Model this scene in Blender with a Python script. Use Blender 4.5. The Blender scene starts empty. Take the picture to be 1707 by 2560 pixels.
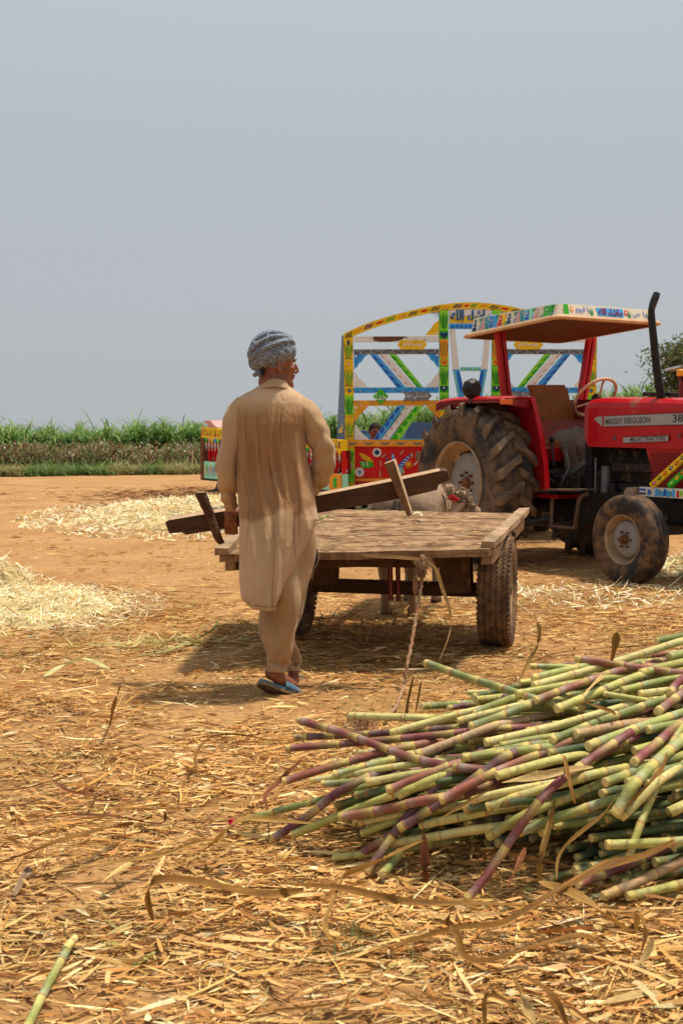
import bpy, math, random
import numpy as np
from mathutils import Vector, Matrix, noise as mnoise

scene = bpy.context.scene
C = scene.collection
rad = math.radians
random.seed(7)
rng = np.random.default_rng(7)

# ---------------------------------------------------------------- camera
CAMH = 1.29
FPX = 2800.0
PITCH = math.atan(185 / FPX)
cam_d = bpy.data.cameras.new("camera")
cam_d.sensor_fit = 'VERTICAL'
cam_d.sensor_height = 36.0
cam_d.sensor_width = 24.0
cam_d.lens = FPX / 2560 * 36
cam_d.clip_start = 0.05
cam_d.clip_end = 3000
cam_d.dof.use_dof = True
cam_d.dof.focus_distance = 5.0
cam_d.dof.aperture_fstop = 7.0
cam = bpy.data.objects.new("camera", cam_d)
cam.location = (0, 0, CAMH)
cam.rotation_euler = (math.pi / 2 - PITCH, 0, 0)
C.objects.link(cam)
scene.camera = cam

# ---------------------------------------------------------------- sky and sun
SUN = Vector((0.31, 0.13, 0.95)).normalized()      # towards the sun
world = bpy.data.worlds.new("World")
scene.world = world
world.use_nodes = True
wn = world.node_tree.nodes; wl = world.node_tree.links
wn.clear()
wo = wn.new('ShaderNodeOutputWorld')
bg = wn.new('ShaderNodeBackground')
sky = wn.new('ShaderNodeTexSky')
sky.sky_type = 'NISHITA'
sky.sun_disc = False
sky.sun_elevation = math.asin(SUN.z)
sky.sun_rotation = math.atan2(SUN.x, SUN.y)
sky.dust_density = 6.0
sky.air_density = 1.3
sky.ozone_density = 1.5
# a hazy, almost even grey-blue sky: the clear sky is mixed with an even veil of haze
tc = wn.new('ShaderNodeTexCoord')
sep = wn.new('ShaderNodeSeparateXYZ')
ramp = wn.new('ShaderNodeValToRGB')
ramp.color_ramp.elements[0].position = 0.0
ramp.color_ramp.elements[0].color = (4.95, 5.25, 5.45, 1)
ramp.color_ramp.elements[1].position = 0.6
ramp.color_ramp.elements[1].color = (6.2, 6.8, 7.45, 1)
e = ramp.color_ramp.elements.new(0.22); e.color = (4.85, 5.25, 5.65, 1)
wl.new(tc.outputs['Generated'], sep.inputs[0])
wl.new(sep.outputs['Z'], ramp.inputs[0])
mixc = wn.new('ShaderNodeMix'); mixc.data_type = 'RGBA'
mixc.inputs[0].default_value = 0.90
wl.new(sky.outputs[0], mixc.inputs[6])
wl.new(ramp.outputs[0], mixc.inputs[7])
wl.new(mixc.outputs[2], bg.inputs[0])
bg.inputs[1].default_value = 0.10
wl.new(bg.outputs[0], wo.inputs[0])

sd = bpy.data.lights.new("sun", 'SUN')
sd.energy = 4.8
sd.angle = rad(5)
sd.color = (1.0, 0.92, 0.79)
so = bpy.data.objects.new("sun", sd)
so.rotation_euler = (-SUN).to_track_quat('-Z', 'Y').to_euler()
so.location = (4, 2, 12)
C.objects.link(so)

scene.view_settings.view_transform = 'Standard'
scene.view_settings.look = 'None'
scene.view_settings.exposure = 0.0
scene.view_settings.gamma = 1.0
scene.view_settings.use_curve_mapping = False
scene.render.engine = 'CYCLES'
scene.cycles.max_bounces = 6
scene.cycles.diffuse_bounces = 3
scene.cycles.transparent_max_bounces = 6

# ---------------------------------------------------------------- measuring helpers
_ct, _st = math.cos(PITCH), math.sin(PITCH)
CAMV = Vector((0, 0, CAMH))
def ray(px, py):
    a = px - 853.5; b = 1280 - py
    return Vector((a, b * _st + FPX * _ct, b * _ct - FPX * _st))
def P(px, py, Y):
    d = ray(px, py); return CAMV + d * (Y / d.y)
def G(px, py, z=0.0):
    d = ray(px, py); return CAMV + d * ((z - CAMH) / d.z)
def RP(px, py, pt, n):
    d = ray(px, py); return CAMV + d * ((Vector(pt) - CAMV).dot(n) / d.dot(n))
def lerp(a, b, t): return a + (b - a) * t
def interp(x, xs, ys): return float(np.interp(x, xs, ys))
def smooth(a, b, x):
    t = max(0.0, min(1.0, (x - a) / (b - a))); return t * t * (3 - 2 * t)

# ---------------------------------------------------------------- materials
_mats = {}
def mat(name, col, rough=0.6, metal=0.0, var=0.15, scale=9.0, bump=0.0, bscale=60.0,
        dirt=None, damt=0.0, dscale=4.0, spec=0.22, stretch=None, attr=None, coat=0.0, trans=0.0, det=6.0):
    if name in _mats: return _mats[name]
    m = bpy.data.materials.new(name); m.use_nodes = True
    nt = m.node_tree; N = nt.nodes; L = nt.links
    b = N['Principled BSDF']
    b.inputs['Roughness'].default_value = rough
    b.inputs['Metallic'].default_value = metal
    b.inputs['Specular IOR Level'].default_value = spec
    if coat: b.inputs['Coat Weight'].default_value = coat; b.inputs['Coat Roughness'].default_value = 0.25
    t = N.new('ShaderNodeTexCoord')
    src = t.outputs['Object']
    if stretch:
        mp = N.new('ShaderNodeMapping'); mp.inputs['Scale'].default_value = stretch
        L.new(src, mp.inputs[0]); src = mp.outputs[0]
    n1 = N.new('ShaderNodeTexNoise'); n1.inputs['Scale'].default_value = scale
    n1.inputs['Detail'].default_value = det; n1.inputs['Roughness'].default_value = 0.65
    L.new(src, n1.inputs['Vector'])
    mr = N.new('ShaderNodeMapRange'); mr.inputs[1].default_value = 0.25; mr.inputs[2].default_value = 0.75
    mr.inputs[3].default_value = 1 - var; mr.inputs[4].default_value = 1 + var
    L.new(n1.outputs[0], mr.inputs[0])
    mul = N.new('ShaderNodeVectorMath'); mul.operation = 'SCALE'
    if attr:
        at = N.new('ShaderNodeAttribute'); at.attribute_name = attr
        L.new(at.outputs['Color'], mul.inputs[0])
    else:
        mul.inputs[0].default_value = col[:3]
    L.new(mr.outputs[0], mul.inputs['Scale'])
    out = mul.outputs[0]
    if dirt:
        n2 = N.new('ShaderNodeTexNoise'); n2.inputs['Scale'].default_value = dscale
        n2.inputs['Detail'].default_value = 8; n2.inputs['Roughness'].default_value = 0.7
        L.new(t.outputs['Object'], n2.inputs['Vector'])
        r2 = N.new('ShaderNodeMapRange'); r2.inputs[1].default_value = 0.62 - damt * 0.4; r2.inputs[2].default_value = 0.72 - damt * 0.2
        L.new(n2.outputs[0], r2.inputs[0])
        mx = N.new('ShaderNodeMix'); mx.data_type = 'RGBA'
        L.new(r2.outputs[0], mx.inputs[0]); L.new(out, mx.inputs[6])
        mx.inputs[7].default_value = (*dirt, 1); out = mx.outputs[2]
    L.new(out, b.inputs['Base Color'])
    if bump:
        n3 = N.new('ShaderNodeTexNoise'); n3.inputs['Scale'].default_value = bscale; n3.inputs['Detail'].default_value = 5
        L.new(src, n3.inputs['Vector'])
        bp = N.new('ShaderNodeBump'); bp.inputs['Strength'].default_value = bump; bp.inputs['Distance'].default_value = 0.01
        L.new(n3.outputs[0], bp.inputs['Height']); L.new(bp.outputs[0], b.inputs['Normal'])
    if trans:
        tb = N.new('ShaderNodeBsdfTranslucent'); L.new(out, tb.inputs[0])
        ms = N.new('ShaderNodeMixShader'); ms.inputs[0].default_value = trans
        L.new(b.outputs[0], ms.inputs[1]); L.new(tb.outputs[0], ms.inputs[2])
        L.new(ms.outputs[0], N['Material Output'].inputs[0])
    _mats[name] = m
    return m

DUST = (0.30, 0.17, 0.08)
mat('wood_grey', (0.36, 0.235, 0.135), 0.85, var=0.45, scale=5, bump=0.9, bscale=20, stretch=(1, 1, 1), dirt=(0.14, 0.075, 0.035), damt=0.25, dscale=7)
mat('wood_planks', (0.36, 0.215, 0.11), 0.88, var=0.45, scale=9, bump=.7, bscale=26, stretch=(0.18, 6, 6), dirt=(0.14, 0.068, 0.028), damt=0.5, dscale=8)
mat('wood_dark', (0.085, 0.036, 0.014), 0.7, var=0.4, scale=6, bump=0.6, bscale=25, stretch=(0.6, 3, 6), dirt=(0.05, 0.022, 0.01), damt=0.3, dscale=9)  # the yoke's unlit front is shade painted in as a deeper brown
mat('wood_lit', (0.44, 0.29, 0.17), 0.85, var=0.3, scale=20, bump=0.6, bscale=50)  # sunlit upper faces of the yoke painted as lighter wood
mat('wood_frame', (0.075, 0.036, 0.016), 0.8, var=0.4, scale=8, bump=0.5, bscale=30, dirt=DUST, damt=0.1)
mat('tyre_cart', (0.085, 0.050, 0.030), 0.9, var=0.35, scale=9, bump=0.5, bscale=70, dirt=(0.26, 0.15, 0.075), damt=0.45, dscale=6)
mat('tyre_tractor', (0.042, 0.036, 0.033), 0.85, var=0.4, scale=7, bump=0.5, bscale=50, dirt=(0.17, 0.105, 0.058), damt=0.52, dscale=3.5)
mat('tyre_lug', (0.055, 0.040, 0.030), 0.85, var=0.4, scale=8, bump=0.5, bscale=40, dirt=(0.20, 0.125, 0.07), damt=0.55, dscale=4)
mat('rim_grey', (0.24, 0.235, 0.225), 0.55, var=0.15, scale=6, dirt=(0.30, 0.19, 0.10), damt=0.25, dscale=5)
mat('rim_muddy', (0.30, 0.19, 0.11), 0.75, var=0.25, scale=6, dirt=(0.42, 0.29, 0.17), damt=0.35, dscale=6)
mat('rust', (0.16, 0.065, 0.03), 0.9, var=0.4, scale=20, bump=0.4)
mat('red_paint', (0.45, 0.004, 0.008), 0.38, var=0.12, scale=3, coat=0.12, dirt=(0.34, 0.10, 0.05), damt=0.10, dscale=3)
mat('red_shaded', (0.22, 0.003, 0.006), 0.38, var=0.12, scale=3, coat=0.25, dirt=(0.22, 0.05, 0.03), damt=0.15, dscale=3)  # tractor red with the shade on the fender plates painted into the colour
mat('black_metal', (0.016, 0.014, 0.014), 0.5, var=0.3, scale=8, dirt=(0.10, 0.06, 0.035), damt=0.15)
mat('engine', (0.025, 0.019, 0.016), 0.65, metal=0.2, var=0.5, scale=12, bump=0.5, bscale=30, dirt=(0.15, 0.085, 0.045), damt=0.25, dscale=9)
mat('grey_metal', (0.13, 0.13, 0.135), 0.5, metal=0.4, var=0.3, scale=10, dirt=(0.15, 0.09, 0.05), damt=0.2)
mat('step_metal', (0.12, 0.08, 0.06), 0.6, metal=0.3, var=0.3, dirt=(0.25, 0.15, 0.09), damt=0.35)
mat('decal_grey', (0.34, 0.32, 0.31), 0.5, var=0.08)
mat('decal_black', (0.03, 0.03, 0.03), 0.5, var=0.05)
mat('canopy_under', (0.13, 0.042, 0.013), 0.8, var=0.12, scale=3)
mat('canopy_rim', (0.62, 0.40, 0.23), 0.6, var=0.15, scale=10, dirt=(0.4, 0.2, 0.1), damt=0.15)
mat('cream', (0.74, 0.66, 0.50), 0.6, var=0.08, scale=6, dirt=(0.45, 0.28, 0.18), damt=0.08, dscale=8)
mat('orange_glass', (0.8, 0.16, 0.03), 0.3)
mat('seat_brown', (0.30, 0.095, 0.025), 0.6, var=0.25, scale=6, dirt=(0.16, 0.06, 0.03), damt=0.2)
mat('p_yellow', (0.88, 0.55, 0.010), 0.5, var=0.14, scale=10, dirt=(0.42, 0.22, 0.06), damt=0.18, dscale=12)
mat('p_orange', (0.83, 0.33, 0.02), 0.5, var=0.12, scale=10, dirt=(0.4, 0.2, 0.08), damt=0.15, dscale=12)
mat('p_green', (0.03, 0.42, 0.015), 0.5, var=0.15, scale=10)
mat('p_lime', (0.26, 0.72, 0.02), 0.5, var=0.12, scale=10, dirt=(0.25, 0.3, 0.08), damt=0.1, dscale=12)
mat('p_dgreen', (0.015, 0.11, 0.03), 0.5, var=0.1)
mat('p_blue', (0.02, 0.13, 0.55), 0.5, var=0.12, scale=10)
mat('p_sky', (0.05, 0.38, 0.80), 0.5, var=0.12, scale=10, dirt=(0.25, 0.35, 0.45), damt=0.12, dscale=12)
mat('p_navy', (0.015, 0.03, 0.13), 0.5, var=0.1)
mat('p_teal', (0.08, 0.33, 0.42), 0.5, var=0.15, scale=10)
mat('p_steel', (0.08, 0.16, 0.27), 0.5, var=0.2, scale=8, dirt=(0.2, 0.15, 0.1), damt=0.15, dscale=9)
mat('p_mint', (0.35, 0.78, 0.58), 0.5, var=0.1)
mat('p_white', (0.80, 0.76, 0.70), 0.55, var=0.07, scale=8, dirt=(0.50, 0.26, 0.18), damt=0.12, dscale=10)
mat('p_pink', (0.66, 0.30, 0.27), 0.55, var=0.1)
mat('p_red', (0.62, 0.012, 0.010), 0.5, var=0.15, scale=10)
mat('p_grey', (0.20, 0.20, 0.21), 0.5, var=0.15, scale=10)
mat('p_black', (0.015, 0.015, 0.018), 0.5, var=0.1)
mat('p_maroon', (0.16, 0.01, 0.012), 0.6, var=0.2)

# ---------------------------------------------------------------- mesh builder
class MB:
    def __init__(s): s.v = []; s.f = []; s.m = []; s.mats = []; s.sm = []
    def mi(s, m):
        if isinstance(m, str): m = _mats[m]
        if m not in s.mats: s.mats.append(m)
        return s.mats.index(m)
    def add(s, vs, fs, m, sm=False):
        o = len(s.v); k = s.mi(m)
        s.v += [tuple(v) for v in vs]
        s.f += [tuple(i + o for i in f) for f in fs]
        s.m += [k] * len(fs); s.sm += [sm] * len(fs)
    def box(s, c, size, m, rot=None, jit=0.0):
        """box of full size about centre c; rot is a 3x3 or euler tuple"""
        R = rot if isinstance(rot, Matrix) else (Matrix.Identity(3) if rot is None else
            (Matrix.Rotation(rot[2], 3, 'Z') @ Matrix.Rotation(rot[1], 3, 'Y') @ Matrix.Rotation(rot[0], 3, 'X')))
        c = Vector(c); vs = []
        b = min(size) * 0.12
        hx, hy, hz = [q / 2 for q in size]
        # chamfered box (24 vertices)
        for sx in (-1, 1):
            for sy in (-1, 1):
                for sz in (-1, 1):
                    for a in range(3):
                        p = [sx * hx, sy * hy, sz * hz]
                        for k in range(3):
                            if k != a: p[k] -= (1 if p[k] > 0 else -1) * b
                        q = Vector(p)
                        if jit: q += Vector((random.uniform(-jit, jit), random.uniform(-jit, jit), random.uniform(-jit, jit)))
                        vs.append(c + R @ q)
        def I(sx, sy, sz, a): return (((sx > 0) * 2 + (sy > 0)) * 2 + (sz > 0)) * 3 + a
        fs = []
        S = (-1, 1)
        for x in S: fs.append([I(x, -1, -1, 0), I(x, 1, -1, 0), I(x, 1, 1, 0), I(x, -1, 1, 0)][::x])
        for y in S: fs.append([I(-1, y, -1, 1), I(-1, y, 1, 1), I(1, y, 1, 1), I(1, y, -1, 1)][::y])
        for z in S: fs.append([I(-1, -1, z, 2), I(1, -1, z, 2), I(1, 1, z, 2), I(-1, 1, z, 2)][::z])
        for x in S:
            for y in S: fs.append([I(x, y, -1, 0), I(x, y, -1, 1), I(x, y, 1, 1), I(x, y, 1, 0)][::x * y])
        for x in S:
            for z in S: fs.append([I(x, -1, z, 0), I(x, 1, z, 0), I(x, 1, z, 2), I(x, -1, z, 2)][::x * z])
        for y in S:
            for z in S: fs.append([I(-1, y, z, 1), I(-1, y, z, 2), I(1, y, z, 2), I(1, y, z, 1)][::y * z])
        for x in S:
            for y in S:
                for z in S: fs.append([I(x, y, z, 0), I(x, y, z, 1), I(x, y, z, 2)][::x * y * z])
        s.add(vs, fs, m)
    def bar(s, a, b, w, h, m, up=(0, 0, 1), jit=0.0):
        """box bar from a to b, w across, h along up"""
        a = Vector(a); b = Vector(b); d = b - a; L = d.length; x = d.normalized()
        u = Vector(up); y = u.cross(x).normalized(); z = x.cross(y)
        R = Matrix((x, y, z)).transposed()
        s.box((a + b) / 2, (L, w, h), m, R, jit)
    def prism(s, poly, depth, m, mside=None):
        """poly: list of 3D points of one flat face, depth: Vector of extrusion"""
        n = len(poly); poly = [Vector(p) for p in poly]; d = Vector(depth)
        vs = poly + [p + d for p in poly]
        s.add(vs, [tuple(range(n))], m); 
        s.add(vs, [tuple(range(2 * n - 1, n - 1, -1))], m)
        s.add(vs, [(i, i + n, (i + 1) % n + n, (i + 1) % n) for i in range(n)], mside or m)
    def tube(s, pts, r, m, n=8, cap=True, sm=True, flat=None):
        pts = [Vector(p) for p in pts]
        if not hasattr(r, '__len__'): r = [r] * len(pts)
        vs = []; prev = None
        for i, p in enumerate(pts):
            t = (pts[min(i + 1, len(pts) - 1)] - pts[max(i - 1, 0)])
            t = t.normalized() if t.length > 1e-9 else Vector((0, 0, 1))
            if prev is None:
                a = Vector((0, 0, 1)) if abs(t.z) < 0.9 else Vector((1, 0, 0))
                u = t.cross(a).normalized()
            else:
                u = (prev - t * prev.dot(t)).normalized()
            prev = u; w = t.cross(u)
            ri = r[i]
            ra, rb = (ri if hasattr(ri, '__len__') else (ri, ri))
            for k in range(n):
                an = 2 * math.pi * k / n
                vs.append(p + u * (math.cos(an) * ra) + w * (math.sin(an) * rb))
        fs = []
        for i in range(len(pts) - 1):
            for k in range(n):
                fs.append((i * n + k, i * n + (k + 1) % n, (i + 1) * n + (k + 1) % n, (i + 1) * n + k))
        s.add(vs, fs, m, sm)
        if cap:
            s.add(vs[:n], [tuple(range(n - 1, -1, -1))], m)
            s.add(vs[-n:], [tuple(range(n))], m)
    def lathe(s, prof, c, axis, m, n=32, sm=True, closed=False):
        """prof: (radius, offset along axis) points turned round axis at c"""
        c = Vector(c); ax = Vector(axis).normalized()
        a = Vector((0, 0, 1)) if abs(ax.z) < 0.9 else Vector((1, 0, 0))
        u = ax.cross(a).normalized(); w = ax.cross(u)
        vs = []
        for k in range(n):
            an = 2 * math.pi * k / n; d = u * math.cos(an) + w * math.sin(an)
            for (r, o) in prof: vs.append(c + d * r + ax * o)
        q = len(prof); fs = []
        for k in range(n):
            k2 = (k + 1) % n
            for i in range(q - 1 + (1 if closed else 0)):
                i2 = (i + 1) % q
                fs.append((k * q + i, k * q + i2, k2 * q + i2, k2 * q + i))
        s.add(vs, fs, m, sm)
    def ell(s, c, r, m, nu=16, nv=10, rot=None, sm=True):
        c = Vector(c); vs = []; R = rot or Matrix.Identity(3)
        if not hasattr(r, '__len__'): r = (r, r, r)
        for j in range(nv + 1):
            th = math.pi * j / nv
            for i in range(nu):
                ph = 2 * math.pi * i / nu
                vs.append(c + R @ Vector((r[0] * math.sin(th) * math.cos(ph), r[1] * math.sin(th) * math.sin(ph), r[2] * math.cos(th))))
        fs = [(j * nu + i, (j + 1) * nu + i, (j + 1) * nu + (i + 1) % nu, j * nu + (i + 1) % nu) for j in range(nv) for i in range(nu)]
        s.add(vs, fs, m, sm)
    def grid(s, fn, nu, nv, m, sm=True, wrap=False):
        vs = [fn(i / (nu if wrap else nu - 1), j / (nv - 1)) for j in range(nv) for i in range(nu)]
        fs = []
        for j in range(nv - 1):
            for i in range(nu if wrap else nu - 1):
                i2 = (i + 1) % nu
                fs.append((j * nu + i, j * nu + i2, (j + 1) * nu + i2, (j + 1) * nu + i))
        s.add(vs, fs, m, sm)
    def build(s, name, parent=None, local=False):
        me = bpy.data.meshes.new(name)
        vs = s.v
        if parent is not None and not local:
            inv = WM[parent.name].inverted()
            vs = [tuple(inv @ Vector(v)) for v in vs]
        me.from_pydata(vs, [], s.f)
        for m in s.mats: me.materials.append(m)
        me.polygons.foreach_set('material_index', s.m)
        me.polygons.foreach_set('use_smooth', s.sm)
        me.validate(); me.update()
        o = bpy.data.objects.new(name, me); C.objects.link(o)
        if parent is not None:
            o.parent = parent; WM[o.name] = WM[parent.name]
        else: WM[o.name] = Matrix.Identity(4)
        return o
WM = {}
def recentre(o):
    """put a top-level mesh's origin at its base"""
    me = o.data; n = len(me.vertices); co = np.empty(n * 3, np.float32); me.vertices.foreach_get('co', co); co = co.reshape(-1, 3)
    b = np.array([(co[:, 0].min() + co[:, 0].max()) / 2, (co[:, 1].min() + co[:, 1].max()) / 2, co[:, 2].min()])
    co -= b; me.vertices.foreach_set('co', co.ravel()); me.update()
    o.location = b; WM[o.name] = Matrix.Translation(Vector(b))
def tag(o, label, cat, group=None, kind=None):
    if label: o['label'] = label
    if cat: o['category'] = cat
    if group: o['group'] = group
    if kind: o['kind'] = kind
    return o
def thing(name, loc, label, cat, rz=0.0, group=None):
    o = bpy.data.objects.new(name, None); C.objects.link(o)
    o.empty_display_size = 0.1
    o.location = loc; o.rotation_euler = (0, 0, rz)
    WM[o.name] = Matrix.Translation(Vector(loc)) @ Matrix.Rotation(rz, 4, 'Z')
    tag(o, label, cat, group); return o
def sub(o, lv=1):
    m = o.modifiers.new('smooth', 'SUBSURF'); m.levels = lv; m.render_levels = lv
def fuse(o, voxel, it=6, fac=0.5):
    m = o.modifiers.new('fuse', 'REMESH'); m.mode = 'VOXEL'; m.voxel_size = voxel; m.use_smooth_shade = True
    k = o.modifiers.new('relax', 'SMOOTH'); k.factor = fac; k.iterations = it

# writing: presentation forms set left to right in drawing order
_text = {}
def text_geo(txt, bold=False):
    key = (txt, bold)
    if key in _text: return _text[key]
    cu = bpy.data.curves.new('t', 'FONT'); cu.body = txt; cu.size = 1; cu.resolution_u = 3
    if bold: cu.offset = 0.010
    ob = bpy.data.objects.new('t', cu); C.objects.link(ob)
    bpy.context.view_layer.update()
    me = bpy.data.meshes.new_from_object(ob.evaluated_get(bpy.context.evaluated_depsgraph_get()))
    vs = [v.co.copy() for v in me.vertices]; fs = [tuple(p.vertices) for p in me.polygons]
    bpy.data.objects.remove(ob); bpy.data.curves.remove(cu); bpy.data.meshes.remove(me)
    x0 = min(v.x for v in vs); x1 = max(v.x for v in vs); y0 = min(v.y for v in vs); y1 = max(v.y for v in vs)
    vs = [((v.x - x0) / (x1 - x0), (v.y - y0) / (y1 - y0)) for v in vs]
    _text[key] = (vs, fs); return _text[key]
def write(mb, txt, o, ux, uy, m, bold=False):
    """fit txt in the box o + a*ux + b*uy"""
    vs, fs = text_geo(txt, bold); o = Vector(o); ux = Vector(ux); uy = Vector(uy)
    mb.add([o + ux * a + uy * b for a, b in vs], fs, m)
# contextual shaping table: isolated, final, initial, medial
_AR = {'ا': (0xFE8D, 0xFE8E, None, None), 'ل': (0xFEDD, 0xFEDE, 0xFEDF, 0xFEE0), 'م': (0xFEE1, 0xFEE2, 0xFEE3, 0xFEE4),
       'ش': (0xFEB5, 0xFEB6, 0xFEB7, 0xFEB8), 'س': (0xFEB1, 0xFEB2, 0xFEB3, 0xFEB4), 'ه': (0xFEE9, 0xFEEA, 0xFEEB, 0xFEEC),
       'ي': (0xFEF1, 0xFEF2, 0xFEF3, 0xFEF4), 'ق': (0xFED5, 0xFED6, 0xFED7, 0xFED8), 'و': (0xFEED, 0xFEEE, None, None),
       'ح': (0xFEA1, 0xFEA2, 0xFEA3, 0xFEA4), 'خ': (0xFEA5, 0xFEA6, 0xFEA7, 0xFEA8), 'د': (0xFEA9, 0xFEAA, None, None),
       'ج': (0xFE9D, 0xFE9E, 0xFE9F, 0xFEA0), 'ن': (0xFEE5, 0xFEE6, 0xFEE7, 0xFEE8), 'ت': (0xFE95, 0xFE96, 0xFE97, 0xFE98),
       'ك': (0xFED9, 0xFEDA, 0xFEDB, 0xFEDC), 'ء': (0xFE80, None, None, None)}
def shape_ar(s):
    out = []
    for i, c in enumerate(s):
        if c not in _AR: out.append(c); continue
        f = _AR[c]
        pv = i > 0 and s[i - 1] in _AR and _AR[s[i - 1]][2] is not None
        nx = i + 1 < len(s) and s[i + 1] in _AR and _AR[s[i + 1]][1] is not None and f[2] is not None
        k = 3 if (pv and nx) else 1 if pv else 2 if nx else 0
        out.append(chr(f[k] if f[k] else f[0]))
    return ''.join(out[::-1])
# ================================================================= ground
def gz(x, y):
    """gentle unevenness of the earth"""
    return 0.010 * np.sin(1.7 * x + 0.6 * y) * np.cos(1.1 * y - 0.4 * x) + 0.006 * np.sin(4.3 * x + 1.3) * np.sin(3.7 * y)

def np_mesh(name, co, quads, mats, col=None, smooth=False, mi=None):
    me = bpy.data.meshes.new(name)
    nv, nq = len(co), len(quads)
    me.vertices.add(nv); me.vertices.foreach_set('co', np.ascontiguousarray(co, np.float32).ravel())
    me.loops.add(nq * 4); me.loops.foreach_set('vertex_index', np.ascontiguousarray(quads, np.int32).ravel())
    me.polygons.add(nq); me.polygons.foreach_set('loop_start', np.arange(0, nq * 4, 4, dtype=np.int32))
    for m in mats: me.materials.append(m)
    if mi is not None: me.polygons.foreach_set('material_index', mi.astype(np.int32))
    me.polygons.foreach_set('use_smooth', np.full(nq, smooth))
    me.update(calc_edges=True)
    if col is not None:
        a = me.color_attributes.new('tint', 'FLOAT_COLOR', 'POINT')
        c4 = np.ones((nv, 4), np.float32); c4[:, :3] = col; a.data.foreach_set('color', c4.ravel())
    o = bpy.data.objects.new(name, me); C.objects.link(o); WM[o.name] = Matrix.Identity(4)
    return o

# soil material
soil = bpy.data.materials.new('soil'); soil.use_nodes = True
nt = soil.node_tree; N = nt.nodes; L = nt.links; B = N['Principled BSDF']
B.inputs['Roughness'].default_value = 0.95; B.inputs['Specular IOR Level'].default_value = 0.15
t = N.new('ShaderNodeTexCoord')
def nz(scale, det=6, rough=0.6, st=None):
    n = N.new('ShaderNodeTexNoise'); n.inputs['Scale'].default_value = scale; n.inputs['Detail'].default_value = det
    n.inputs['Roughness'].default_value = rough
    if st:
        mp = N.new('ShaderNodeMapping'); mp.inputs['Scale'].default_value = st; L.new(t.outputs['Object'], mp.inputs[0]); L.new(mp.outputs[0], n.inputs[0])
    else: L.new(t.outputs['Object'], n.inputs[0])
    return n
def rmp(n, stops):
    r = N.new('ShaderNodeValToRGB'); el = r.color_ramp.elements
    el[0].position = stops[0][0]; el[0].color = (*stops[0][1], 1); el[1].position = stops[-1][0]; el[1].color = (*stops[-1][1], 1)
    for p, c in stops[1:-1]: q = el.new(p); q.color = (*c, 1)
    L.new(n.outputs[0], r.inputs[0]); return r
r1 = rmp(nz(0.8, 8), [(0.3, (0.36, 0.178, 0.060)), (0.5, (0.45, 0.246, 0.096)), (0.72, (0.53, 0.305, 0.130))])
r2 = rmp(nz(28, 8, 0.7), [(0.35, (0.42, 0.38, 0.33)), (0.55, (1, 1, 1)), (0.75, (1.25, 1.2, 1.1))])
mx = N.new('ShaderNodeMix'); mx.data_type = 'RGBA'; mx.blend_type = 'MULTIPLY'; mx.inputs[0].default_value = 0.7
L.new(r1.outputs[0], mx.inputs[6]); L.new(r2.outputs[0], mx.inputs[7])
# short brown crumbs of old leaf trodden into the earth
r3 = rmp(nz(9, 8, 0.75, (0.6, 2.2, 1)), [(0.54, (0, 0, 0)), (0.62, (1, 1, 1))])
mx2 = N.new('ShaderNodeMix'); mx2.data_type = 'RGBA'; mx2.inputs[7].default_value = (0.22, 0.105, 0.038, 1)
mm = N.new('ShaderNodeMath'); mm.operation = 'MULTIPLY'; mm.inputs[1].default_value = 0.5
L.new(r3.outputs[0], mm.inputs[0]); L.new(mm.outputs[0], mx2.inputs[0]); L.new(mx.outputs[2], mx2.inputs[6])
L.new(mx2.outputs[2], B.inputs['Base Color'])
bp = N.new('ShaderNodeBump'); bp.inputs['Strength'].default_value = 0.8; bp.inputs['Distance'].default_value = 0.02
nb = nz(22, 10, 0.7); L.new(nb.outputs[0], bp.inputs['Height']); L.new(bp.outputs[0], B.inputs['Normal'])

def sp(n, lo, hi, mid, k):
    u = np.linspace(-1, 1, n); s = np.sinh(u * k) / math.sinh(k)
    return np.where(s < 0, mid + s * (mid - lo), mid + s * (hi - mid))
gx = sp(241, -500, 500, 0, 6.0); gy = sp(241, -60, 900, 6, 6.0)
X, Y = np.meshgrid(gx, gy)
fade = np.exp(-((X / 25) ** 2 + ((Y - 10) / 25) ** 2))
# a low bank along the far edge of the yard
Z = gz(X, Y) * fade
co = np.stack([X, Y, Z], -1).reshape(-1, 3)
i = np.arange(240); ii, jj = np.meshgrid(i, i); b0 = (jj * 241 + ii).ravel()
ground = np_mesh('ground', co, np.stack([b0, b0 + 1, b0 + 242, b0 + 241], -1), [soil], smooth=True)
tag(ground, 'dry orange-brown earth of the yard', None, kind='structure')

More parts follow.
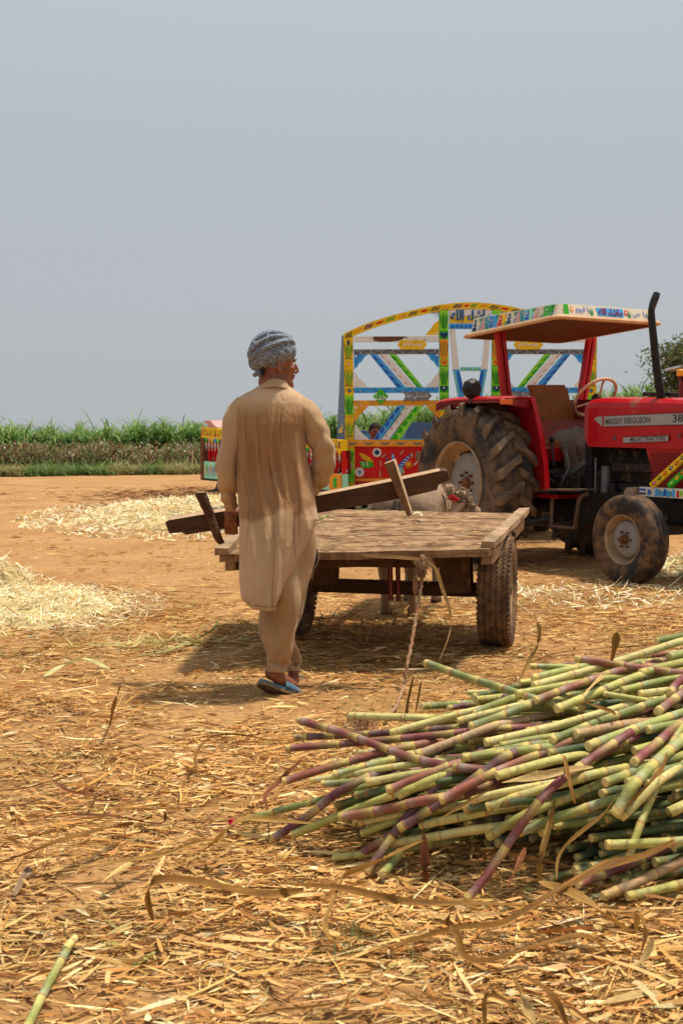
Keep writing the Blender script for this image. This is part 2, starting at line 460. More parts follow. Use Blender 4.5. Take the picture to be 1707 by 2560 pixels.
# ================================================================= strips (leaf blades, straw) in one go
def strips(pos, L_, W_, yaw, pitch, roll, curl, bend, K=3, taper=0.7, col=None):
    n = len(pos); s = np.linspace(-0.5, 0.5, K + 1)[None, :]
    S = s * L_[:, None]
    d = np.stack([np.cos(yaw), np.sin(yaw)], -1); p = np.stack([-d[:, 1], d[:, 0]], -1)
    along = S * np.cos(pitch)[:, None]
    z = S * np.sin(pitch)[:, None] + curl[:, None] * (S ** 2) * 4 / np.maximum(L_[:, None], 1e-4)
    lat = bend[:, None] * (S ** 2) * 4 / np.maximum(L_[:, None], 1e-4)
    cx = pos[:, 0:1] + d[:, 0:1] * along + p[:, 0:1] * lat
    cy = pos[:, 1:2] + d[:, 1:2] * along + p[:, 1:2] * lat
    cz = pos[:, 2:3] + z
    w = W_[:, None] * (1 - taper * np.abs(s * 2) ** 1.5) * 0.5
    tw = roll[:, None] * (1 + 0.8 * s)
    ox = p[:, 0:1] * w * np.cos(tw); oy = p[:, 1:2] * w * np.cos(tw); oz = w * np.sin(tw)
    A = np.stack([cx - ox, cy - oy, cz - oz], -1); Bv = np.stack([cx + ox, cy + oy, cz + oz], -1)
    co = np.stack([A, Bv], 2).reshape(n, (K + 1) * 2, 3)
    base = (np.arange(n) * (K + 1) * 2)[:, None] + (np.arange(K) * 2)[None, :]
    q = np.stack([base, base + 1, base + 3, base + 2], -1).reshape(-1, 4)
    cc = np.repeat(col[:, None, :], (K + 1) * 2, 1) if col is not None else None
    return co.reshape(-1, 3), q, (cc.reshape(-1, 3) if cc is not None else None)
def join(parts):
    cos, qs, cs = [], [], []; o = 0
    for c, q, k in parts:
        cos.append(c); qs.append(q + o); cs.append(k); o += len(c)
    return np.concatenate(cos), np.concatenate(qs), np.concatenate(cs)
def pick(n, pal, wts, var=0.15):
    pal = np.array(pal); wts = np.array(wts, float); wts /= wts.sum()
    k = rng.choice(len(pal), n, p=wts)
    return pal[k] * (1 + rng.normal(0, var, (n, 1))).clip(0.5, 1.5) * (1 + rng.normal(0, 0.04, (n, 3)))
straw_m = mat('straw', (1, 1, 1), 0.7, var=0.22, scale=45, attr='tint', trans=0.10, spec=0.10, stretch=(1, 1, 1))
blade_m = mat('blade', (1, 1, 1), 0.6, var=0.25, scale=6, attr='tint', trans=0.3, spec=0.3)

def fnoise(x, y, s, seed=0):
    a = np.sin(x * s * 1.3 + seed) + np.sin(y * s * 1.7 + seed * 2.1) + np.sin((x + y) * s * 0.9 + seed * .7) + np.sin((x - 1.6 * y) * s * 1.1 + 1.3 * seed)
    b = np.sin(x * s * 3.1 + y * s * 1.2 + seed) * np.sin(y * s * 2.7 - x * s * .7)
    return (a / 4 + b * 0.5)
def to_px(x, y, z=0):
    """where a ground point shows up; only used to spread the litter thickly where it is thick on the real floor"""
    return 853.5 + x / y * FPX, 1095 + (CAMH - z) / y * FPX
STRAW = [(0.60, 0.35, 0.118), (0.68, 0.44, 0.17), (0.45, 0.21, 0.060), (0.80, 0.61, 0.31), (0.25, 0.10, 0.030), (0.11, 0.044, 0.015), (0.53, 0.275, 0.078), (0.36, 0.32, 0.10)]
SW = [26, 22, 20, 9, 8, 2.5, 18, 1.2]
PALE = [(0.86, 0.74, 0.44), (0.90, 0.83, 0.60), (0.80, 0.60, 0.28), (0.60, 0.56, 0.26), (0.48, 0.26, 0.09)]
PW = [34, 34, 16, 5, 9]
def litter_density(x, y):
    # thick carpet of leaf and bagasse near the pile, thinner on the trodden middle of the yard
    d = np.ones_like(x)
    d *= np.clip(1.45 - (y - 5.2) / 7.5, 0.12, 1)
    d = np.where((x < 0.3) & (y > 8.3), d * 0.85, d)
    d = np.where((x < 0.6) & (y > 9.8), d * 0.40, d)
    d = np.where((x > 0.9) & (y > 5.5) & (y < 12), np.maximum(d, 0.75), d)
    d = np.where((x > 1.4) & (y > 11), np.maximum(d, 0.45), d)
    # bare places
    for bx, by, br in [(-0.1, 5.35, 0.55), (-0.5, 2.5, 0.35), (0.05, 2.45, 0.25), (-1.6, 4.6, 0.5), (0.5, 4.9, 0.4), (-1.9, 5.9, 0.5)]:
        d *= 1 - 0.72 * np.exp(-(((x - bx) / br) ** 2 + ((y - by) / (br * 0.7)) ** 2))
    d *= np.clip(0.72 + 0.65 * fnoise(x, y, 2.3, 1.0) + 0.3 * fnoise(x, y, 6.1, 4.0), 0.08, 1.3)
    return d
def scatter(n, y0, y1, power, dens, margin=1.65):
    out = []
    tot = 0
    while tot < n:
        m = 60000
        u = rng.random(m)
        a = 1 - power + 1e-3
        yy = (y0 ** a + u * (y1 ** a - y0 ** a)) ** (1 / a)
        xx = (rng.random(m) * 2 - 1) * (0.305 * yy * margin + 0.25)
        k = rng.random(m) < dens(xx, yy)
        out.append(np.stack([xx[k], yy[k]], -1)); tot += k.sum()
    return np.concatenate(out)[:n]
def lay(n, y0, y1, power, lmin, lmax, wmin, wmax, pal, wts, zspread, pitch_sd, K=2, dens=litter_density, curl=0.12, taper=0.7, grow=0.0):
    p = scatter(n, y0, y1, power, dens)
    Ls = lmin * (lmax / lmin) ** (rng.random(n) ** 1.4) * (1 + grow * np.maximum(p[:, 1] - 5, 0))
    Ws = (wmin + (wmax - wmin) * rng.random(n) ** 2) * (1 + grow * np.maximum(p[:, 1] - 5, 0))
    yaw = np.where(rng.random(n) < 0.55, rng.normal(0.12, 0.45, n), rng.random(n) * math.pi)
    pos = np.stack([p[:, 0], p[:, 1], gz(p[:, 0], p[:, 1]) + 0.003 + np.abs(rng.normal(0, zspread, n))], -1)
    tint = pick(n, pal, wts)
    # patches of darker, older litter and brighter fresh litter
    f = (1 + 0.22 * fnoise(p[:, 0], p[:, 1], 1.7, 2.2))[:, None]
    return strips(pos, Ls, Ws, yaw, rng.normal(0, pitch_sd, n), rng.normal(0, 0.5, n), rng.normal(0, curl, n) * Ls, rng.normal(0, 0.10, n) * Ls, K, taper, tint * f)
Q = 1.0
parts = [
    lay(int(62000 * Q), 1.8, 7.5, 1.0, 0.010, 0.045, 0.0012, 0.004, STRAW, SW, 0.006, 0.12, K=1),
    lay(int(60000 * Q), 1.8, 9.0, 1.0, 0.02, 0.10, 0.0022, 0.009, STRAW, SW, 0.008, 0.10, K=2),
    lay(int(21000 * Q), 1.8, 9.0, 1.0, 0.05, 0.20, 0.004, 0.015, STRAW, SW, 0.010, 0.10, K=3),
    lay(int(14000 * Q), 1.8, 9.0, 1.0, 0.02, 0.08, 0.006, 0.019, [(0.66, 0.43, 0.18), (0.58, 0.33, 0.12), (0.76, 0.60, 0.32), (0.44, 0.22, 0.07)], [4, 4, 1, 3], 0.010, 0.12, K=2, taper=0.25),
    lay(int(700 * Q), 1.8, 9.0, 1.0, 0.15, 0.42, 0.006, 0.020, STRAW, SW, 0.018, 0.06, K=5, curl=0.05),
    lay(int(17000 * Q), 6.5, 13.0, 0.6, 0.04, 0.18, 0.004, 0.012, STRAW, [22, 16, 24, 6, 16, 9, 18, 2], 0.008, 0.08, K=2, grow=0.03),
    lay(int(5000 * Q), 12.0, 30.0, 0.6, 0.06, 0.30, 0.008, 0.025, STRAW, [20, 10, 26, 3, 20, 10, 14, 2], 0.008, 0.06, K=2),
]
co, q, cc = join(parts)
litter = np_mesh('straw_litter', co, q, [straw_m], cc)
tag(litter, 'thick litter of dry cane leaf and crushed straw spread over the earth', 'straw', kind='stuff')

# fine weed sprigs here and there
n = 1500
p = scatter(n, 2.6, 9.0, 1.0, lambda x, y: np.clip(fnoise(x, y, 1.9, 7.7) - 0.45, 0, 1))
weed = strips(np.stack([p[:, 0], p[:, 1], np.full(n, 0.025)], -1), rng.uniform(0.03, 0.09, n), rng.uniform(0.0015, 0.003, n), rng.random(n) * 6.28,
              rng.uniform(0.3, 1.2, n), rng.normal(0, .5, n), rng.normal(0, .1, n) * .05, rng.normal(0, .1, n) * .05, 2, 0.8,
              pick(n, [(0.12, 0.20, 0.04), (0.25, 0.27, 0.08), (0.10, 0.15, 0.04)], [3, 2, 1]))
o = np_mesh('small_weeds', *weed[:2], [blade_m], weed[2]); tag(o, 'scattered sprigs of green weed growing through the straw', 'weeds', kind='stuff')

# ---------------------------------------------------------------- heaps of fresh pale straw
def heap(name, label, cx, cy, rx, ry, h, n, ln, wd, rot=0.0, rag=0.3, pal=(PALE, PW), base=True):
    def hh(x, y):
        c, s = math.cos(rot), math.sin(rot)
        u = ((x - cx) * c + (y - cy) * s) / rx; v = (-(x - cx) * s + (y - cy) * c) / ry
        r = np.sqrt(u * u + v * v) * (1 + rag * 0.35 * fnoise(x, y, 3.0 / max(rx, ry) * 2, cx))
        e = np.clip(1 - r, 0, 1)
        return h * (1 - (1 - e) ** 2.2) * (0.8 + 0.35 * fnoise(x, y, 5.5 / max(rx, ry), 3 + cx)), r
    g = 70; xs = np.linspace(cx - rx * 1.5, cx + rx * 1.5, g); ys = np.linspace(cy - ry * 1.5, cy + ry * 1.5, g)
    X, Y = np.meshgrid(xs, ys); Hh, R = hh(X, Y)
    Hh = Hh + 0.10 * h * fnoise(X, Y, 14 / max(rx, ry), 9) * (R < 1)
    Z = np.where((R < 1) & base, gz(X, Y) + Hh * 0.92, -0.05)
    i = np.arange(g - 1); ii, jj = np.meshgrid(i, i); b = (jj * g + ii).ravel()
    base_c = np.tile(np.array([[0.56, 0.42, 0.20]]), (g * g, 1)) * (1 + rng.normal(0, .12, (g * g, 1)))
    part0 = (np.stack([X, Y, Z], -1).reshape(-1, 3), np.stack([b, b + 1, b + g + 1, b + g], -1), base_c)
    a = rng.random(n) * 6.28; rr = np.sqrt(rng.random(n)) * 1.35
    c, s = math.cos(rot), math.sin(rot)
    u = rr * np.cos(a) * rx; v = rr * np.sin(a) * ry
    x = cx + u * c - v * s; y = cy + u * s + v * c
    Hn, R = hh(x, y)
    keep = (R < 1.0) | (rng.random(n) < 0.35)
    x, y, Hn, R = x[keep], y[keep], Hn[keep], R[keep]; m = len(x)
    Ls = ln * np.exp(rng.normal(0, 0.45, m)); Ws = wd * np.exp(rng.normal(0, 0.4, m))
    st = strips(np.stack([x, y, gz(x, y) + np.maximum(Hn, 0) + 0.004 + np.abs(rng.normal(0, 0.06 * h + 0.004, m))], -1), Ls, Ws, rng.random(m) * 6.28,
                rng.normal(0, 0.38, m), rng.normal(0, .7, m), rng.normal(-.05, .22, m) * Ls, rng.normal(0, .2, m) * Ls, 3, 0.6, pick(m, *pal))
    co, q, cc = join([part0, st] if base else [st])
    o = np_mesh(name, co, q, [straw_m], cc); tag(o, label, 'straw heap', 'heaps of stripped cane leaf', kind='stuff')
heap('straw_heap', 'broad low heap of pale straw beyond the man and cart', -1.35, 18.9, 2.95, 3.8, 0.32, 17000, 0.14, 0.015)
heap('straw_heap', 'low heap of pale straw at the left edge in the middle distance', -2.5, 8.35, 0.85, 1.0, 0.13, 6500, 0.085, 0.006, rag=0.6)
heap('straw_heap', 'small tuft of straw at the left edge behind the low heap', -3.10, 9.9, 0.36, 0.4, 0.20, 900, 0.14, 0.008)
heap('straw_heap', 'scattered pale straw between the cart wheel and the tractor', 2.2, 9.1, 1.25, 0.6, 0.03, 1300, 0.09, 0.009, base=False)
heap('straw_heap', 'pale straw heaped under the painted front bar of the tractor', 3.9, 10.8, 1.0, 0.8, 0.20, 2600, 0.13, 0.014)
heap('straw_heap', 'flattened yellow-green leaf trash left of the man', -1.05, 6.95, 0.50, 0.10, 0.02, 130, 0.20, 0.009, rot=0.3, pal=([(.55, .50, .18), (.45, .42, .14), (.62, .50, .24)], [2, 2, 2]), base=False)
heap('straw_heap', 'loose tangle of leaf trash lying in the shade under the cart', 0.05, 7.3, 0.85, 0.35, 0.10, 800, 0.20, 0.006, pal=(STRAW, SW), base=False)
# brown rotted leaves along the far rim of the heap
m = 2600; x = rng.normal(-2.2, 1.6, m); y = rng.normal(24.5, 1.6, m)
st = strips(np.stack([x, y, 0.02 + np.abs(rng.normal(0, .05, m))], -1), rng.uniform(.1, .4, m), rng.uniform(.01, .03, m), rng.normal(0, .5, m), rng.normal(0, .15, m), rng.normal(0, .6, m),
            rng.normal(0, .1, m) * .2, rng.normal(0, .1, m) * .2, 2, .6, pick(m, [(0.26, .12, .05), (.38, .2, .09), (.16, .07, .03)], [3, 2, 2]))
o = np_mesh('brown_leaf_trash', *st[:2], [straw_m], st[2]); tag(o, 'band of dark brown leaf trash behind the broad pale heap', 'leaf trash', kind='stuff')

# ================================================================= field at the back
def field_y(x): return 37.5 + 0.42 * (x + 11.4) * (x < 0) + (x >= 0) * (4.8 - 0.35 * x)   # front edge of the verge
def cane_top(x): return np.interp(x, [-18, -11, -5, 0, 4, 9, 14], [1.95, 2.0, 2.12, 2.5, 2.9, 3.25, 3.5])
def blades(n, x, y, z0, z1, ln, wd, pal, wts, lean=0.5, K=4):
    """arching leaves: grow up from a stem point, then droop"""
    yaw = rng.random(n) * 6.28; Ls = ln * np.exp(rng.normal(0, .25, n)); zb = z0 + (z1 - z0) * rng.random(n)
    up = rng.uniform(0.4, 1.22, n); s = np.linspace(0, 1, K + 1)[None, :]
    droop = rng.uniform(0.4, 1.5, n) * lean
    ang = up[:, None] - droop[:, None] * s * 2.0
    dl = Ls[:, None] / K
    hx = np.cumsum(np.concatenate([np.zeros((n, 1)), (np.cos(ang[:, :-1]) * dl)], 1), 1); vz = np.cumsum(np.concatenate([np.zeros((n, 1)), (np.sin(ang[:, :-1]) * dl)], 1), 1)
    cx = x[:, None] + np.cos(yaw)[:, None] * hx; cy = y[:, None] + np.sin(yaw)[:, None] * hx; cz = zb[:, None] + vz
    w = wd * np.exp(rng.normal(0, .2, n))[:, None] * np.array([0.7, 1, .9, .6, .05])[None, :K + 1] * 0.5
    px, py = -np.sin(yaw)[:, None], np.cos(yaw)[:, None]
    A = np.stack([cx - px * w, cy - py * w, cz], -1); Bv = np.stack([cx + px * w, cy + py * w, cz], -1)
    co = np.stack([A, Bv], 2).reshape(-1, 3)
    base = (np.arange(n) * (K + 1) * 2)[:, None] + (np.arange(K) * 2)[None, :]
    q = np.stack([base, base + 1, base + 3, base + 2], -1).reshape(-1, 4)
    c = np.repeat(pick(n, pal, wts, .18)[:, None, :], (K + 1) * 2, 1).reshape(-1, 3)
    return co, q, c
GREEN = [(0.135, 0.25, 0.045), (0.20, 0.33, 0.07), (0.085, 0.17, 0.03), (0.28, 0.38, 0.11), (0.36, 0.35, 0.14)]
GW = [4, 4, 3, 2, .5]
def cane_field():
    n = 56000
    x = rng.uniform(-26, 24, n); dep = rng.random(n) ** 1.5 * 9
    y = field_y(x) + 6.5 * (x < 1) + 0.5 * (x >= 1) + dep
    # clumps
    x = x + 0.25 * np.sin(x * 5.1 + y); top = cane_top(x) * (1 + 0.10 * fnoise(x, y * .5, .8, 3) + 0.09 * fnoise(x, y * .3, 3.1, 5))
    a = blades(n, x, y, 0.5, 1.0, 0.85, 0.055, GREEN, GW, lean=.85)
    # shift each blade up so its tip region reaches the local top
    zb = rng.random(n) ** 0.6 * (top - 0.95)
    a[0][:, 2] += np.repeat(zb - 0.55, 10)
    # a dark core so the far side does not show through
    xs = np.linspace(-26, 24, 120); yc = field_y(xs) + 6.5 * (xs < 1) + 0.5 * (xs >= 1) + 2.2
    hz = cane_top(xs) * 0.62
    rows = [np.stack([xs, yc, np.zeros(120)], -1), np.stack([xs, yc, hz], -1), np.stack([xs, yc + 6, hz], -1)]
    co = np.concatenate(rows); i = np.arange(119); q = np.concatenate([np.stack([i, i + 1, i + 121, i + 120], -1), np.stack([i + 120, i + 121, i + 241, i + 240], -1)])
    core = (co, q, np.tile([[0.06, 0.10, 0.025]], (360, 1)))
    return join([a, core])
co, q, cc = cane_field()
o = np_mesh('sugarcane_field', co, q, [blade_m], cc); tag(o, 'dense green stand of sugarcane along the back of the yard', 'sugarcane', kind='stuff')
# cotton: brown-green low bushes with white bolls
n = 36000; x = rng.uniform(-26, 1.5, n); y = field_y(x) + 1.2 + rng.random(n) * 5.0; hgt = 0.78 + 0.30 * fnoise(x, y * .8, 1.7, 2) + .2 * rng.random(n) ** 3
a = blades(n, x, y, 0.0, 0.1, 0.20, 0.055, [(0.18, 0.18, 0.06), (0.25, 0.12, 0.06), (0.14, 0.085, 0.045), (0.15, 0.22, 0.055), (0.32, 0.25, 0.11)], [5, 5, 2, 4, 3], lean=.6, K=2)
a[0][:, 2] += np.repeat(rng.random(n) * hgt, 6)
m = 600; bx = rng.uniform(-26, 1.5, m); by = field_y(bx) + 1.0 + rng.random(m) * 3; bz = rng.uniform(.45, 1.15, m)
b = strips(np.stack([bx, by, bz], -1), rng.uniform(.04, .07, m), rng.uniform(.05, .07, m), rng.random(m) * 6.28, rng.normal(0, .8, m), rng.normal(0, 1, m), np.zeros(m), np.zeros(m), 1, .2, pick(m, [(.8, .74, .68), (.7, .55, .5)], [3, 1]))
co, q, cc = join([a, b])
o = np_mesh('cotton_plants', co, q, [blade_m], cc); tag(o, 'belt of brownish cotton bushes with white bolls in front of the sugarcane', 'cotton', kind='stuff')
n = 28000; x = rng.uniform(-26, 3.0, n); y = field_y(x) - 0.3 + .5 * fnoise(x, x * 0, 1.3, 6) + rng.random(n) ** 1.3 * 2.4
gcol = np.where((fnoise(x, x * 0, .9, 4) > 0.25)[:, None], pick(n, [(0.15, 0.24, 0.06), (0.20, 0.28, 0.09)], [1, 1]), pick(n, [(0.33, 0.31, 0.12), (0.42, 0.34, 0.15), (0.24, 0.25, 0.09)], [3, 2, 2]))
a = blades(n, x, y, 0, 0.02, 0.46, 0.022, [(1, 1, 1)], [1], lean=.5, K=3)
a = (a[0], a[1], np.repeat(gcol[:, None, :], 8, 1).reshape(-1, 3))
o = np_mesh('verge_grass', a[0], a[1], [blade_m], a[2]); tag(o, 'strip of olive grass along the edge of the field', 'grass', kind='stuff')

# ================================================================= tree
def tree(name, label, base, h, crown_r, seed, n_leaf=9000, leaf=0.07):
    r = random.Random(seed); root = thing(name, base, label, 'tree')
    bark = mat('bark', (0.11, 0.08, 0.055), 0.9, var=.3, bump=.5)
    mb = MB(); tips = []
    def limb(p, d, L0, r0, lv):
        pts = [p.copy()]; rr = [r0]
        for k in range(4):
            d = (d + Vector((r.uniform(-.2, .2), r.uniform(-.2, .2), r.uniform(-.05, .2)))).normalized()
            p = p + d * L0 / 4; pts.append(p.copy()); rr.append(r0 * (1 - .16 * (k + 1)))
        mb.tube(pts, rr, bark, 7)
        if lv == 0: tips.append(p); tips.append(pts[2]); return
        for k in range(3 if lv < 2 else 5):
            a = r.uniform(0, 6.28); nd = (d * 0.6 + Vector((math.cos(a), math.sin(a), r.uniform(-.05, .5))) * .8).normalized()
            limb(pts[r.choice([2, 3, 4])], nd, L0 * r.uniform(.5, .75), r0 * .45, lv - 1)
    limb(Vector(base), Vector((0, 0, 1)), h * 0.45, h * .028, 3)
    mb.build('trunk', root)
    k = n_leaf; cl = np.array([list(t) for t in tips]); idx = rng.integers(0, len(cl), k)
    pos = cl[idx] + rng.normal(0, crown_r * .12, (k, 3)) * np.array([1.3, 1.3, .6])
    st = strips(pos - np.array(base), rng.uniform(.8, 1.6, k) * leaf, rng.uniform(.3, .5, k) * leaf, rng.random(k) * 6.28, rng.normal(.2, .6, k), rng.normal(0, .9, k),
                rng.normal(0, .1, k) * leaf, np.zeros(k), 2, .7, pick(k, [(0.10, 0.13, 0.04), (0.17, 0.18, 0.06), (0.06, 0.085, 0.03), (0.28, 0.24, 0.10)], [4, 3, 3, 1]))
    o = np_mesh('crown', *st[:2], [blade_m], st[2]); o.parent = root
tree('leafy_tree', 'loose olive-green tree rising behind the cane at the right edge', (11.6, 34, 0), 5.2, 2.6, 5, 12000, 0.15)
# ================================================================= donkey cart
RL = P(548, 1386, 6.15); RR = P(1226, 1372, 6.20); FR = P(1318, 1283, 7.75); FL = P(655, 1268, 7.80)
CART_LOC = (0.30, 6.95, 0)
cart = thing('donkey_cart', CART_LOC, 'flat wooden cart with two rubber-tyred wheels standing behind the walking man', 'cart')
def BP(u, v, dz=0.0):
    """point on the bed: u across (0 left, 1 right), v from the rear edge (0) to the front (1)"""
    a = RL.lerp(RR, u); b = FL.lerp(FR, u); p = a.lerp(b, v); return p + Vector((0, 0, dz))
mb = MB()
nv = 9
vv = [0, .10, .22, .33, .45, .56, .68, .80, .90, 1.0]
for k in range(nv):
    v0, v1 = vv[k] + .0022, vv[k + 1] - .0022
    uL = random.uniform(-.004, .02) if k else 0.0; uR = 1 - random.uniform(0, .02)
    nseg = 26; dz = random.uniform(-.003, .002); thick = 0.034 if k else 0.042
    ph = random.random() * 9
    top = []; 
    def pt(u, v, lo): 
        w = 0.002 * math.sin(u * 23 + ph) + 0.002 * math.sin(u * 61 + ph * 2)
        e = (0.010 * math.sin(u * 17 + ph) + 0.006 * math.sin(u * 47 + ph)) * (1 if v == v1 else -1) * (.10 if 0 < k < nv - 1 else .25)
        return BP(u, v + e * .5, dz + w * .5 - (thick if lo else 0))
    us = np.linspace(uL, uR, nseg)
    vs = []
    for u in us: vs += [pt(u, v0, 0), pt(u, v1, 0), pt(u, v1, 1), pt(u, v0, 1)]
    fs = []
    for i in range(nseg - 1):
        b = i * 4
        for a in range(4): fs.append((b + a, b + (a + 1) % 4, b + 4 + (a + 1) % 4, b + 4 + a))
    fs += [(0, 3, 2, 1), (nseg * 4 - 4, nseg * 4 - 3, nseg * 4 - 2, nseg * 4 - 1)]
    mb.add(vs, fs, 'wood_planks')
deck = mb.build('deck', cart)
def rail(name, u, va, vb, w, h, dz):
    mb = MB(); n = 9; pts = [BP(u, lerp(va, vb, i / (n - 1)), dz) for i in range(n)]
    x = (pts[-1] - pts[0]).normalized(); y = Vector((x.y, -x.x, 0)).normalized(); z = y.cross(x).normalized()
    if z.z < 0: z = -z
    vs = []
    for i, p in enumerate(pts):
        j = lambda: random.uniform(-.005, .005)
        for a, b in ((-1, -1), (1, -1), (1, 1), (-1, 1)):
            vs.append(p + y * (a * w / 2 + j()) + z * (b * h / 2 + j()))
    fs = [(0, 1, 2, 3), (n * 4 - 1, n * 4 - 2, n * 4 - 3, n * 4 - 4)]
    for i in range(n - 1):
        for a in range(4): fs.append((i * 4 + a, i * 4 + 4 + a, i * 4 + 4 + (a + 1) % 4, i * 4 + (a + 1) % 4))
    mb.add(vs, fs, 'wood_grey'); return mb.build(name, cart)
rail('side_rail', 0.985, 0.03, 1.03, .070, .034, .016)
rail('side_rail', 0.012, -0.02, 1.0, .075, .04, .02)
rail('bed_beam', 0.97, 0.10, 1.0, .06, .07, -.075)
rail('bed_beam', 0.03, 0.05, 1.0, .06, .07, -.075)
# under-frame
mb = MB()
mb.bar(BP(.02, .10, -.085), BP(.62, .10, -.075), .06, .07, 'wood_frame', jit=.004)
mb.bar(BP(.0, .62, -.08), BP(1, .62, -.075), .07, .06, 'wood_frame')
mb.build('cross_beam', cart)
AX = 0.350
wl_c = P(748, 1500, 7.02); wr_c = P(1228, 1488, 6.98)
hd = Vector((math.sin(rad(13)), math.cos(rad(13)), 0)); lt = Vector((hd.y, -hd.x, 0))      # heading; towards the right wheel
WR = Vector((0.93, 6.92, 0.345)); WLc = WR - lt * 1.25
mb = MB(); mb.bar(WLc + Vector((0, 0, .0)), WR, .075, .085, 'wood_frame'); mb.build('axle', cart)
def block(px0, px1, y0, y1, Yd, th, taper=0.0):
    mb = MB()
    a = P(px0, y0, Yd); b = P(px1, y0, Yd); c = P(px1 - taper * 8, y1, Yd); d = P(px0, y1, Yd)
    mb.prism([a, d, c, b], (0.03, th, 0), 'wood_frame'); mb.build('bolster', cart)
block(772, 838, 1388, 1462, 6.72, .10, .5)
block(1098, 1172, 1384, 1482, 6.68, .10, -.6)
mb = MB(); mb.prism([P(1078, 1388, 6.6), P(1092, 1422, 6.6), P(1140, 1388, 6.6)], (0, .05, 0), 'wood_dark'); mb.build('brace', cart)
mb = MB(); mb.prism([P(1044, 1388, 6.6), P(1044, 1440, 6.6), P(1056, 1440, 6.6), P(1062, 1388, 6.6)], (0, .05, 0), 'wood_dark'); mb.build('brace', cart)
mb = MB()
mb.bar(P(700, 1392, 6.5), P(1050, 1398, 6.5), .05, .10, 'wood_dark', jit=.003); mb.build('tail_beam', cart)
# shafts reaching forward beside the donkey
for sx in (-.27, .27):
    mb = MB(); p0 = BP(.55, .8, -.05) + lt * sx; mb.tube([p0, p0 + hd * .7 + Vector((0, 0, .03)), p0 + hd * 1.5 + Vector((0, 0, .10))], [.032, .03, .024], 'wood_dark', 8); mb.build('shaft', cart)

def wheel_profile(R, w, rim, bulge=1.0):
    """tyre cross-section as (radius, offset)"""
    h = w / 2
    return [(rim, -h * .72), (rim + .02, -h * .86), (lerp(rim, R, .4), -h * 1.0 * bulge), (lerp(rim, R, .75), -h * .98), (R * .965, -h * .86), (R * .99, -h * .62), (R, -h * .25),
            (R, h * .25), (R * .99, h * .62), (R * .965, h * .86), (lerp(rim, R, .75), h * .98), (lerp(rim, R, .4), h * bulge), (rim + .02, h * .86), (rim, h * .72)]
def car_tyre(mb, c, ax, R, w, rim, m, grooves=True):
    mb.lathe(wheel_profile(R, w, rim), c, ax, m, 56)
    # tread: zig-zag ribs standing proud
    ax = Vector(ax).normalized(); a = Vector((0, 0, 1)); u = ax.cross(a).normalized(); wv = ax.cross(u)
    nseg = 150
    for rib in range(5):
        off0 = (-.36 + rib * .18) * w; hw = .066 * w
        vs = []; fs = []
        for k in range(nseg):
            an = 2 * math.pi * k / nseg; d = u * math.cos(an) + wv * math.sin(an)
            zg = 0.026 * w * (1 if k % 2 else -1)
            rr = R + (.005 if abs(rib - 2) < 2 else .003)
            for (o, r_) in ((-hw, R - .006), (-hw * .9, rr), (hw * .9, rr), (hw, R - .006)):
                vs.append(c + d * r_ + ax * (off0 + o + zg))
        for k in range(nseg):
            k2 = (k + 1) % nseg
            for i in range(3): fs.append((k * 4 + i, k * 4 + i + 1, k2 * 4 + i + 1, k2 * 4 + i))
        mb.add(vs, fs, m)
    # shoulder blocks
    for k in range(60):
        an = 2 * math.pi * k / 60; d = u * math.cos(an) + wv * math.sin(an); tg = -u * math.sin(an) + wv * math.cos(an)
        for s in (-1, 1):
            p = c + d * (R * .972) + ax * (s * w * .445)
            mb.bar(p - tg * .011, p + tg * .011, .018, .022, m, up=(d + ax * s * .8).normalized())
def cart_wheel(c, out):
    wr = thing_part('wheel', cart)
    mb = MB(); car_tyre(mb, c, out, .335, .195, .205, 'tyre_cart'); t = mb.build('tyre', cart); t.parent = wr
    mb = MB()
    mb.lathe([(.205, .066), (.212, .074), (.20, .076), (.185, .050), (.178, .01), (.15, .0), (.12, .018), (.075, .03), (.05, .03), (.05, -.03), (.17, -.04), (.205, -.066)], c, out, 'rim_muddy', 40)
    for k in range(5):
        an = k * 2 * math.pi / 5; ax = Vector(out).normalized(); u = ax.cross(Vector((0, 0, 1))).normalized(); w = ax.cross(u)
        d = u * math.cos(an) + w * math.sin(an); mb.tube([c + d * .078 + ax * .02, c + d * .078 + ax * .048], .011, 'rust', 6)
    r = mb.build('rim', cart); r.parent = wr
    mb = MB(); mb.lathe([(0.001, .085), (.022, .085), (.03, .07), (.032, .02), (.045, .015), (.045, -.02)], c, out, 'black_metal', 16); h = mb.build('hub', cart); h.parent = wr
    return wr
def thing_part(name, root):
    o = bpy.data.objects.new(name, None); o.empty_display_size = .05; C.objects.link(o); o.parent = root; WM[o.name] = WM[root.name]; return o
cart_wheel(WR + lt * .04, lt)
cart_wheel(WLc - lt * .04, -lt)

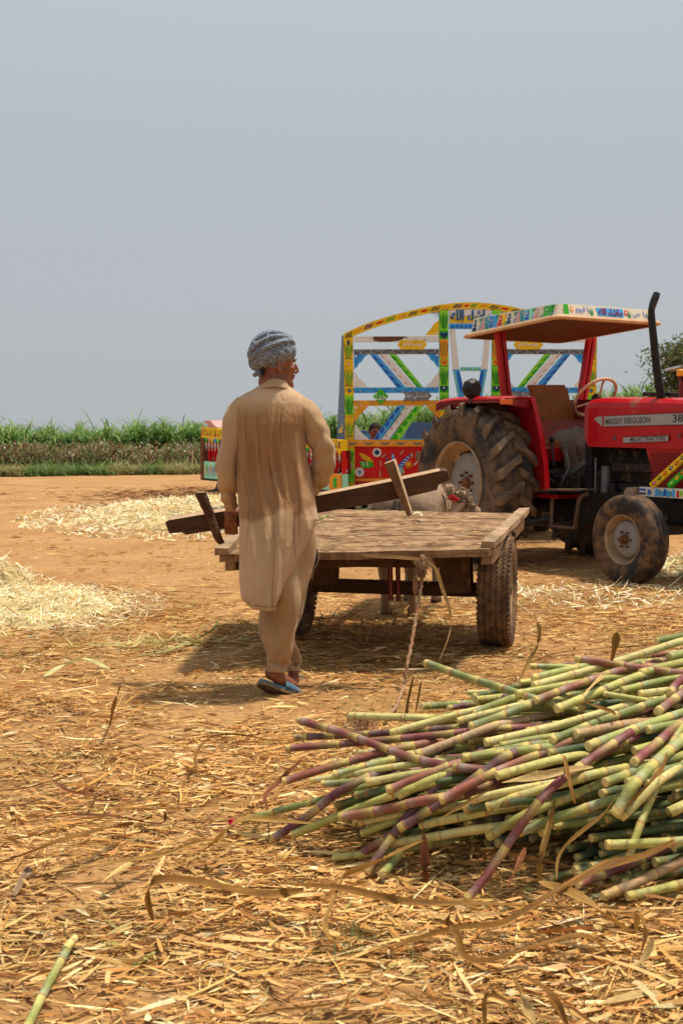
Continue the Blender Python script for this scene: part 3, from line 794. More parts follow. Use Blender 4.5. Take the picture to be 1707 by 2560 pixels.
# litter lying on the deck
mb_ = []
def on_deck(u, v, dz=.012): return BP(u, v, dz)
nn = 420; uu = rng.random(nn) * .93 + .03; vvv = rng.random(nn) * .94 + .03
pos = np.array([list(on_deck(a, b, .008)) for a, b in zip(uu, vvv)])
st = strips(pos, rng.uniform(.02, .11, nn), rng.uniform(.003, .010, nn), rng.normal(0.05, .35, nn), rng.normal(0, .05, nn) + .03, rng.normal(0, .3, nn), rng.normal(0, .1, nn) * .05, rng.normal(0, .1, nn) * .05, 2, .6,
            pick(nn, [(.66, .48, .24), (.5, .3, .13), (.74, .62, .38), (.2, .1, .05)], [4, 4, 2, 3]))
o = np_mesh('deck_litter', *st[:2], [straw_m], st[2]); tag(o, 'bits of straw and leaf strewn over the planks of the cart', 'straw', kind='stuff')
def ribbon(name, label, pts, w, col, cat='dry leaf', group=None, roll=0.0, twist=0.0, fold=0.35, taper=True, seed=0, jagged=0.0):
    """a long leaf blade along smoothed points, creased along its midrib"""
    pts = [Vector(p) for p in pts]; sm = []
    n = len(pts)
    for i in range(n - 1):
        p0, p1, p2, p3 = pts[max(i - 1, 0)], pts[i], pts[i + 1], pts[min(i + 2, n - 1)]
        k = max(3, int((p2 - p1).length / .02))
        for j in range(k):
            t_ = j / k; sm.append(0.5 * ((2 * p1) + (p2 - p0) * t_ + (2 * p0 - 5 * p1 + 4 * p2 - p3) * t_ ** 2 + (3 * p1 - p0 - 3 * p2 + p3) * t_ ** 3))
    sm.append(pts[-1]); N_ = len(sm); r = random.Random(seed)
    vs, cs = [], []
    ph = r.random() * 6; lane = [r.uniform(.72, 1.12) for _ in range(5)]
    for i, p in enumerate(sm):
        t_ = (sm[min(i + 1, N_ - 1)] - sm[max(i - 1, 0)]).normalized()
        sd = t_.cross(Vector((0, 0, 1)))
        if sd.length < .3: sd = t_.cross(Vector((0, 1, 0)))
        sd.normalize(); up = sd.cross(t_)
        f = i / (N_ - 1)
        an = roll + twist * f + .45 * math.sin(f * 7 + ph)
        s2 = sd * math.cos(an) + up * math.sin(an); u2 = up * math.cos(an) - sd * math.sin(an)
        ww = w * .5 * ((1 - .75 * abs(2 * f - 1) ** 3) if taper else 1) * (1 + jagged * r.uniform(-1, 1)) * (1 + .22 * math.sin(f * 5 + ph))
        for a, b in ((-1, 0), (-.5, -.5), (0, -1), (.5, -.45), (1, .05)):
            vs.append(p + s2 * (ww * a) + u2 * (ww * b * fold))
            cs.append([c * (1 + .16 * math.sin(f * 19 + a * 3 + ph)) * (.7 if a == 0 else lane[int(a * 2 + 2)]) for c in col])
    fs = [(i * 5 + a, i * 5 + a + 1, i * 5 + a + 6, i * 5 + a + 5) for i in range(N_ - 1) for a in range(4)]
    o = np_mesh(name, np.array([list(v) for v in vs]), np.array(fs), [leaf_m], np.array(cs), smooth=True)
    recentre(o); tag(o, label, cat, group); return o
leaf_m = mat('dry_leaf', (1, 1, 1), 0.6, var=0.30, scale=14, attr='tint', trans=0.20, spec=0.15, stretch=(1, 1, 1), bump=.3, bscale=90)
for k, (pts, w, c, lb) in enumerate([
        ([(0.0, 7), (0.0, 7)], 0, 0, '')][:0]): pass
def dk(px, py): # ray to the deck plane
    n = (RR - RL).cross(FL - RL); return RP(px, py, RL, n) + Vector((0, 0, .018))
ribbon('dry_leaf', 'long pale dry leaf lying across the left middle of the cart deck', [dk(880, 1292), dk(930, 1291), dk(1010, 1297)], .018, (.62, .44, .22), seed=3)
ribbon('dry_leaf', 'thin straight dry leaf lying at the rear right corner of the cart deck', [dk(1060, 1372), dk(1110, 1363), dk(1150, 1355), dk(1185, 1352)], .010, (.45, .28, .12), seed=4)
ribbon('dry_leaf', 'faint dry leaf lying along the middle of the cart deck', [dk(1070, 1299), dk(1120, 1302), dk(1165, 1308)], .010, (.6, .42, .2), seed=5)
ribbon('dry_leaf', 'short pale dry leaf on the cart deck, in front of its middle', [dk(1078, 1322), dk(1110, 1320)], .022, (.7, .52, .26), seed=6)
ribbon('pale_husk', 'crumpled cream husk on the cart deck under the foot of the yoke peg', [dk(1035, 1291), dk(1045, 1287), dk(1055, 1295)], .03, (.85, .78, .55), 'husk', seed=7, fold=.8)
# the leaf strip and the rope hanging from the rear edge
hl = [P(905, 1388, 6.12), P(1000, 1393, 6.05), P(1060, 1402, 6.0), P(1088, 1420, 5.98), P(1105, 1470, 6.0), P(1122, 1520, 6.03), P(1127, 1560, 6.05), P(1118, 1600, 6.0), P(1098, 1650, 5.95)]
ribbon('dry_leaf', 'long dry leaf strip hanging in a loop from the rear edge of the cart', hl, .022, (.56, .36, .15), roll=1.2, seed=8)
mb = MB()
rp = [P(1053, 1392, 6.08), P(1056, 1440, 6.04), P(1050, 1480, 6.0), P(1040, 1540, 5.92), P(1030, 1600, 5.82), P(1018, 1660, 5.7)]
gp = [G(1010, 1712, .03), G(990, 1768, .03), G(960, 1800, .03)]
allp = rp + gp; dense = []
for i in range(len(allp) - 1):
    for j in range(12): dense.append(allp[i].lerp(allp[i + 1], j / 12) + Vector((random.uniform(-.003, .003), 0, random.uniform(-.002, .002))))
rope_m = mat('rope', (0.36, 0.22, 0.12), 0.95, var=.3, scale=60, bump=.6, bscale=200, dirt=(.36, .12, .07), damt=.3, dscale=25)
for s in range(3):
    tw = []
    for i, p in enumerate(dense):
        a = i * .42 + s * 2.094; tw.append(p + Vector((math.cos(a) * .0045, math.sin(a) * .0045, 0)))
    mb.tube(tw, [.0055 * random.uniform(.8, 1.25) for _ in tw], rope_m, 6)
rope = thing('rope', (dense[-1].x, dense[-1].y, 0), 'frayed brown rope hanging from the rear of the cart down to the ground', 'rope')
mb.build('cord', rope)
mb = MB()
kn_m = mat('knot', (0.30, 0.17, 0.09), 0.95, var=.4, scale=70, bump=.8, bscale=120, dirt=(.32, .045, .025), damt=.18, dscale=30)
mb.ell(P(1055, 1400, 6.03), (.020, .02, .030), kn_m, 10, 8); mb.ell(P(1053, 1432, 6.02), (.024, .02, .030), kn_m, 10, 8); mb.ell(P(1058, 1415, 6.0), (.028, .025, .03), kn_m, 10, 8)
mb.ell(P(1038, 1465, 6.02), (.016, .02, .05), kn_m, 8, 8)
for k in range(90):
    a = P(1053 + random.uniform(-14, 14), 1418 + random.uniform(-22, 26), 6.0); d = Vector((random.uniform(-1, 1), random.uniform(-1, .3), random.uniform(-1, .6))) * .035
    mb.tube([a, a + d * .5, a + d + Vector((0, 0, -.01))], [.003, .002, .001], kn_m, 4)
mb.build('frayed_knot', rope)
mb = MB()
for k in range(120):
    a = G(900 + random.gauss(0, 16), 1812 + random.gauss(0, 7), .02); d = Vector((random.uniform(-1, 1), random.uniform(-1, 1), random.uniform(0, 1.2))) * .03
    mb.tube([a, a + d * .5, a + d], [.003, .0025, .001], kn_m, 4)
o = mb.build('red_tassel'); recentre(o); tag(o, 'reddish clump of frayed fibre lying behind the cane pile', 'tassel')
# red bands hanging under the cart
for k, (x, y0, y1, Yd) in enumerate([(975, 1412, 1502, 6.9), (994, 1412, 1502, 6.95)]):
    mb = MB(); mb.bar(P(x, y0, Yd), P(x + 2, y1, Yd), .012, .030, 'p_maroon', up=(1, 0, 0)); mb.bar(P(x, y0, Yd - .008), P(x + 2, y1, Yd - .008), .004, .004, 'p_pink', up=(1, 0, 0))
    o = mb.build('harness_strap'); recentre(o); tag(o, ['left one of the two dark red straps hanging under the cart', 'right one of the two dark red straps hanging under the cart'][k], 'strap', 'straps hanging under the cart')

# ================================================================= yoke carried by the man
YK = 5.83
yoke = thing('wooden_yoke', tuple(P(770, 1260, YK)), 'heavy brown wooden yoke with two cross pegs carried by the man', 'yoke')
mb = MB()
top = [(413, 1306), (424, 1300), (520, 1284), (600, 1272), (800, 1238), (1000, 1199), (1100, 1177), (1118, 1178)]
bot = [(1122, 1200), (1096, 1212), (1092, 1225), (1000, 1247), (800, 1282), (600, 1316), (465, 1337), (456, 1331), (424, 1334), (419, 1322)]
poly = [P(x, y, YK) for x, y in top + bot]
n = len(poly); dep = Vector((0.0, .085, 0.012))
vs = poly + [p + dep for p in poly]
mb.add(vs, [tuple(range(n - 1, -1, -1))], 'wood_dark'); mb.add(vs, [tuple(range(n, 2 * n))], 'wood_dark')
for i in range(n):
    j = (i + 1) % n; mb.add([vs[i], vs[j], vs[j + n], vs[i + n]], [(0, 1, 2, 3)], 'wood_lit' if i < 6 else 'wood_dark')
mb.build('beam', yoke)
mb = MB()
pts = [P(502, 1232, YK - .05), P(514, 1262, YK - .055), P(527, 1290, YK - .04), P(536, 1320, YK - .045), P(546, 1345, YK - .05), P(557, 1362, YK - .05)]
rr = [.030, .027, .025, .024, .022, .014]
dn = []; rd = []
for i in range(5):
    for j in range(6): dn.append(pts[i].lerp(pts[i + 1], j / 6) + Vector((random.uniform(-.002, .002), 0, 0))); rd.append(lerp(rr[i], rr[i + 1], j / 6) * random.uniform(.94, 1.06))
mb.tube(dn, rd, 'wood_dark', 10); mb.ell(dn[0], (.028, .028, .006), 'wood_lit', 10, 4)
mb.build('peg', yoke)
mb = MB()
a, b, c, d = P(960, 1160, YK - .055), P(984, 1151, YK - .055), P(1029, 1288, YK - .055), P(1018, 1292, YK - .055)
vs = [a, b, c, d]; dp = Vector((.012, .05, .008)); vs += [q + dp for q in vs]
mb.add(vs, [(3, 2, 1, 0), (4, 5, 6, 7), (0, 4, 7, 3), (2, 3, 7, 6)], 'wood_warm' if 'wood_warm' in _mats else mat('wood_warm', (0.18, 0.085, 0.033), .7, var=.35, scale=8, bump=.6, bscale=25, dirt=(.10, .045, .02), damt=.3, dscale=18))
mb.add(vs, [(0, 1, 5, 4), (1, 2, 6, 5)], 'wood_lit')
mb.build('peg', yoke)

# ================================================================= donkey in front of the cart
fur = mat('fur', (0.30, 0.20, 0.125), 0.85, var=.22, scale=7, bump=.35, bscale=120, dirt=(.23, .15, .10), damt=.35, dscale=3)
def donkey(base, yaw):
    root = thing('donkey', base, 'pale brown donkey standing between the shafts, seen from behind over the cart deck', 'donkey', rz=yaw)
    # local: +Y forwards, X right
    mb = MB()
    prof = [(-.40, .66, .10, .12), (-.36, .72, .17, .18), (-.25, .76, .205, .22), (-.10, .77, .205, .225), (.10, .74, .215, .235), (.30, .73, .225, .245), (.50, .75, .21, .245), (.62, .79, .16, .22), (.70, .83, .11, .16)]
    pts = [Vector((0, y, z)) for y, z, a, b in prof]
    vs = []; nn = 20
    for (y, z, a, b) in prof:
        for k in range(nn):
            an = 2 * math.pi * k / nn; vs.append(Vector((math.cos(an) * a, y, z + math.sin(an) * b)))
    fs = [(i * nn + k, i * nn + (k + 1) % nn, (i + 1) * nn + (k + 1) % nn, (i + 1) * nn + k) for i in range(len(prof) - 1) for k in range(nn)]
    fs += [tuple(range(nn - 1, -1, -1)), tuple(range((len(prof) - 1) * nn, len(prof) * nn))]
    mb.add(vs, fs, fur)
    def T(pts, rs, n=10): mb.tube(pts, rs, fur, n)
    for s in (-1, 1):
        T([(s * .11, -.20, .80), (s * .135, -.24, .66), (s * .12, -.20, .50), (s * .105, -.36, .36), (s * .10, -.34, .20), (s * .10, -.32, .08), (s * .10, -.29, .02)],
          [(.12, .15), (.105, .14), .075, .045, .030, .036, .045])
        T([(s * .12, .50, .62), (s * .12, .50, .45), (s * .115, .50, .33), (s * .11, .49, .20), (s * .11, .48, .08), (s * .11, .50, .02)], [.09, .058, .044, .030, .034, .044])
        mb.ell((s * .10, -.30, .80), (.115, .13, .14), fur)                     # haunch
        mb.ell((.12 + s * .07, .98, .80), (.026, .10, .03), fur)                   # ears laid back
    T([(0, .62, .82), (.03, .78, .80), (.08, .92, .74)], [(.11, .17), (.09, .13), (.08, .11)])
    T([(.10, .98, .76), (.13, 1.10, .64), (.16, 1.20, .50), (.17, 1.25, .42)], [(.085, .11), (.08, .10), (.055, .07), (.05, .055)])
    mb.ell((.17, 1.25, .42), (.055, .05, .05), fur)
    b = mb.build('body', root, local=True); fuse(b, .014, 5)
    mb = MB(); mb.tube([(0, -.40, .84), (0, -.435, .76), (0, -.44, .60), (0, -.43, .42)], [.022, .018, .016, .02], mat('tail_hair', (.10, .065, .045), .9, var=.3, scale=40), 8); mb.build('tail', root, local=True)
    hoof = mat('hoof', (.07, .05, .04), .6, var=.3)
    for s in (-1, 1):
        for y in (-.27, .515):
            mb = MB(); mb.lathe([(.001, .055), (.034, .055), (.046, .0), (.001, .0)], (s * (.10 if y < 0 else .11), y, 0), (0, 0, 1), hoof, 14); mb.build('hoof', root, local=True)
    for s in (-1, 1):
        mb = MB(); mb.ell((.125 + s * .074, 1.06, .70), .014, 'black_metal', 8, 6); mb.build('eye', root, local=True)
    return root
dk_root = donkey((0.50, 8.34, 0), rad(-16))
# harness pad and collar, resting on the donkey
sack_m = mat('sackcloth', (0.36, 0.255, 0.155), 0.95, var=.3, scale=30, bump=.8, bscale=45, dirt=(.33, .2, .12), damt=.3)
har = thing('harness_collar', (1.2, 8.8, 0.8), 'straw-stuffed sackcloth collar with red wool tuft on the donkey', 'harness')
mb = MB()
for k in range(9):
    a = k / 8; p = P(1122 + 66 * a, 1222 + 52 * a + 10 * math.sin(a * 9), 8.6)
    mb.ell(p, (.045, .05, .036 + .006 * math.cos(k * 3)), sack_m, 12, 8)
b = mb.build('padding', har); fuse(b, .012, 2)
mb = MB()
for k in range(190):
    a_ = random.random(); q = P(1122 + 66 * a_ + random.gauss(0, 5), 1222 + 52 * a_ + 10 * math.sin(a_ * 8) + random.gauss(0, 8), 8.52); d = Vector((random.uniform(-1, 1), random.uniform(-1, 0), random.uniform(-.8, 1))) * .05
    mb.tube([q, q + d * .6, q + d], [.005, .004, .002], sack_m, 4)
mb.build('loose_straw', har)
mb = MB()
for k in range(22):
    q = P(1132 + random.gauss(0, 5), 1245 + random.gauss(0, 4), 8.46); d = Vector((random.uniform(-1, 1), -.6, random.uniform(-1, 1))) * .025
    mb.tube([q, q + d], [.006, .004], 'p_red', 4)
mb.build('wool_tuft', har)
# rolled beige bundle tied with green cord on the front edge of the deck
bun = thing('cloth_bundle', tuple(P(975, 1272, 8.05)), 'beige cloth bundle tied with green cord at the front edge of the cart', 'bundle')
mb = MB(); mb.tube([P(948, 1272, 8.05), P(960, 1262, 8.05), P(980, 1252, 8.05), P(1002, 1246, 8.1), P(1012, 1250, 8.1)], [.035, .058, .066, .06, .03], sack_m, 12); b = mb.build('cloth', bun); sub(b)
mb = MB(); cord = mat('green_cord', (.12, .17, .06), .9, var=.3)
for k in range(4):
    c0 = P(962 + k * 11, 1262 - k * 5, 8.05); mb.lathe([(.062, -.008), (.068, 0), (.062, .008)], c0, (P(1002, 1246, 8.1) - P(960, 1262, 8.05)), cord, 16)
mb.tube([P(905, 1276, 7.95), P(930, 1270, 8), P(950, 1272, 8)], .008, cord, 6)
mb.build('cord', bun)
# ================================================================= tractor
PHI = rad(29)
TH = Vector((math.sin(PHI), -math.cos(PHI), 0)); TL = Vector((math.cos(PHI), math.sin(PHI), 0))
TO = Vector((2.06, 12.13, 0))
tr = thing('tractor', tuple(TO), 'red tractor with painted sun canopy and muddy lugged rear tyres', 'tractor', rz=math.atan2(TH.y, TH.x))
def W(x, y, z): return TO + TH * x + TL * y + Vector((0, 0, z))
def TS(px, py, yl):
    """photo point on the tractor's lengthwise plane at local y"""
    return RP(px, py, W(0, yl, 0), TL)
def TF(px, py, xl):
    return RP(px, py, W(xl, 0, 0), TH)
def TT(px, py, zl): return RP(px, py, W(0, 0, zl), Vector((0, 0, 1)))

def ag_tyre(mb, c, ax, R, w, rim):
    prof = wheel_profile(R, w, rim, 1.02)
    mb.lathe(prof, c, ax, 'tyre_tractor', 72)
    ax = Vector(ax).normalized(); u = ax.cross(Vector((0, 0, 1))).normalized(); wv = ax.cross(u)
    def pt(r_, an, o): return c + (u * math.cos(an) + wv * math.sin(an)) * r_ + ax * o
    NL = 19; lh = .050
    for side in (-1, 1):
        for k in range(NL):
            a0 = 2 * math.pi * (k + (0.5 if side > 0 else 0)) / NL
            # lug sweeps from near the centre line out to the shoulder, and down the side
            path = [(-.04, 0.0, R), (.16, .045, R), (.34, .105, R * .998), (.47, .155, R * .975), (.515, .18, R * .90)]
            rows = []
            for i, (o, da, r_) in enumerate(path):
                an = a0 - da * 1.25; hw = (.062 if i < 1 else .050 if i < 3 else .062) / R * .62
                top = r_ + (lh if i < 4 else .012); b = r_ - .02
                oo = side * o * w; oo2 = oo if i < 4 else side * (o + .0) * w
                rows.append([pt(b, an - hw * 1.5, oo), pt(top, an - hw, oo * (1.0 if i < 3 else 1.03)), pt(top, an + hw, oo * (1.0 if i < 3 else 1.03)), pt(b, an + hw * 1.5, oo2)])
            vs = [v for r_ in rows for v in r_]; fs = [(0, 1, 2, 3), (19, 18, 17, 16)]
            for i in range(4):
                for a in range(3): fs.append((i * 4 + a, i * 4 + 4 + a, i * 4 + 5 + a, i * 4 + 1 + a))
            if side < 0: fs = [f[::-1] for f in fs]
            mb.add(vs, fs, 'tyre_lug')
def bolts(mb, c, ax, r_, n, off, br, m='rust'):
    ax = Vector(ax).normalized(); u = ax.cross(Vector((0, 0, 1))).normalized(); w = ax.cross(u)
    for k in range(n):
        d = u * math.cos(k * 2 * math.pi / n) + w * math.sin(k * 2 * math.pi / n)
        mb.tube([c + d * r_ + ax * (off - .02), c + d * r_ + ax * (off + .02)], br, m, 6)
def rear_wheel(side):
    c = W(.06, side * .82, .825); ax = TL * side
    wr = thing_part('rear_wheel', tr)
    mb = MB(); ag_tyre(mb, c, ax, .785, .46, .42); t = mb.build('tyre', tr); t.parent = wr
    mb = MB()
    mb.lathe([(.43, .185), (.435, .205), (.415, .21), (.395, .17), (.385, .12), (.345, .07), (.335, .0), (.345, -.12), (.41, -.19), (.43, -.19)], c, ax, 'rim_muddy', 48)
    r = mb.build('rim', tr); r.parent = wr
    mb = MB()
    mb.lathe([(.30, .045), (.315, .055), (.30, .075), (.20, .085), (.12, .075), (.085, .08), (.001, .08)], c, ax, 'rim_grey', 40)
    mb.lathe([(.30, .045), (.001, .04)], c, ax, 'rim_muddy', 40)
    for k in range(4):
        u = ax.cross(Vector((0, 0, 1))).normalized(); w = ax.cross(u); an = k * math.pi / 2 + .7; d = u * math.cos(an) + w * math.sin(an)
        mb.bar(c + d * .26 + ax * .04, c + d * .37 + ax * .06, .11, .03, 'rim_muddy', up=ax)
    r = mb.build('wheel_disc', tr); r.parent = wr
    mb = MB(); bolts(mb, c, ax, .105, 8, .09, .016); mb.lathe([(.001, .115), (.05, .115), (.062, .10), (.062, .07)], c, ax, 'rust', 20)
    r = mb.build('hub', tr); r.parent = wr
rear_wheel(-1); rear_wheel(1)
FWX = 2.2
def front_wheel(side):
    c = W(FWX, side * .66, .395); ax = TL * side
    wr = thing_part('front_wheel', tr)
    mb = MB(); R, w, rim = .395, .225, .215; h = w / 2
    prof = [(rim, -h * .72), (rim + .02, -h * .9), (.30, -h * 1.04), (.345, -h), (.372, -h * .9), (.385, -h * .8), (.395, -h * .62), (.397, -h * .34), (.375, -h * .26), (.375, -h * .14), (.401, -h * .07),
            (.401, h * .07), (.375, h * .14), (.375, h * .26), (.397, h * .34), (.395, h * .62), (.385, h * .8), (.372, h * .9), (.345, h), (.30, h * 1.04), (rim + .02, h * .9), (rim, h * .72)]
    mt = mat('tyre_front', (0.032, 0.027, 0.025), .85, var=.35, scale=8, bump=.5, bscale=60, dirt=(.20, .11, .055), damt=.42, dscale=6)
    mb.lathe(prof, c, ax, mt, 64); t = mb.build('tyre', tr); t.parent = wr
    mb = MB()
    mb.lathe([(.222, .075), (.228, .09), (.212, .094), (.200, .075), (.195, .035), (.165, .02), (.16, -.05), (.22, -.08)], c, ax, 'rim_muddy', 40)
    r = mb.build('rim', tr); r.parent = wr
    mb = MB(); mb.lathe([(.165, .018), (.168, .03), (.155, .045), (.11, .052), (.065, .05), (.001, .05)], c, ax, 'rim_grey', 36)
    r = mb.build('wheel_disc', tr); r.parent = wr
    mb = MB(); bolts(mb, c, ax, .072, 6, .058, .010); mb.lathe([(.001, .12), (.022, .12), (.03, .10), (.042, .085), (.045, .045)], c, ax, 'rust', 16)
    r = mb.build('hub', tr); r.parent = wr
front_wheel(-1); front_wheel(1)

# chassis, gearbox, engine
mb = MB()
def lb(x0, x1, y0, y1, z0, z1, m, mb_=None, jit=0.0):
    (mb_ or mb).box(W((x0 + x1) / 2, (y0 + y1) / 2, (z0 + z1) / 2), (x1 - x0, y1 - y0, z1 - z0), m, Matrix((TH, TL, Vector((0, 0, 1)))).transposed(), jit)
lb(-.35, .25, -.60, .60, .62, .96, 'engine'); lb(-.30, 1.3, -.20, .20, .52, .98, 'engine'); lb(-.1, .15, -.28, .28, .5, 1.05, 'engine')
mb.build('gearbox', tr)
mb = MB()
lb(1.25, 2.25, -.20, .20, .50, .86, 'engine'); lb(1.32, 2.15, -.13, .13, .84, 1.20, 'engine'); lb(1.5, 2.1, -.24, -.10, .97, 1.05, 'engine'); lb(1.45, 1.95, -.24, -.18, .6, .78, 'engine')
for k in range(4): mb.tube([W(1.45 + k * .17, -.15, 1.0), W(1.45 + k * .17, -.22, 1.08), W(1.45 + k * .17, -.13, 1.16)], .012, 'black_metal', 6)
mb.tube([W(1.42, -.24, .70), W(1.42, -.24, 1.02)], .045, 'grey_metal', 12); mb.tube([W(1.55, -.26, .62), W(1.55, -.26, .86)], .04, 'black_metal', 12)
mb.tube([W(1.80, -.30, .77), W(1.95, -.30, .78)], .065, 'rim_muddy', 14); mb.tube([W(1.32, -.28, .45), W(1.32, -.28, 1.1)], .012, 'grey_metal', 6)
mb.tube([W(1.3, -.26, .50), W(1.7, -.26, .50), W(2.1, -.24, .56)], .018, 'black_metal', 8)
mb.build('engine', tr)
mb = MB(); lb(2.10, 2.95, -.19, .19, .50, .74, 'black_metal'); lb(2.1, 2.3, -.58, .58, .42, .52, 'black_metal'); 
for s in (-1, 1): mb.tube([W(2.2, s * .56, .40), W(2.2, s * .56, .62)], .04, 'black_metal', 10)
mb.build('front_axle', tr)
mb = MB(); mb.prism([W(1.12, -.24, .50), W(1.22, -.24, .50), W(1.22, -.24, 1.30), W(1.12, -.24, 1.30)], TL * .48, 'black_metal'); 
mb.bar(W(.55, -.26, .74), W(1.15, -.26, 1.05), .04, .05, 'grey_metal'); mb.bar(W(.60, -.30, .9), W(1.1, -.26, .62), .03, .04, 'engine'); lb(.7, 1.1, -.30, -.15, .62, .92, 'engine')
mb.tube([W(.9, -.30, 1.22), W(1.0, -.34, 1.0), W(.85, -.33, .8)], .015, 'grey_metal', 6); mb.tube([W(.6, -.2, 1.0), W(.66, -.28, 1.25)], .012, 'grey_metal', 6); mb.ell(W(.66, -.28, 1.27), .03, 'black_metal', 10, 8)
mb.build('bulkhead', tr)

# hood
hood = thing_part('hood', tr)
mb = MB()
hx0, hx1 = 1.33, 2.98; hw = .285
def hood_sec(x):
    t_ = (x - hx0) / (hx1 - hx0); zt = 1.685 - .075 * t_ ** 1.2; zb = 1.205 - .02 * t_; 
    w = hw * (1 - .05 * t_)
    return [(-w, zb), (-w, zt - .10), (-w + .012, zt - .05), (-w + .05, zt - .015), (-w * .5, zt), (0, zt + .004), (w * .5, zt), (w - .05, zt - .015), (w - .012, zt - .05), (w, zt - .10), (w, zb)]
xs = [1.33, 1.335, 1.5, 1.8, 2.1, 2.4, 2.7, 2.96, 2.98]
vs = []
for x in xs: vs += [W(x, y, z) for y, z in hood_sec(x)]
q = 11; fs = [(i * q + a, i * q + a + 1, (i + 1) * q + a + 1, (i + 1) * q + a) for i in range(len(xs) - 1) for a in range(q - 1)]
fs += [tuple(range(q)), tuple(range((len(xs) - 1) * q + q - 1, (len(xs) - 1) * q - 1, -1))]
mb.add(vs, fs, 'red_paint'); b = mb.build('hood_panel', tr); b.parent = hood
# cowl: the chamfered piece behind the hood
mb = MB(); s0 = hood_sec(1.33); 
cw = [(1.325, 0, 0), (1.22, -.012, 0), (1.06, -.05, 0)]
c1 = [W(1.325, y, z) for y, z in hood_sec(1.33)]; c2 = [W(1.17, y * .96, z if z < 1.6 else z - .015) for y, z in hood_sec(1.33)]
def zmap(z): return 1.21 + (z - 1.205) * .90 if z > 1.3 else 1.30
c3 = [W(1.09, y * .80, zmap(z)) for y, z in hood_sec(1.33)]
c2 = [W(1.20, y * .97, 1.205 + (z - 1.205) * .985) for y, z in hood_sec(1.33)]
vs = c1 + c2 + c3; fs = [(i * q + a, i * q + a + 1, (i + 1) * q + a + 1, (i + 1) * q + a) for i in range(2) for a in range(q - 1)] + [tuple(range(2 * q, 3 * q)), tuple(range(q - 1, -1, -1))]
mb.add(vs, fs, 'red_paint'); b = mb.build('cowl', tr); b.parent = hood
# side decals: stripe, arrow end and plate, standing just proud
def side_quad(mb_, pts, y, m): 
    mb_.prism([W(x, y, z) for x, z in pts], -TL * .004, m)
def toL(px, py, y=-.285):
    p = TS(px, py, y) - TO; return (p.dot(TH), p.z)
mb = MB()
A = toL(1510, 1040); Bq = toL(1510, 1067); A2 = toL(1703, 1032); B2 = toL(1703, 1062)
ex = 2.9
def ext(a, b, x): t_ = (x - a[0]) / (b[0] - a[0]); return (x, a[1] + (b[1] - a[1]) * t_)
side_quad(mb, [A, ext(A, A2, ex), ext(Bq, B2, ex), Bq], -.288, 'decal_black')
ins = .004
side_quad(mb, [(A[0] + ins, A[1] - ins), (ext(A, A2, ex)[0] - ins, ext(A, A2, ex)[1] - ins), (ext(Bq, B2, ex)[0] - ins, ext(Bq, B2, ex)[1] + ins), (Bq[0] + ins, Bq[1] + ins)], -.291, 'decal_grey')
ar = [toL(1485, 1047), toL(1492, 1042), toL(1506, 1041), toL(1506, 1066), toL(1500, 1062)]
side_quad(mb, ar, -.287, 'decal_grey')
def side_text(mb_, s, p0, p1, p2, y, m, bold=True):
    a = toL(*p0); b = toL(*p1); c = toL(*p2)
    o = W(a[0], y, a[1]); write(mb_, s, o, W(b[0], y, b[1]) - o, W(c[0], y, c[1]) - o, m, bold)
side_text(mb, 'MASSEY FERGUSON', (1515, 1062), (1626, 1057), (1515, 1047), -.2965, 'decal_black')
side_text(mb, '385', (1682, 1056), (1722, 1054), (1682, 1036), -.2965, 'decal_black')
P0 = [toL(1558, 1093), toL(1672, 1088), toL(1672, 1103), toL(1558, 1108)]
side_quad(mb, P0, -.288, 'decal_black'); c0 = (sum(p[0] for p in P0) / 4, sum(p[1] for p in P0) / 4)
side_quad(mb, [(c0[0] + (p[0] - c0[0]) * .985, c0[1] + (p[1] - c0[1]) * .86) for p in P0], -.291, 'decal_grey')
side_text(mb, 'MILLAT TRACTORS', (1576, 1104), (1664, 1100), (1576, 1094), -.2965, 'decal_black')
b = mb.build('side_decal', tr); b.parent = hood; b['label'] = 'grey stripe and plate with black lettering on the hood side'
for px, py in ((1535, 1095), (1697, 1089)):
    mb = MB(); mb.tube([TS(px, py, -.284), TS(px, py, -.298)], .018, 'step_metal', 10)
    b = mb.build('hood_catch', tr); b.parent = hood
# lower side panel with louvres
mb = MB()
pp = [toL(1611, 1113, -.25), toL(1707, 1108, -.25), (2.92, 1.195), (2.92, .78), toL(1640, 1212, -.25)]
mb.prism([W(x, -.25, z) for x, z in pp], TL * .02, 'red_paint'); mb.prism([W(x, .23, z) for x, z in pp], TL * .02, 'red_paint')
lv = mat('louvre', (.22, .008, .01), .5, var=.2)
for k in range(9): mb.bar(W(2.02 + .004 * k, -.262, 1.14 - k * .036), W(2.85, -.262, 1.14 - k * .036), .012, .022, lv)
b = mb.build('side_panel', tr); b.parent = hood
mb = MB(); lb(2.93, 2.99, -.24, .24, .80, 1.18, 'black_metal'); b = mb.build('grille', tr); b.parent = hood
mb = MB(); mb.bar(W(1.75, -.05, 1.70), W(2.1, -.05, 1.685), .12, .04, 'black_metal'); mb.build('air_cap', tr)
# exhaust
mb = MB()
ep = [(1652, 1000), (1646, 960), (1640, 920), (1633, 850), (1628, 800), (1627, 775), (1632, 757), (1638, 742), (1641, 733)]
mb.tube([TF(x, y, 2.05) for x, y in ep], [.040, .038, .036, .035, .033, .030, .034, .034, .030], 'black_metal', 14, cap=False); mb.build('exhaust_pipe', tr)

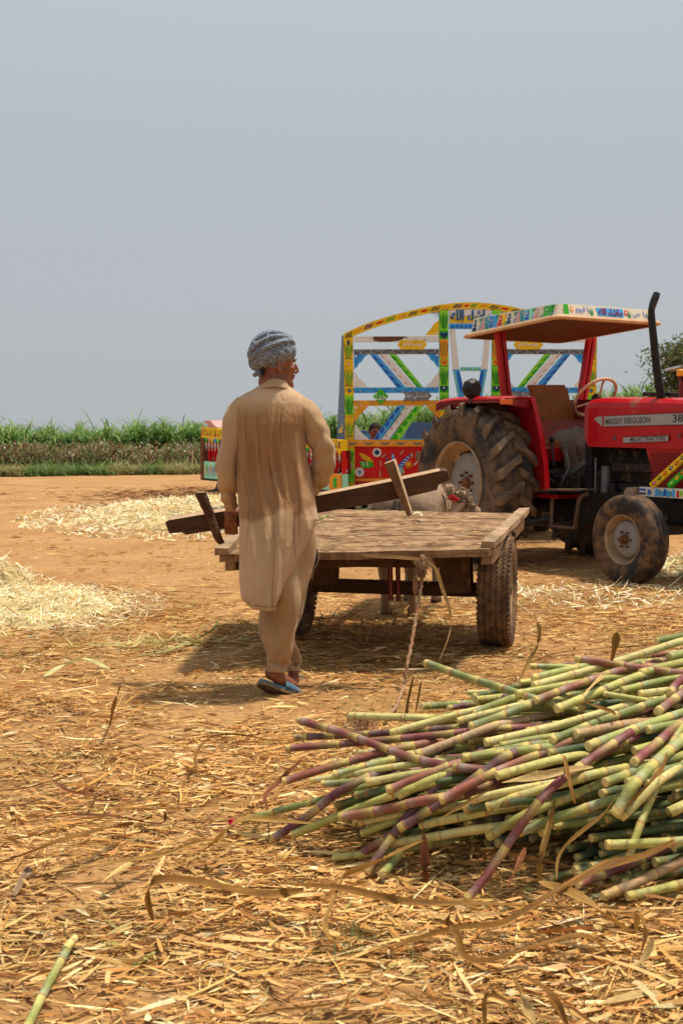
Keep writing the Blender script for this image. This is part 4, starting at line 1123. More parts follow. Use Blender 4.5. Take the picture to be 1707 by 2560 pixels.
# fenders: curved side plate plus flat flared top over the tyre
def fender(side):
    mb = MB(); yi = side * .60; yo = side * 0.97
    # outline of the plate in x,z seen from the side (front edge curved)
    if side < 0:
        def L2(px, py): p = RP(px, py, W(0, yi, 0), TL) - TO; return (p.dot(TH), p.z)
        fr = [L2(1331, 992), L2(1343, 1030), L2(1357, 1100), L2(1366, 1160), L2(1370, 1228)]
    else: fr = [(.55, 1.66), (.62, 1.5), (.74, 1.2), (.80, .95), (.82, .62)]
    global FEN_F
    if side < 0: FEN_F = fr
    else: fr = FEN_F
    zt = fr[0][1]; xb = fr[-1][0]; 
    poly = fr + [(xb - .08, fr[-1][1]), (.52, .75), (.30, 1.0), (-.2, 1.02), (-.62, 1.2), (-.60, 1.5), (-.42, zt)]
    mb.prism([W(x, yi, z) for x, z in poly], TL * .02 * (-side), 'red_shaded')
    # bright rolled front edge
    for i in range(len(fr) - 1): mb.bar(W(fr[i][0], yi + side * .012, fr[i][1]), W(fr[i + 1][0], yi + side * .012, fr[i + 1][1]), .05, .018, 'red_paint')
    xt = fr[0][0]
    top = []
    for x, z in [(-.42, zt - .02), (-.34, zt), (-.1, zt + .012), (.2, zt + .01), (xt - .02, zt), (xt, zt - .02)]: top.append((x, z))
    vs = []
    for x, z in top:
        vs += [W(x, yi, z), W(x, lerp(yi, yo, .9), z + .004), W(x, yo, z - .02), W(x, yo, z - .10 if x < .05 else z - .05)]
    fs = [(i * 4 + a, i * 4 + a + 1, i * 4 + a + 5, i * 4 + a + 4) for i in range(5) for a in range(3)]
    mb.add(vs, fs, 'red_paint'); mb.add([v - Vector((0, 0, .012)) for v in vs], [f[::-1] for f in fs], 'red_shaded')
    mb.prism([W(xt, yi, zt - .02), W(xt, yo, zt - .04), W(xt, yo, zt - .075), W(xt, yi, zt - .12)], -TH * .012, 'red_shaded')
    b = mb.build('fender', tr)
    return b
fr_ = fender(-1); fender(1)
mb = MB(); mb.box(W(FEN_F[0][0] + .004, -.93, FEN_F[0][1] - .055), (.012, .15, .05), 'orange_glass', Matrix((TH, TL, Vector((0, 0, 1)))).transposed()); mb.build('indicator_lamp', tr)
# work lamp on fender
mb = MB(); lc = TS(1181, 972, -.95)
mb.lathe([(.001, -.05), (.07, -.05), (.105, -.02), (.108, .03), (.095, .06), (.001, .06)], lc, -TH + TL * -.1, 'black_metal', 8, sm=False); mb.tube([lc + Vector((0, 0, -.08)), lc + Vector((0, 0, -.14))], .03, 'black_metal', 8)
mb.build('work_lamp', tr)

# canopy
can = thing_part('canopy', tr)
# near front corner, rear corner, far front corner from the photograph
cz = 2.47
K = TT(1388, 803, cz); Rr = TT(1150, 843, cz); Ff = TT(1655, 812, cz)
# square it up on the tractor's axes
def loc(p): p = p - TO; return (p.dot(TH), p.dot(TL), p.z)
kx, ky, _ = loc(K); rx_, _, _ = loc(Rr); _, fy, _ = loc(Ff)
ky = max(min(ky, -.55), -1.1)
cx0, cx1, cy0, cy1 = rx_, kx, ky, fy
def pxof(p): return 853.5 + p.x / p.y * FPX
for _ in range(60):
    e1 = pxof(W(cx0, cy0, cz)) - 1146; cx0 -= e1 / 400
    e2 = pxof(W(cx1, cy0, cz)) - 1388; cx1 -= e2 / 500; cy0 -= 0
    e3 = pxof(W(cx1, cy1, cz)) - 1655; cy1 -= e3 / 500
print('CANOPY', cx0, cx1, cy0, cy1)
def canopy_build():
    mb = MB(); t = .035
    # brim: thin rounded slab a little wider than the band
    def ringp(ins, z):
        r_ = .10; pts = []
        x0, x1, y0, y1 = cx0 + ins, cx1 - ins, cy0 + ins, cy1 - ins
        for (cx, cy, a0) in ((x1 - r_, y1 - r_, 0), (x0 + r_, y1 - r_, 90), (x0 + r_, y0 + r_, 180), (x1 - r_, y0 + r_, 270)):
            for k in range(6): a = rad(a0 + k * 18); pts.append((cx + math.cos(a) * r_, cy + math.sin(a) * r_))
        up_ = max(0, (z - cz - .022)) / .113
        return [W(x, y, z + (cx1 - x) / (cx1 - cx0) * (-.075 + .055 * up_)) for x, y in pts]
    n = 24
    def skin(rings, m, cap0=None, cap1=None):
        vs = [v for r_ in rings for v in r_]
        fs = [(i * n + a, i * n + (a + 1) % n, (i + 1) * n + (a + 1) % n, (i + 1) * n + a) for i in range(len(rings) - 1) for a in range(n)]
        mb.add(vs, fs, m)
        if cap0: mb.add(rings[0], [tuple(range(n))[::-1]], cap0)
        if cap1: mb.add(rings[-1], [tuple(range(n))], cap1)
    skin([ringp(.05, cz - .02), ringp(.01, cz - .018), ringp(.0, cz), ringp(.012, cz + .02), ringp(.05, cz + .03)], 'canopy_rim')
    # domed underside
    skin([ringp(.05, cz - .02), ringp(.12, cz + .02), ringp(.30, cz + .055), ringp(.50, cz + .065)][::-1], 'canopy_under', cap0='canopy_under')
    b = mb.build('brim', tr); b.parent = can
    mb = MB()
    def skin2(rings, m, cap1=None):
        vs = [v for r_ in rings for v in r_]
        mb.add(vs, [(i * n + a, i * n + (a + 1) % n, (i + 1) * n + (a + 1) % n, (i + 1) * n + a) for i in range(len(rings) - 1) for a in range(n)], m)
        if cap1: mb.add(rings[-1], [tuple(range(n))], cap1)
    bz0, bz1 = cz + .022, cz + .135; ins0, ins1 = .055, .085
    skin2([ringp(ins0, bz0), ringp(ins1, bz1), ringp(.12, bz1 + .006), ringp(.35, bz1 + .01)], 'cream', 'cream')
    # painted decoration on the right side (bottles, leaves) and the front (writing)
    def sidept(u, v, off=.004):      # u 0 rear..1 front along the side facing the camera
        x = lerp(cx0 + ins1 + .06, cx1 - ins1 - .06, u); y = lerp(cy0 + ins0, cy0 + ins1, v) - off; return W(x, y, lerp(bz0, bz1, v) + (cx1 - x) / (cx1 - cx0) * (-.075 + .055 * v))
    def frontpt(u, v, off=.004):     # u 0 near..1 far along the front face
        y = lerp(cy0 + ins1 + .05, cy1 - ins1 - .05, u); x = lerp(cx1 - ins0, cx1 - ins1, v) + off; return W(x, y, lerp(bz0, bz1, v))
    def fill(fn, pts, m, off): mb.add([fn(u, v, off) for u, v in pts], [tuple(range(len(pts)))], m)
    cols = ['cream', 'p_teal', 'p_sky', 'p_yellow', 'cream', 'p_teal', 'p_mint', 'cream', 'p_green']
    for k in range(9): fill(sidept, [(k / 9, .04), ((k + 1) / 9, .04), ((k + 1) / 9, .96), (k / 9, .96)], cols[k], .003)
    bott = ['p_navy', 'p_pink', 'p_blue', 'p_red', 'p_navy', 'p_pink', 'p_blue', 'p_pink', 'p_green']
    for k in range(9):
        cu = (k + .32) / 9; w = .024
        shp = [(-1, .08), (1, .08), (1.05, .3), (.55, .42), (.8, .52), (.7, .66), (.45, .74), (.5, .86), (0, .94), (-.5, .86), (-.45, .74), (-.7, .66), (-.8, .52), (-.55, .42), (-1.05, .3)]
        fill(sidept, [(cu + a * w * 1.25, b_) for a, b_ in shp], 'cream' if k % 2 else 'p_mint', .005)
        fill(sidept, [(cu + a * w, .5 + (b_ - .5) * .92) for a, b_ in shp], bott[k], .007)
        fill(sidept, [(cu - .006, .55), (cu + .006, .55), (cu + .006, .68), (cu - .006, .68)], 'p_white', .009)
        fill(sidept, [(cu - .012, .36), (cu + .012, .36), (cu + .012, .39), (cu - .012, .39)], 'p_white', .009)
        fc = cu + .065
        for j in range(6):
            a = j * math.pi / 6 + k; d = .014
            vv_ = .28 if k % 2 == 0 else .75
            fill(sidept, [(fc - d * math.cos(a), vv_ - .16 * math.sin(a)), (fc + .3 * d * math.sin(a), vv_ - .05 * math.cos(a)), (fc + d * math.cos(a), vv_ + .16 * math.sin(a)), (fc - .3 * d * math.sin(a), vv_ + .05 * math.cos(a))], ['p_blue', 'p_pink'][k % 2], .0045 + j * .0002)
        fill(sidept, [(fc - .004, vv_ - .05), (fc + .004, vv_ - .05), (fc + .004, vv_ + .05), (fc - .004, vv_ + .05)], 'p_white', .0065)
        for j in range(5):
            v1 = (.95 if k % 2 == 0 else .05); e = (.55 if k % 2 == 0 else .45); uu_ = fc - .022 + j * .011
            fill(sidept, [(uu_, v1), (uu_ + .006, v1), (fc - .001 + (j - 2) * .004, e)], 'p_dgreen' if j % 2 else 'p_green', .0048)
    # front: green block and flower, then the three groups of writing
    fill(frontpt, [(0, .03), (.05, .03), (.05, .97), (0, .97)], 'p_green', .003)
    for c_, col in ((.085, 'p_orange'), (.70, 'p_red')):
        for j in range(6):
            a = j * math.pi / 6; d = .028
            fill(frontpt, [(c_ - d * math.cos(a), .55 - .3 * math.sin(a)), (c_ + .3 * d * math.sin(a), .55 - .1 * math.cos(a)), (c_ + d * math.cos(a), .55 + .3 * math.sin(a)), (c_ - .3 * d * math.sin(a), .55 + .1 * math.cos(a))], col, .004 + j * .0002)
        fill(frontpt, [(c_ - .01, .47), (c_ + .01, .47), (c_ + .01, .63), (c_ - .01, .63)], 'p_white', .006)
    for c_ in (.305, .735, .965):
        for j in range(5): fill(frontpt, [(c_ - .006, .08), (c_ + .006, .08), (c_ + (j - 2) * .016, .92 - abs(j - 2) * .1)], 'p_green' if j % 2 else 'p_dgreen', .004 + j * .0003)
    fill(frontpt, [(.37, .14), (.67, .12), (.67, .86), (.36, .84)], 'p_sky', .003)
    def wr_(s, u0, u1, v0, v1, m, off, bold):
        o = frontpt(u0, v0, off); write(mb, s, o, frontpt(u1, v0, off) - o, frontpt(u0, v1, off) - o, m, bold)
    wr_(shape_ar('يا قيوم'), .125, .285, .16, .86, 'p_blue', .0065, True)
    wr_(shape_ar('ماشاء الله'), .385, .655, .2, .88, 'p_red', .006, True)
    wr_(shape_ar('ماشاء الله'), .38, .65, .18, .86, 'p_navy', .008, False)
    wr_(shape_ar('يا حي'), .765, .945, .12, .78, 'p_blue', .0065, True)
    b = mb.build('painted_band', tr); b.parent = can; b['label'] = 'painted band of bottles, flowers and blue writing around the canopy'
canopy_build()
def post(px_t, px_b, yt, yb, xl):
    mb = MB(); a = TF(px_t, yt, xl - .02); b = TF(px_b, yb, xl); b.z = min(b.z, 1.62)
    for o in (-.032, .032): mb.bar(a + TL * o, b + TL * o, .045, .07, 'red_paint', up=TH)
    mb.bar(a - TH * .02, b - TH * .02, .09, .05, 'red_shaded', up=TH)
    mb.build('canopy_post', tr)
post(1248, 1268, 830, 992, -.15)
post(1478, 1450, 835, 1015, -.15)
# seat, floor, steering wheel
mb = MB(); lb(.25, 1.12, -.58, .58, .70, .74, 'red_shaded'); lb(.45, 1.12, -.60, .60, .745, .755, 'black_metal'); mb.build('platform', tr)
seat = thing_part('seat', tr)
mb = MB(); xb = -.05
bk = [(1327, 962), (1410, 962), (1418, 975), (1436, 1050), (1360, 1052), (1352, 1045)]
pts = [TF(x, y, .02) for x, y in bk]; mb.prism(pts, -TH * .07, 'seat_brown'); b = mb.build('backrest', tr); b.parent = seat
mb = MB(); sc_ = TF(1398, 1058, .3); mb.box(W(.30, loc(sc_)[1], 1.20), (.5, .5, .12), 'seat_brown', Matrix((TH, TL, Vector((0, 0, 1)))).transposed()); b = mb.build('cushion', tr); b.parent = seat
SY = loc(sc_)[1]
mb = MB(); lb(.15, .45, SY - .15, SY + .15, .95, 1.15, 'black_metal'); b = mb.build('seat_base', tr); b.parent = seat
mb = MB(); lb(.35, .62, -.22, .2, 1.05, 1.20, 'red_paint', jit=.01); mb.build('tool_box', tr)
st_ = thing_part('steering_wheel', tr)
mb = MB(); cen = TF(1487, 993, .92); axs = (-TH * .75 + Vector((0, 0, .66))).normalized(); u = axs.cross(Vector((0, 0, 1))).normalized(); wv = axs.cross(u)
SR = .235; mwood = mat('wheel_rim', (.55, .34, .20), .5, var=.3, scale=25, dirt=(.35, .08, .04), damt=.3, dscale=14)
ringpts = [cen + u * math.cos(a) * SR + wv * math.sin(a) * SR for a in np.linspace(0, 2 * math.pi, 33)]
mb.tube(ringpts, .017, mwood, 10, cap=False)
mb.tube([p + axs * .002 for p in ringpts[10:15]], .0185, 'black_metal', 10)
b = mb.build('rim', tr); b.parent = st_
mb = MB()
for a in (0.4, 2.5, 4.6): mb.tube([cen - axs * .05, cen + u * math.cos(a) * SR + wv * math.sin(a) * SR], .012, mwood, 6)
mb.lathe([(.001, .01), (.04, .01), (.045, -.06), (.001, -.06)], cen, axs, 'black_metal', 14); b = mb.build('spokes', tr); b.parent = st_
mb = MB(); mb.tube([cen - axs * .05, cen - axs * .42], .03, 'black_metal', 10); b = mb.build('column', tr); b.parent = st_
# step
mb = MB()
def SPt(px, py): return TS(px, py, -.52)
mb.tube([SPt(1395, 1234), SPt(1386, 1238), SPt(1380, 1250), SPt(1377, 1316), SPt(1436, 1320), SPt(1446, 1252), SPt(1455, 1238), SPt(1467, 1234)], .022, 'step_metal', 8); mb.build('step', tr)
mb = MB(); mb.bar(SPt(1376, 1224), SPt(1470, 1224), .22, .02, 'step_metal'); mb.build('running_board', tr)
mb = MB(); mb.prism([TS(1376, 1230, -.3), TS(1556, 1232, -.3), TS(1500, 1310, -.3), TS(1376, 1300, -.3)], TL * .05, 'black_metal'); mb.build('side_plate', tr)
# draw links behind, under the tractor
mb = MB(); mb.tube([W(.1, -.45, .42), W(-.5, -.42, .32), W(-.9, -.38, .4)], .035, 'black_metal', 8); mb.tube([W(.1, .45, .42), W(-.5, .42, .32), W(-.9, .38, .4)], .035, 'black_metal', 8); mb.bar(W(-.8, -.4, .42), W(-.8, .4, .42), .06, .03, 'black_metal'); mb.build('draw_link', tr)
# painted front guard
gd = thing_part('front_guard', tr)
mb = MB()
def GQ(px, py, off=0): return TS(px, py, -.42 + off)
a, b_ = GQ(1597, 1217), GQ(1597, 1240)
g0 = loc(a); g1 = loc(b_)
x0g, zt_, zb_ = g0[0], g0[2], g1[2]; x1g = 3.05
mb.prism([W(x0g, -.42, zb_), W(x1g, -.42, zb_), W(x1g, -.42, zt_), W(x0g, -.42, zt_)], TL * .05, 'cream')
def gq(u0, u1, v0, v1, m, off=.004): mb.prism([W(lerp(x0g, x1g, u), -.42, lerp(zb_, zt_, v)) for u, v in ((u0, v0), (u1, v0), (u1, v1), (u0, v1))], -TL * off, m)
for k in range(7):
    gq(.0 + .012 * k + .004, .0 + .012 * k + .010, .60, .85, 'p_blue'); gq(.0 + .012 * k + .004, .0 + .012 * k + .011, .2, .42, 'p_navy')
gq(.11, .13, .2, .8, 'p_blue', .005); gq(.14, .15, .3, .7, 'p_navy', .005)
for k in range(7): gq(.20 + k * .035, .228 + k * .035, .08 + .1 * (k % 2), .92 - .12 * (k % 3), ['p_sky', 'p_teal', 'p_sky', 'p_blue'][k % 4], .004 + .0005 * (k % 2))
for k in range(14): gq(.46 + k * .038, .485 + k * .038, .1 + .2 * (k % 2), .8, ['p_red', 'p_lime', 'p_orange', 'p_green'][k % 4], .005)
b = mb.build('painted_board', tr); b.parent = gd
def diag(p0, p1, w, m, mot, seed):
    mb = MB(); r = random.Random(seed); a = GQ(*p0); b = GQ(*p1); d = (b - a).normalized(); L_ = (b - a).length * 1.6; n_ = TL.cross(d).normalized()
    b = a + d * L_
    mb.prism([a - n_ * w / 2, b - n_ * w / 2, b + n_ * w / 2, a + n_ * w / 2], TL * .03, m)
    k = 0; t_ = .02
    while t_ < L_ - .05:
        c0 = a + d * t_ - TL * .004; ln = .07
        mb.add([c0, c0 + d * ln * .5 + n_ * w * .34, c0 + d * ln, c0 + d * ln * .5 - n_ * w * .30], [(0, 1, 2, 3)], mot[k % len(mot)])
        c1 = c0 - TL * .002; mb.add([c1 + d * .02, c1 + d * ln * .6 + n_ * w * .15, c1 + d * ln * .9, c1 + d * ln * .5 - n_ * w * .05], [(0, 1, 2, 3)], 'p_white' if k % 3 == 0 else 'p_yellow')
        t_ += ln * 1.15; k += 1
    b_ = mb.build('diagonal_bar', tr); b_.parent = gd
diag((1625, 1216), (1706, 1143), .062, 'p_yellow', ['p_red', 'p_dgreen', 'p_red', 'p_navy'], 1)
diag((1668, 1216), (1707, 1180), .055, 'p_green', ['p_lime', 'p_yellow', 'p_red'], 2)
# grey cloth dumped on the seat
rag_m = mat('rag', (0.20, 0.145, 0.115), .95, var=.25, scale=8, bump=.6, bscale=40)
rg = MB()
cR = TF(1432, 1046, .45)
def ragfn(u, v):
    a = u * 2 * math.pi; r_ = .05 + .95 * v
    x = math.cos(a) * r_ * .17; y = math.sin(a) * r_ * .30
    h = .10 * (1 - r_ ** 2.5) + .020 * math.sin(a * 2 + r_ * 5) + .013 * math.sin(y * 26 + x * 38 + 1.5 * math.sin(a * 2)) + .012 * abs(math.sin(y * 9 - x * 30))
    if v > .85: h -= .06 * (v - .85) / .15
    p = cR + TH * x + TL * y; return Vector((p.x, p.y, 1.27 + h + .05 * y))
rg.grid(ragfn, 64, 22, rag_m, wrap=True); o = rg.build('grey_cloth'); m_ = o.modifiers.new('th', 'SOLIDIFY'); m_.thickness = .012; recentre(o); tag(o, 'crumpled grey-brown cloth heaped on the tractor seat', 'cloth')
rg = MB(); cR2 = TF(1425, 1085, .62)
def rag2(u, v):
    a = (u - .5); y = a * .34; z = 1.22 - v * .26; x = .03 * math.sin(u * 17) + .02 * math.sin(u * 31 + v * 5) + .05 * v
    p = TO + TH * (.64 + x) + TL * (loc(cR2)[1] + y * (1 - .25 * v) + .03 * v); return Vector((p.x, p.y, z))
rg.grid(rag2, 40, 16, mat('brown_rag', (.20, .12, .08), .9, var=.3, scale=10, bump=.5)); o = rg.build('brown_cloth'); m_ = o.modifiers.new('th', 'SOLIDIFY'); m_.thickness = .01; recentre(o); tag(o, 'dirty brown rag draped over the red box below the tractor seat', 'cloth')
# ================================================================= painted trailer with the arched frame
TY = 14.0
t1 = thing('painted_trailer', (1.55, 15.9, 0), 'high brightly painted farm trailer with arched end frame behind the tractor', 'trailer')
MIR = 1175.0
def tq(x, y, Y=TY, mir=False):
    px = 820 + x / 3.564
    if mir: px = 2 * MIR - px
    return P(px, 720 + y / 3.564, Y)
BK = Vector((0, .06, 0)); FW = Vector((0, -1, 0))
def pr(mb, pts, m, mir=False, Y=TY, d=None): 
    q = [tq(x, y, Y, mir) for x, y in pts]
    if mir: q = q[::-1]
    mb.prism(q, d or BK, m)
def fl(mb, pts, m, off, mir=False, Y=TY):
    q = [tq(x, y, Y - off, mir) for x, y in pts]
    if mir: q = q[::-1]
    mb.add(q, [tuple(range(len(q)))], m)
def fan(mb, cx, y0, y1, w, m, off, mir, n=7):
    """painted sheaf: strokes opening upwards from y1 (foot) to y0"""
    for k in range(n):
        f = (k - (n - 1) / 2) / ((n - 1) / 2)
        xt = cx + f * w * .47; xb = cx + f * w * .22; h = (y1 - y0)
        s_ = y0 + h * .10 * abs(f)
        xm = cx + f * w * .42
        fl(mb, [(xb - 1.4, y1), (xm - 3.2, y0 + h * .45), (xt, s_), (xm + 3.2, y0 + h * .45), (xb + 1.4, y1)], m, off, mir)
def rnd(mb, cx, cy, r, m, off, mir=False, n=12, Y=TY, sy=1):
    fl(mb, [(cx + math.cos(2 * math.pi * k / n) * r, cy + math.sin(2 * math.pi * k / n) * r * sy) for k in range(n)], m, off, mir, Y)
def star(mb, cx, cy, r, m, off, mir=False, n=9, r2=.4):
    fl(mb, [(cx + math.cos(math.pi * k / n) * r * (1 if k % 2 else r2), cy + math.sin(math.pi * k / n) * r * (1 if k % 2 else r2)) for k in range(2 * n)], m, off, mir)
# --- posts
def outer_post(mir):
    mb = MB(); x0, x1 = 137, 222
    pr(mb, [(x0, 430), (x1, 425), (x1 + 10, 1350), (x0 + 14, 1350)], 'p_yellow', mir)
    pr(mb, [(x0 + 14, 1412), (x1 + 14, 1412), (x1 + 16, 1800), (x0 + 16, 1800)], 'p_yellow', mir)
    segs = [(455, 640, 'p_yellow', 'p_dgreen'), (705, 880, 'p_yellow', 'p_dgreen'), (955, 1125, 'p_lime', 'p_dgreen'), (1170, 1335, 'p_yellow', 'p_dgreen'), (1440, 1540, 'p_lime', 'p_dgreen')]
    for y0, y1, b, s_ in segs:
        sx = (y0 - 430) / 920 * 12
        cx = 180 + sx; w = 82
        fl(mb, [(cx - w / 2 + 3, y0), (cx + w / 2 - 3, y0), (cx + w / 2 - 3, y1 + 6), (cx - w / 2 + 3, y1 + 6)], b, .003, mir)
        fan(mb, cx, y0 + 4, y1 - 14, w, s_, .005, mir)
        fan(mb, cx + 3, y0 + 20, y1 - 22, w * .7, 'p_lime' if b == 'p_yellow' else 'p_green', .007, mir, 4)
        fl(mb, [(cx - w * .42, y1 - 12), (cx + w * .42, y1 - 12), (cx + w * .42, y1 - 6), (cx - w * .42, y1 - 6)], 'p_dgreen', .006, mir)
    star(mb, 184, 676, 24, 'p_orange', .005, mir); rnd(mb, 184, 676, 8, 'p_white', .007, mir)
    star(mb, 190, 915, 26, 'p_navy', .006, mir); rnd(mb, 190, 915, 7, 'p_sky', .008, mir)
    star(mb, 194, 1150, 22, 'p_orange', .005, mir); rnd(mb, 194, 1150, 7, 'p_yellow', .007, mir)
    fl(mb, [(150, 1550), (235, 1550), (237, 1730), (152, 1730)], 'p_lime', .004, mir)
    star(mb, 196, 1590, 34, 'p_pink', .005, mir, 10, .6); rnd(mb, 196, 1592, 14, 'p_mint', .007, mir)
    fan(mb, 196, 1725, 1620, 78, 'p_green', .006, mir)
    fl(mb, [(170, 480), (176, 455), (182, 480), (186, 455), (192, 480), (188, 510), (174, 510)], 'p_navy', .008, mir)
    mb.build('end_post', t1)
outer_post(False); outer_post(True)
def inner_post(mir):
    mb = MB(); x0, x1 = 988, 1076
    pr(mb, [(x0, 190), (x1 - 8, 190), (x1, 1150), (x0 + 8, 1150)], 'p_green', mir)
    for y0, y1, b in [(200, 375, 'p_lime'), (455, 620, 'p_orange'), (700, 875, 'p_lime'), (930, 1090, 'p_lime')]:
        cx = 1031; w = 80
        fl(mb, [(cx - w / 2 + 2, y0), (cx + w / 2 - 2, y0), (cx + w / 2 - 2, y1 + 4), (cx - w / 2 + 2, y1 + 4)], b, .003, mir)
        fan(mb, cx, y0 + 4, y1 - 12, w, 'p_dgreen' if b == 'p_lime' else 'p_maroon', .005, mir)
        fan(mb, cx + 2, y0 + 16, y1 - 18, w * .7, 'p_green' if b == 'p_lime' else 'p_yellow', .007, mir, 4)
    for cy, r in ((415, 36), (890, 34)):
        fl(mb, [(1031, cy + r), (1031 - r, cy), (1031 - r * .9, cy - r * .45), (1031 - r * .45, cy - r * .6), (1031, cy - r * .25), (1031 + r * .45, cy - r * .6), (1031 + r * .9, cy - r * .45), (1031 + r, cy)], 'p_navy', .008, mir)
    rnd(mb, 1031, 890, 8, 'p_white', .010, mir)
    fl(mb, [(992, 625), (1074, 625), (1074, 690), (992, 690)], 'p_lime', .004, mir)
    star(mb, 1033, 658, 40, 'p_orange', .006, mir, 8, .75); star(mb, 1033, 658, 26, 'p_red', .008, mir, 6); rnd(mb, 1030, 650, 9, 'p_yellow', .010, mir)
    fl(mb, [(996, 1096), (1074, 1096), (1076, 1150), (996, 1150)], 'p_yellow', .006, mir); star(mb, 1035, 1120, 18, 'p_red', .008, mir)
    mb.build('inner_post', t1)
inner_post(False); inner_post(True)
# --- arch
mb = MB()
ar_ = [(132, 412), (210, 372), (300, 333), (400, 296), (500, 263), (600, 234), (700, 210), (800, 186), (900, 165), (1000, 147), (1100, 135), (1200, 128), (1265, 126)]
full = [tq(x, y) for x, y in ar_] + [tq(x, y, mir=True) for x, y in ar_[::-1]][1:]
def arch_pt(i, d): 
    p = full[i]; a = full[max(i - 1, 0)]; b = full[min(i + 1, len(full) - 1)]; t_ = (b - a).normalized(); n_ = Vector((-t_.z, 0, t_.x)); return p - n_ * d
TH_ = .078
for i in range(len(full) - 1):
    a, b, c, d = arch_pt(i, 0), arch_pt(i + 1, 0), arch_pt(i + 1, TH_), arch_pt(i, TH_)
    q = [a, d, c, b]; 
    mb.add(q, [(0, 1, 2, 3)], 'p_yellow'); q2 = [v + BK for v in q]; mb.add(q2, [(3, 2, 1, 0)], 'p_yellow')
    mb.add([q[0], q[3], q2[3], q2[0]], [(0, 1, 2, 3)], 'p_green'); mb.add([q[1], q[2], q2[2], q2[1]], [(3, 2, 1, 0)], 'p_yellow')
    if i % 2 == 0:
        o = FW * .004; w_ = (b - a)
        m_ = ['p_dgreen', 'p_navy', 'p_green', 'p_dgreen'][(i // 2) % 4]
        lo = arch_pt(i, TH_ * .75) + o; hi = arch_pt(i + 1, TH_ * .25) + o; m1 = arch_pt(i, TH_ * .25).lerp(arch_pt(i + 1, TH_ * .25), .35) + o; m2 = arch_pt(i, TH_ * .75).lerp(arch_pt(i + 1, TH_ * .75), .75) + o
        mb.add([lo, m2, hi, m1], [(0, 1, 2, 3)], m_)
        for k in range(3):
            c0 = lo.lerp(hi, .25 + k * .22) + o; mb.add([c0, c0 + w_ * .22 + Vector((0, 0, .015)), c0 + w_ * .12 - Vector((0, 0, .012))], [(0, 1, 2)], 'p_orange')
    else:
        o = FW * .004; lo = arch_pt(i, TH_ * .55) + o; hi = arch_pt(i + 1, TH_ * .45) + o
        mb.add([lo, lo.lerp(hi, .5) - Vector((0, 0, .018)), hi, lo.lerp(hi, .5) + Vector((0, 0, .014))], [(0, 1, 2, 3)], 'p_orange' if i % 4 == 1 else 'p_red')
mb.build('arch', t1)
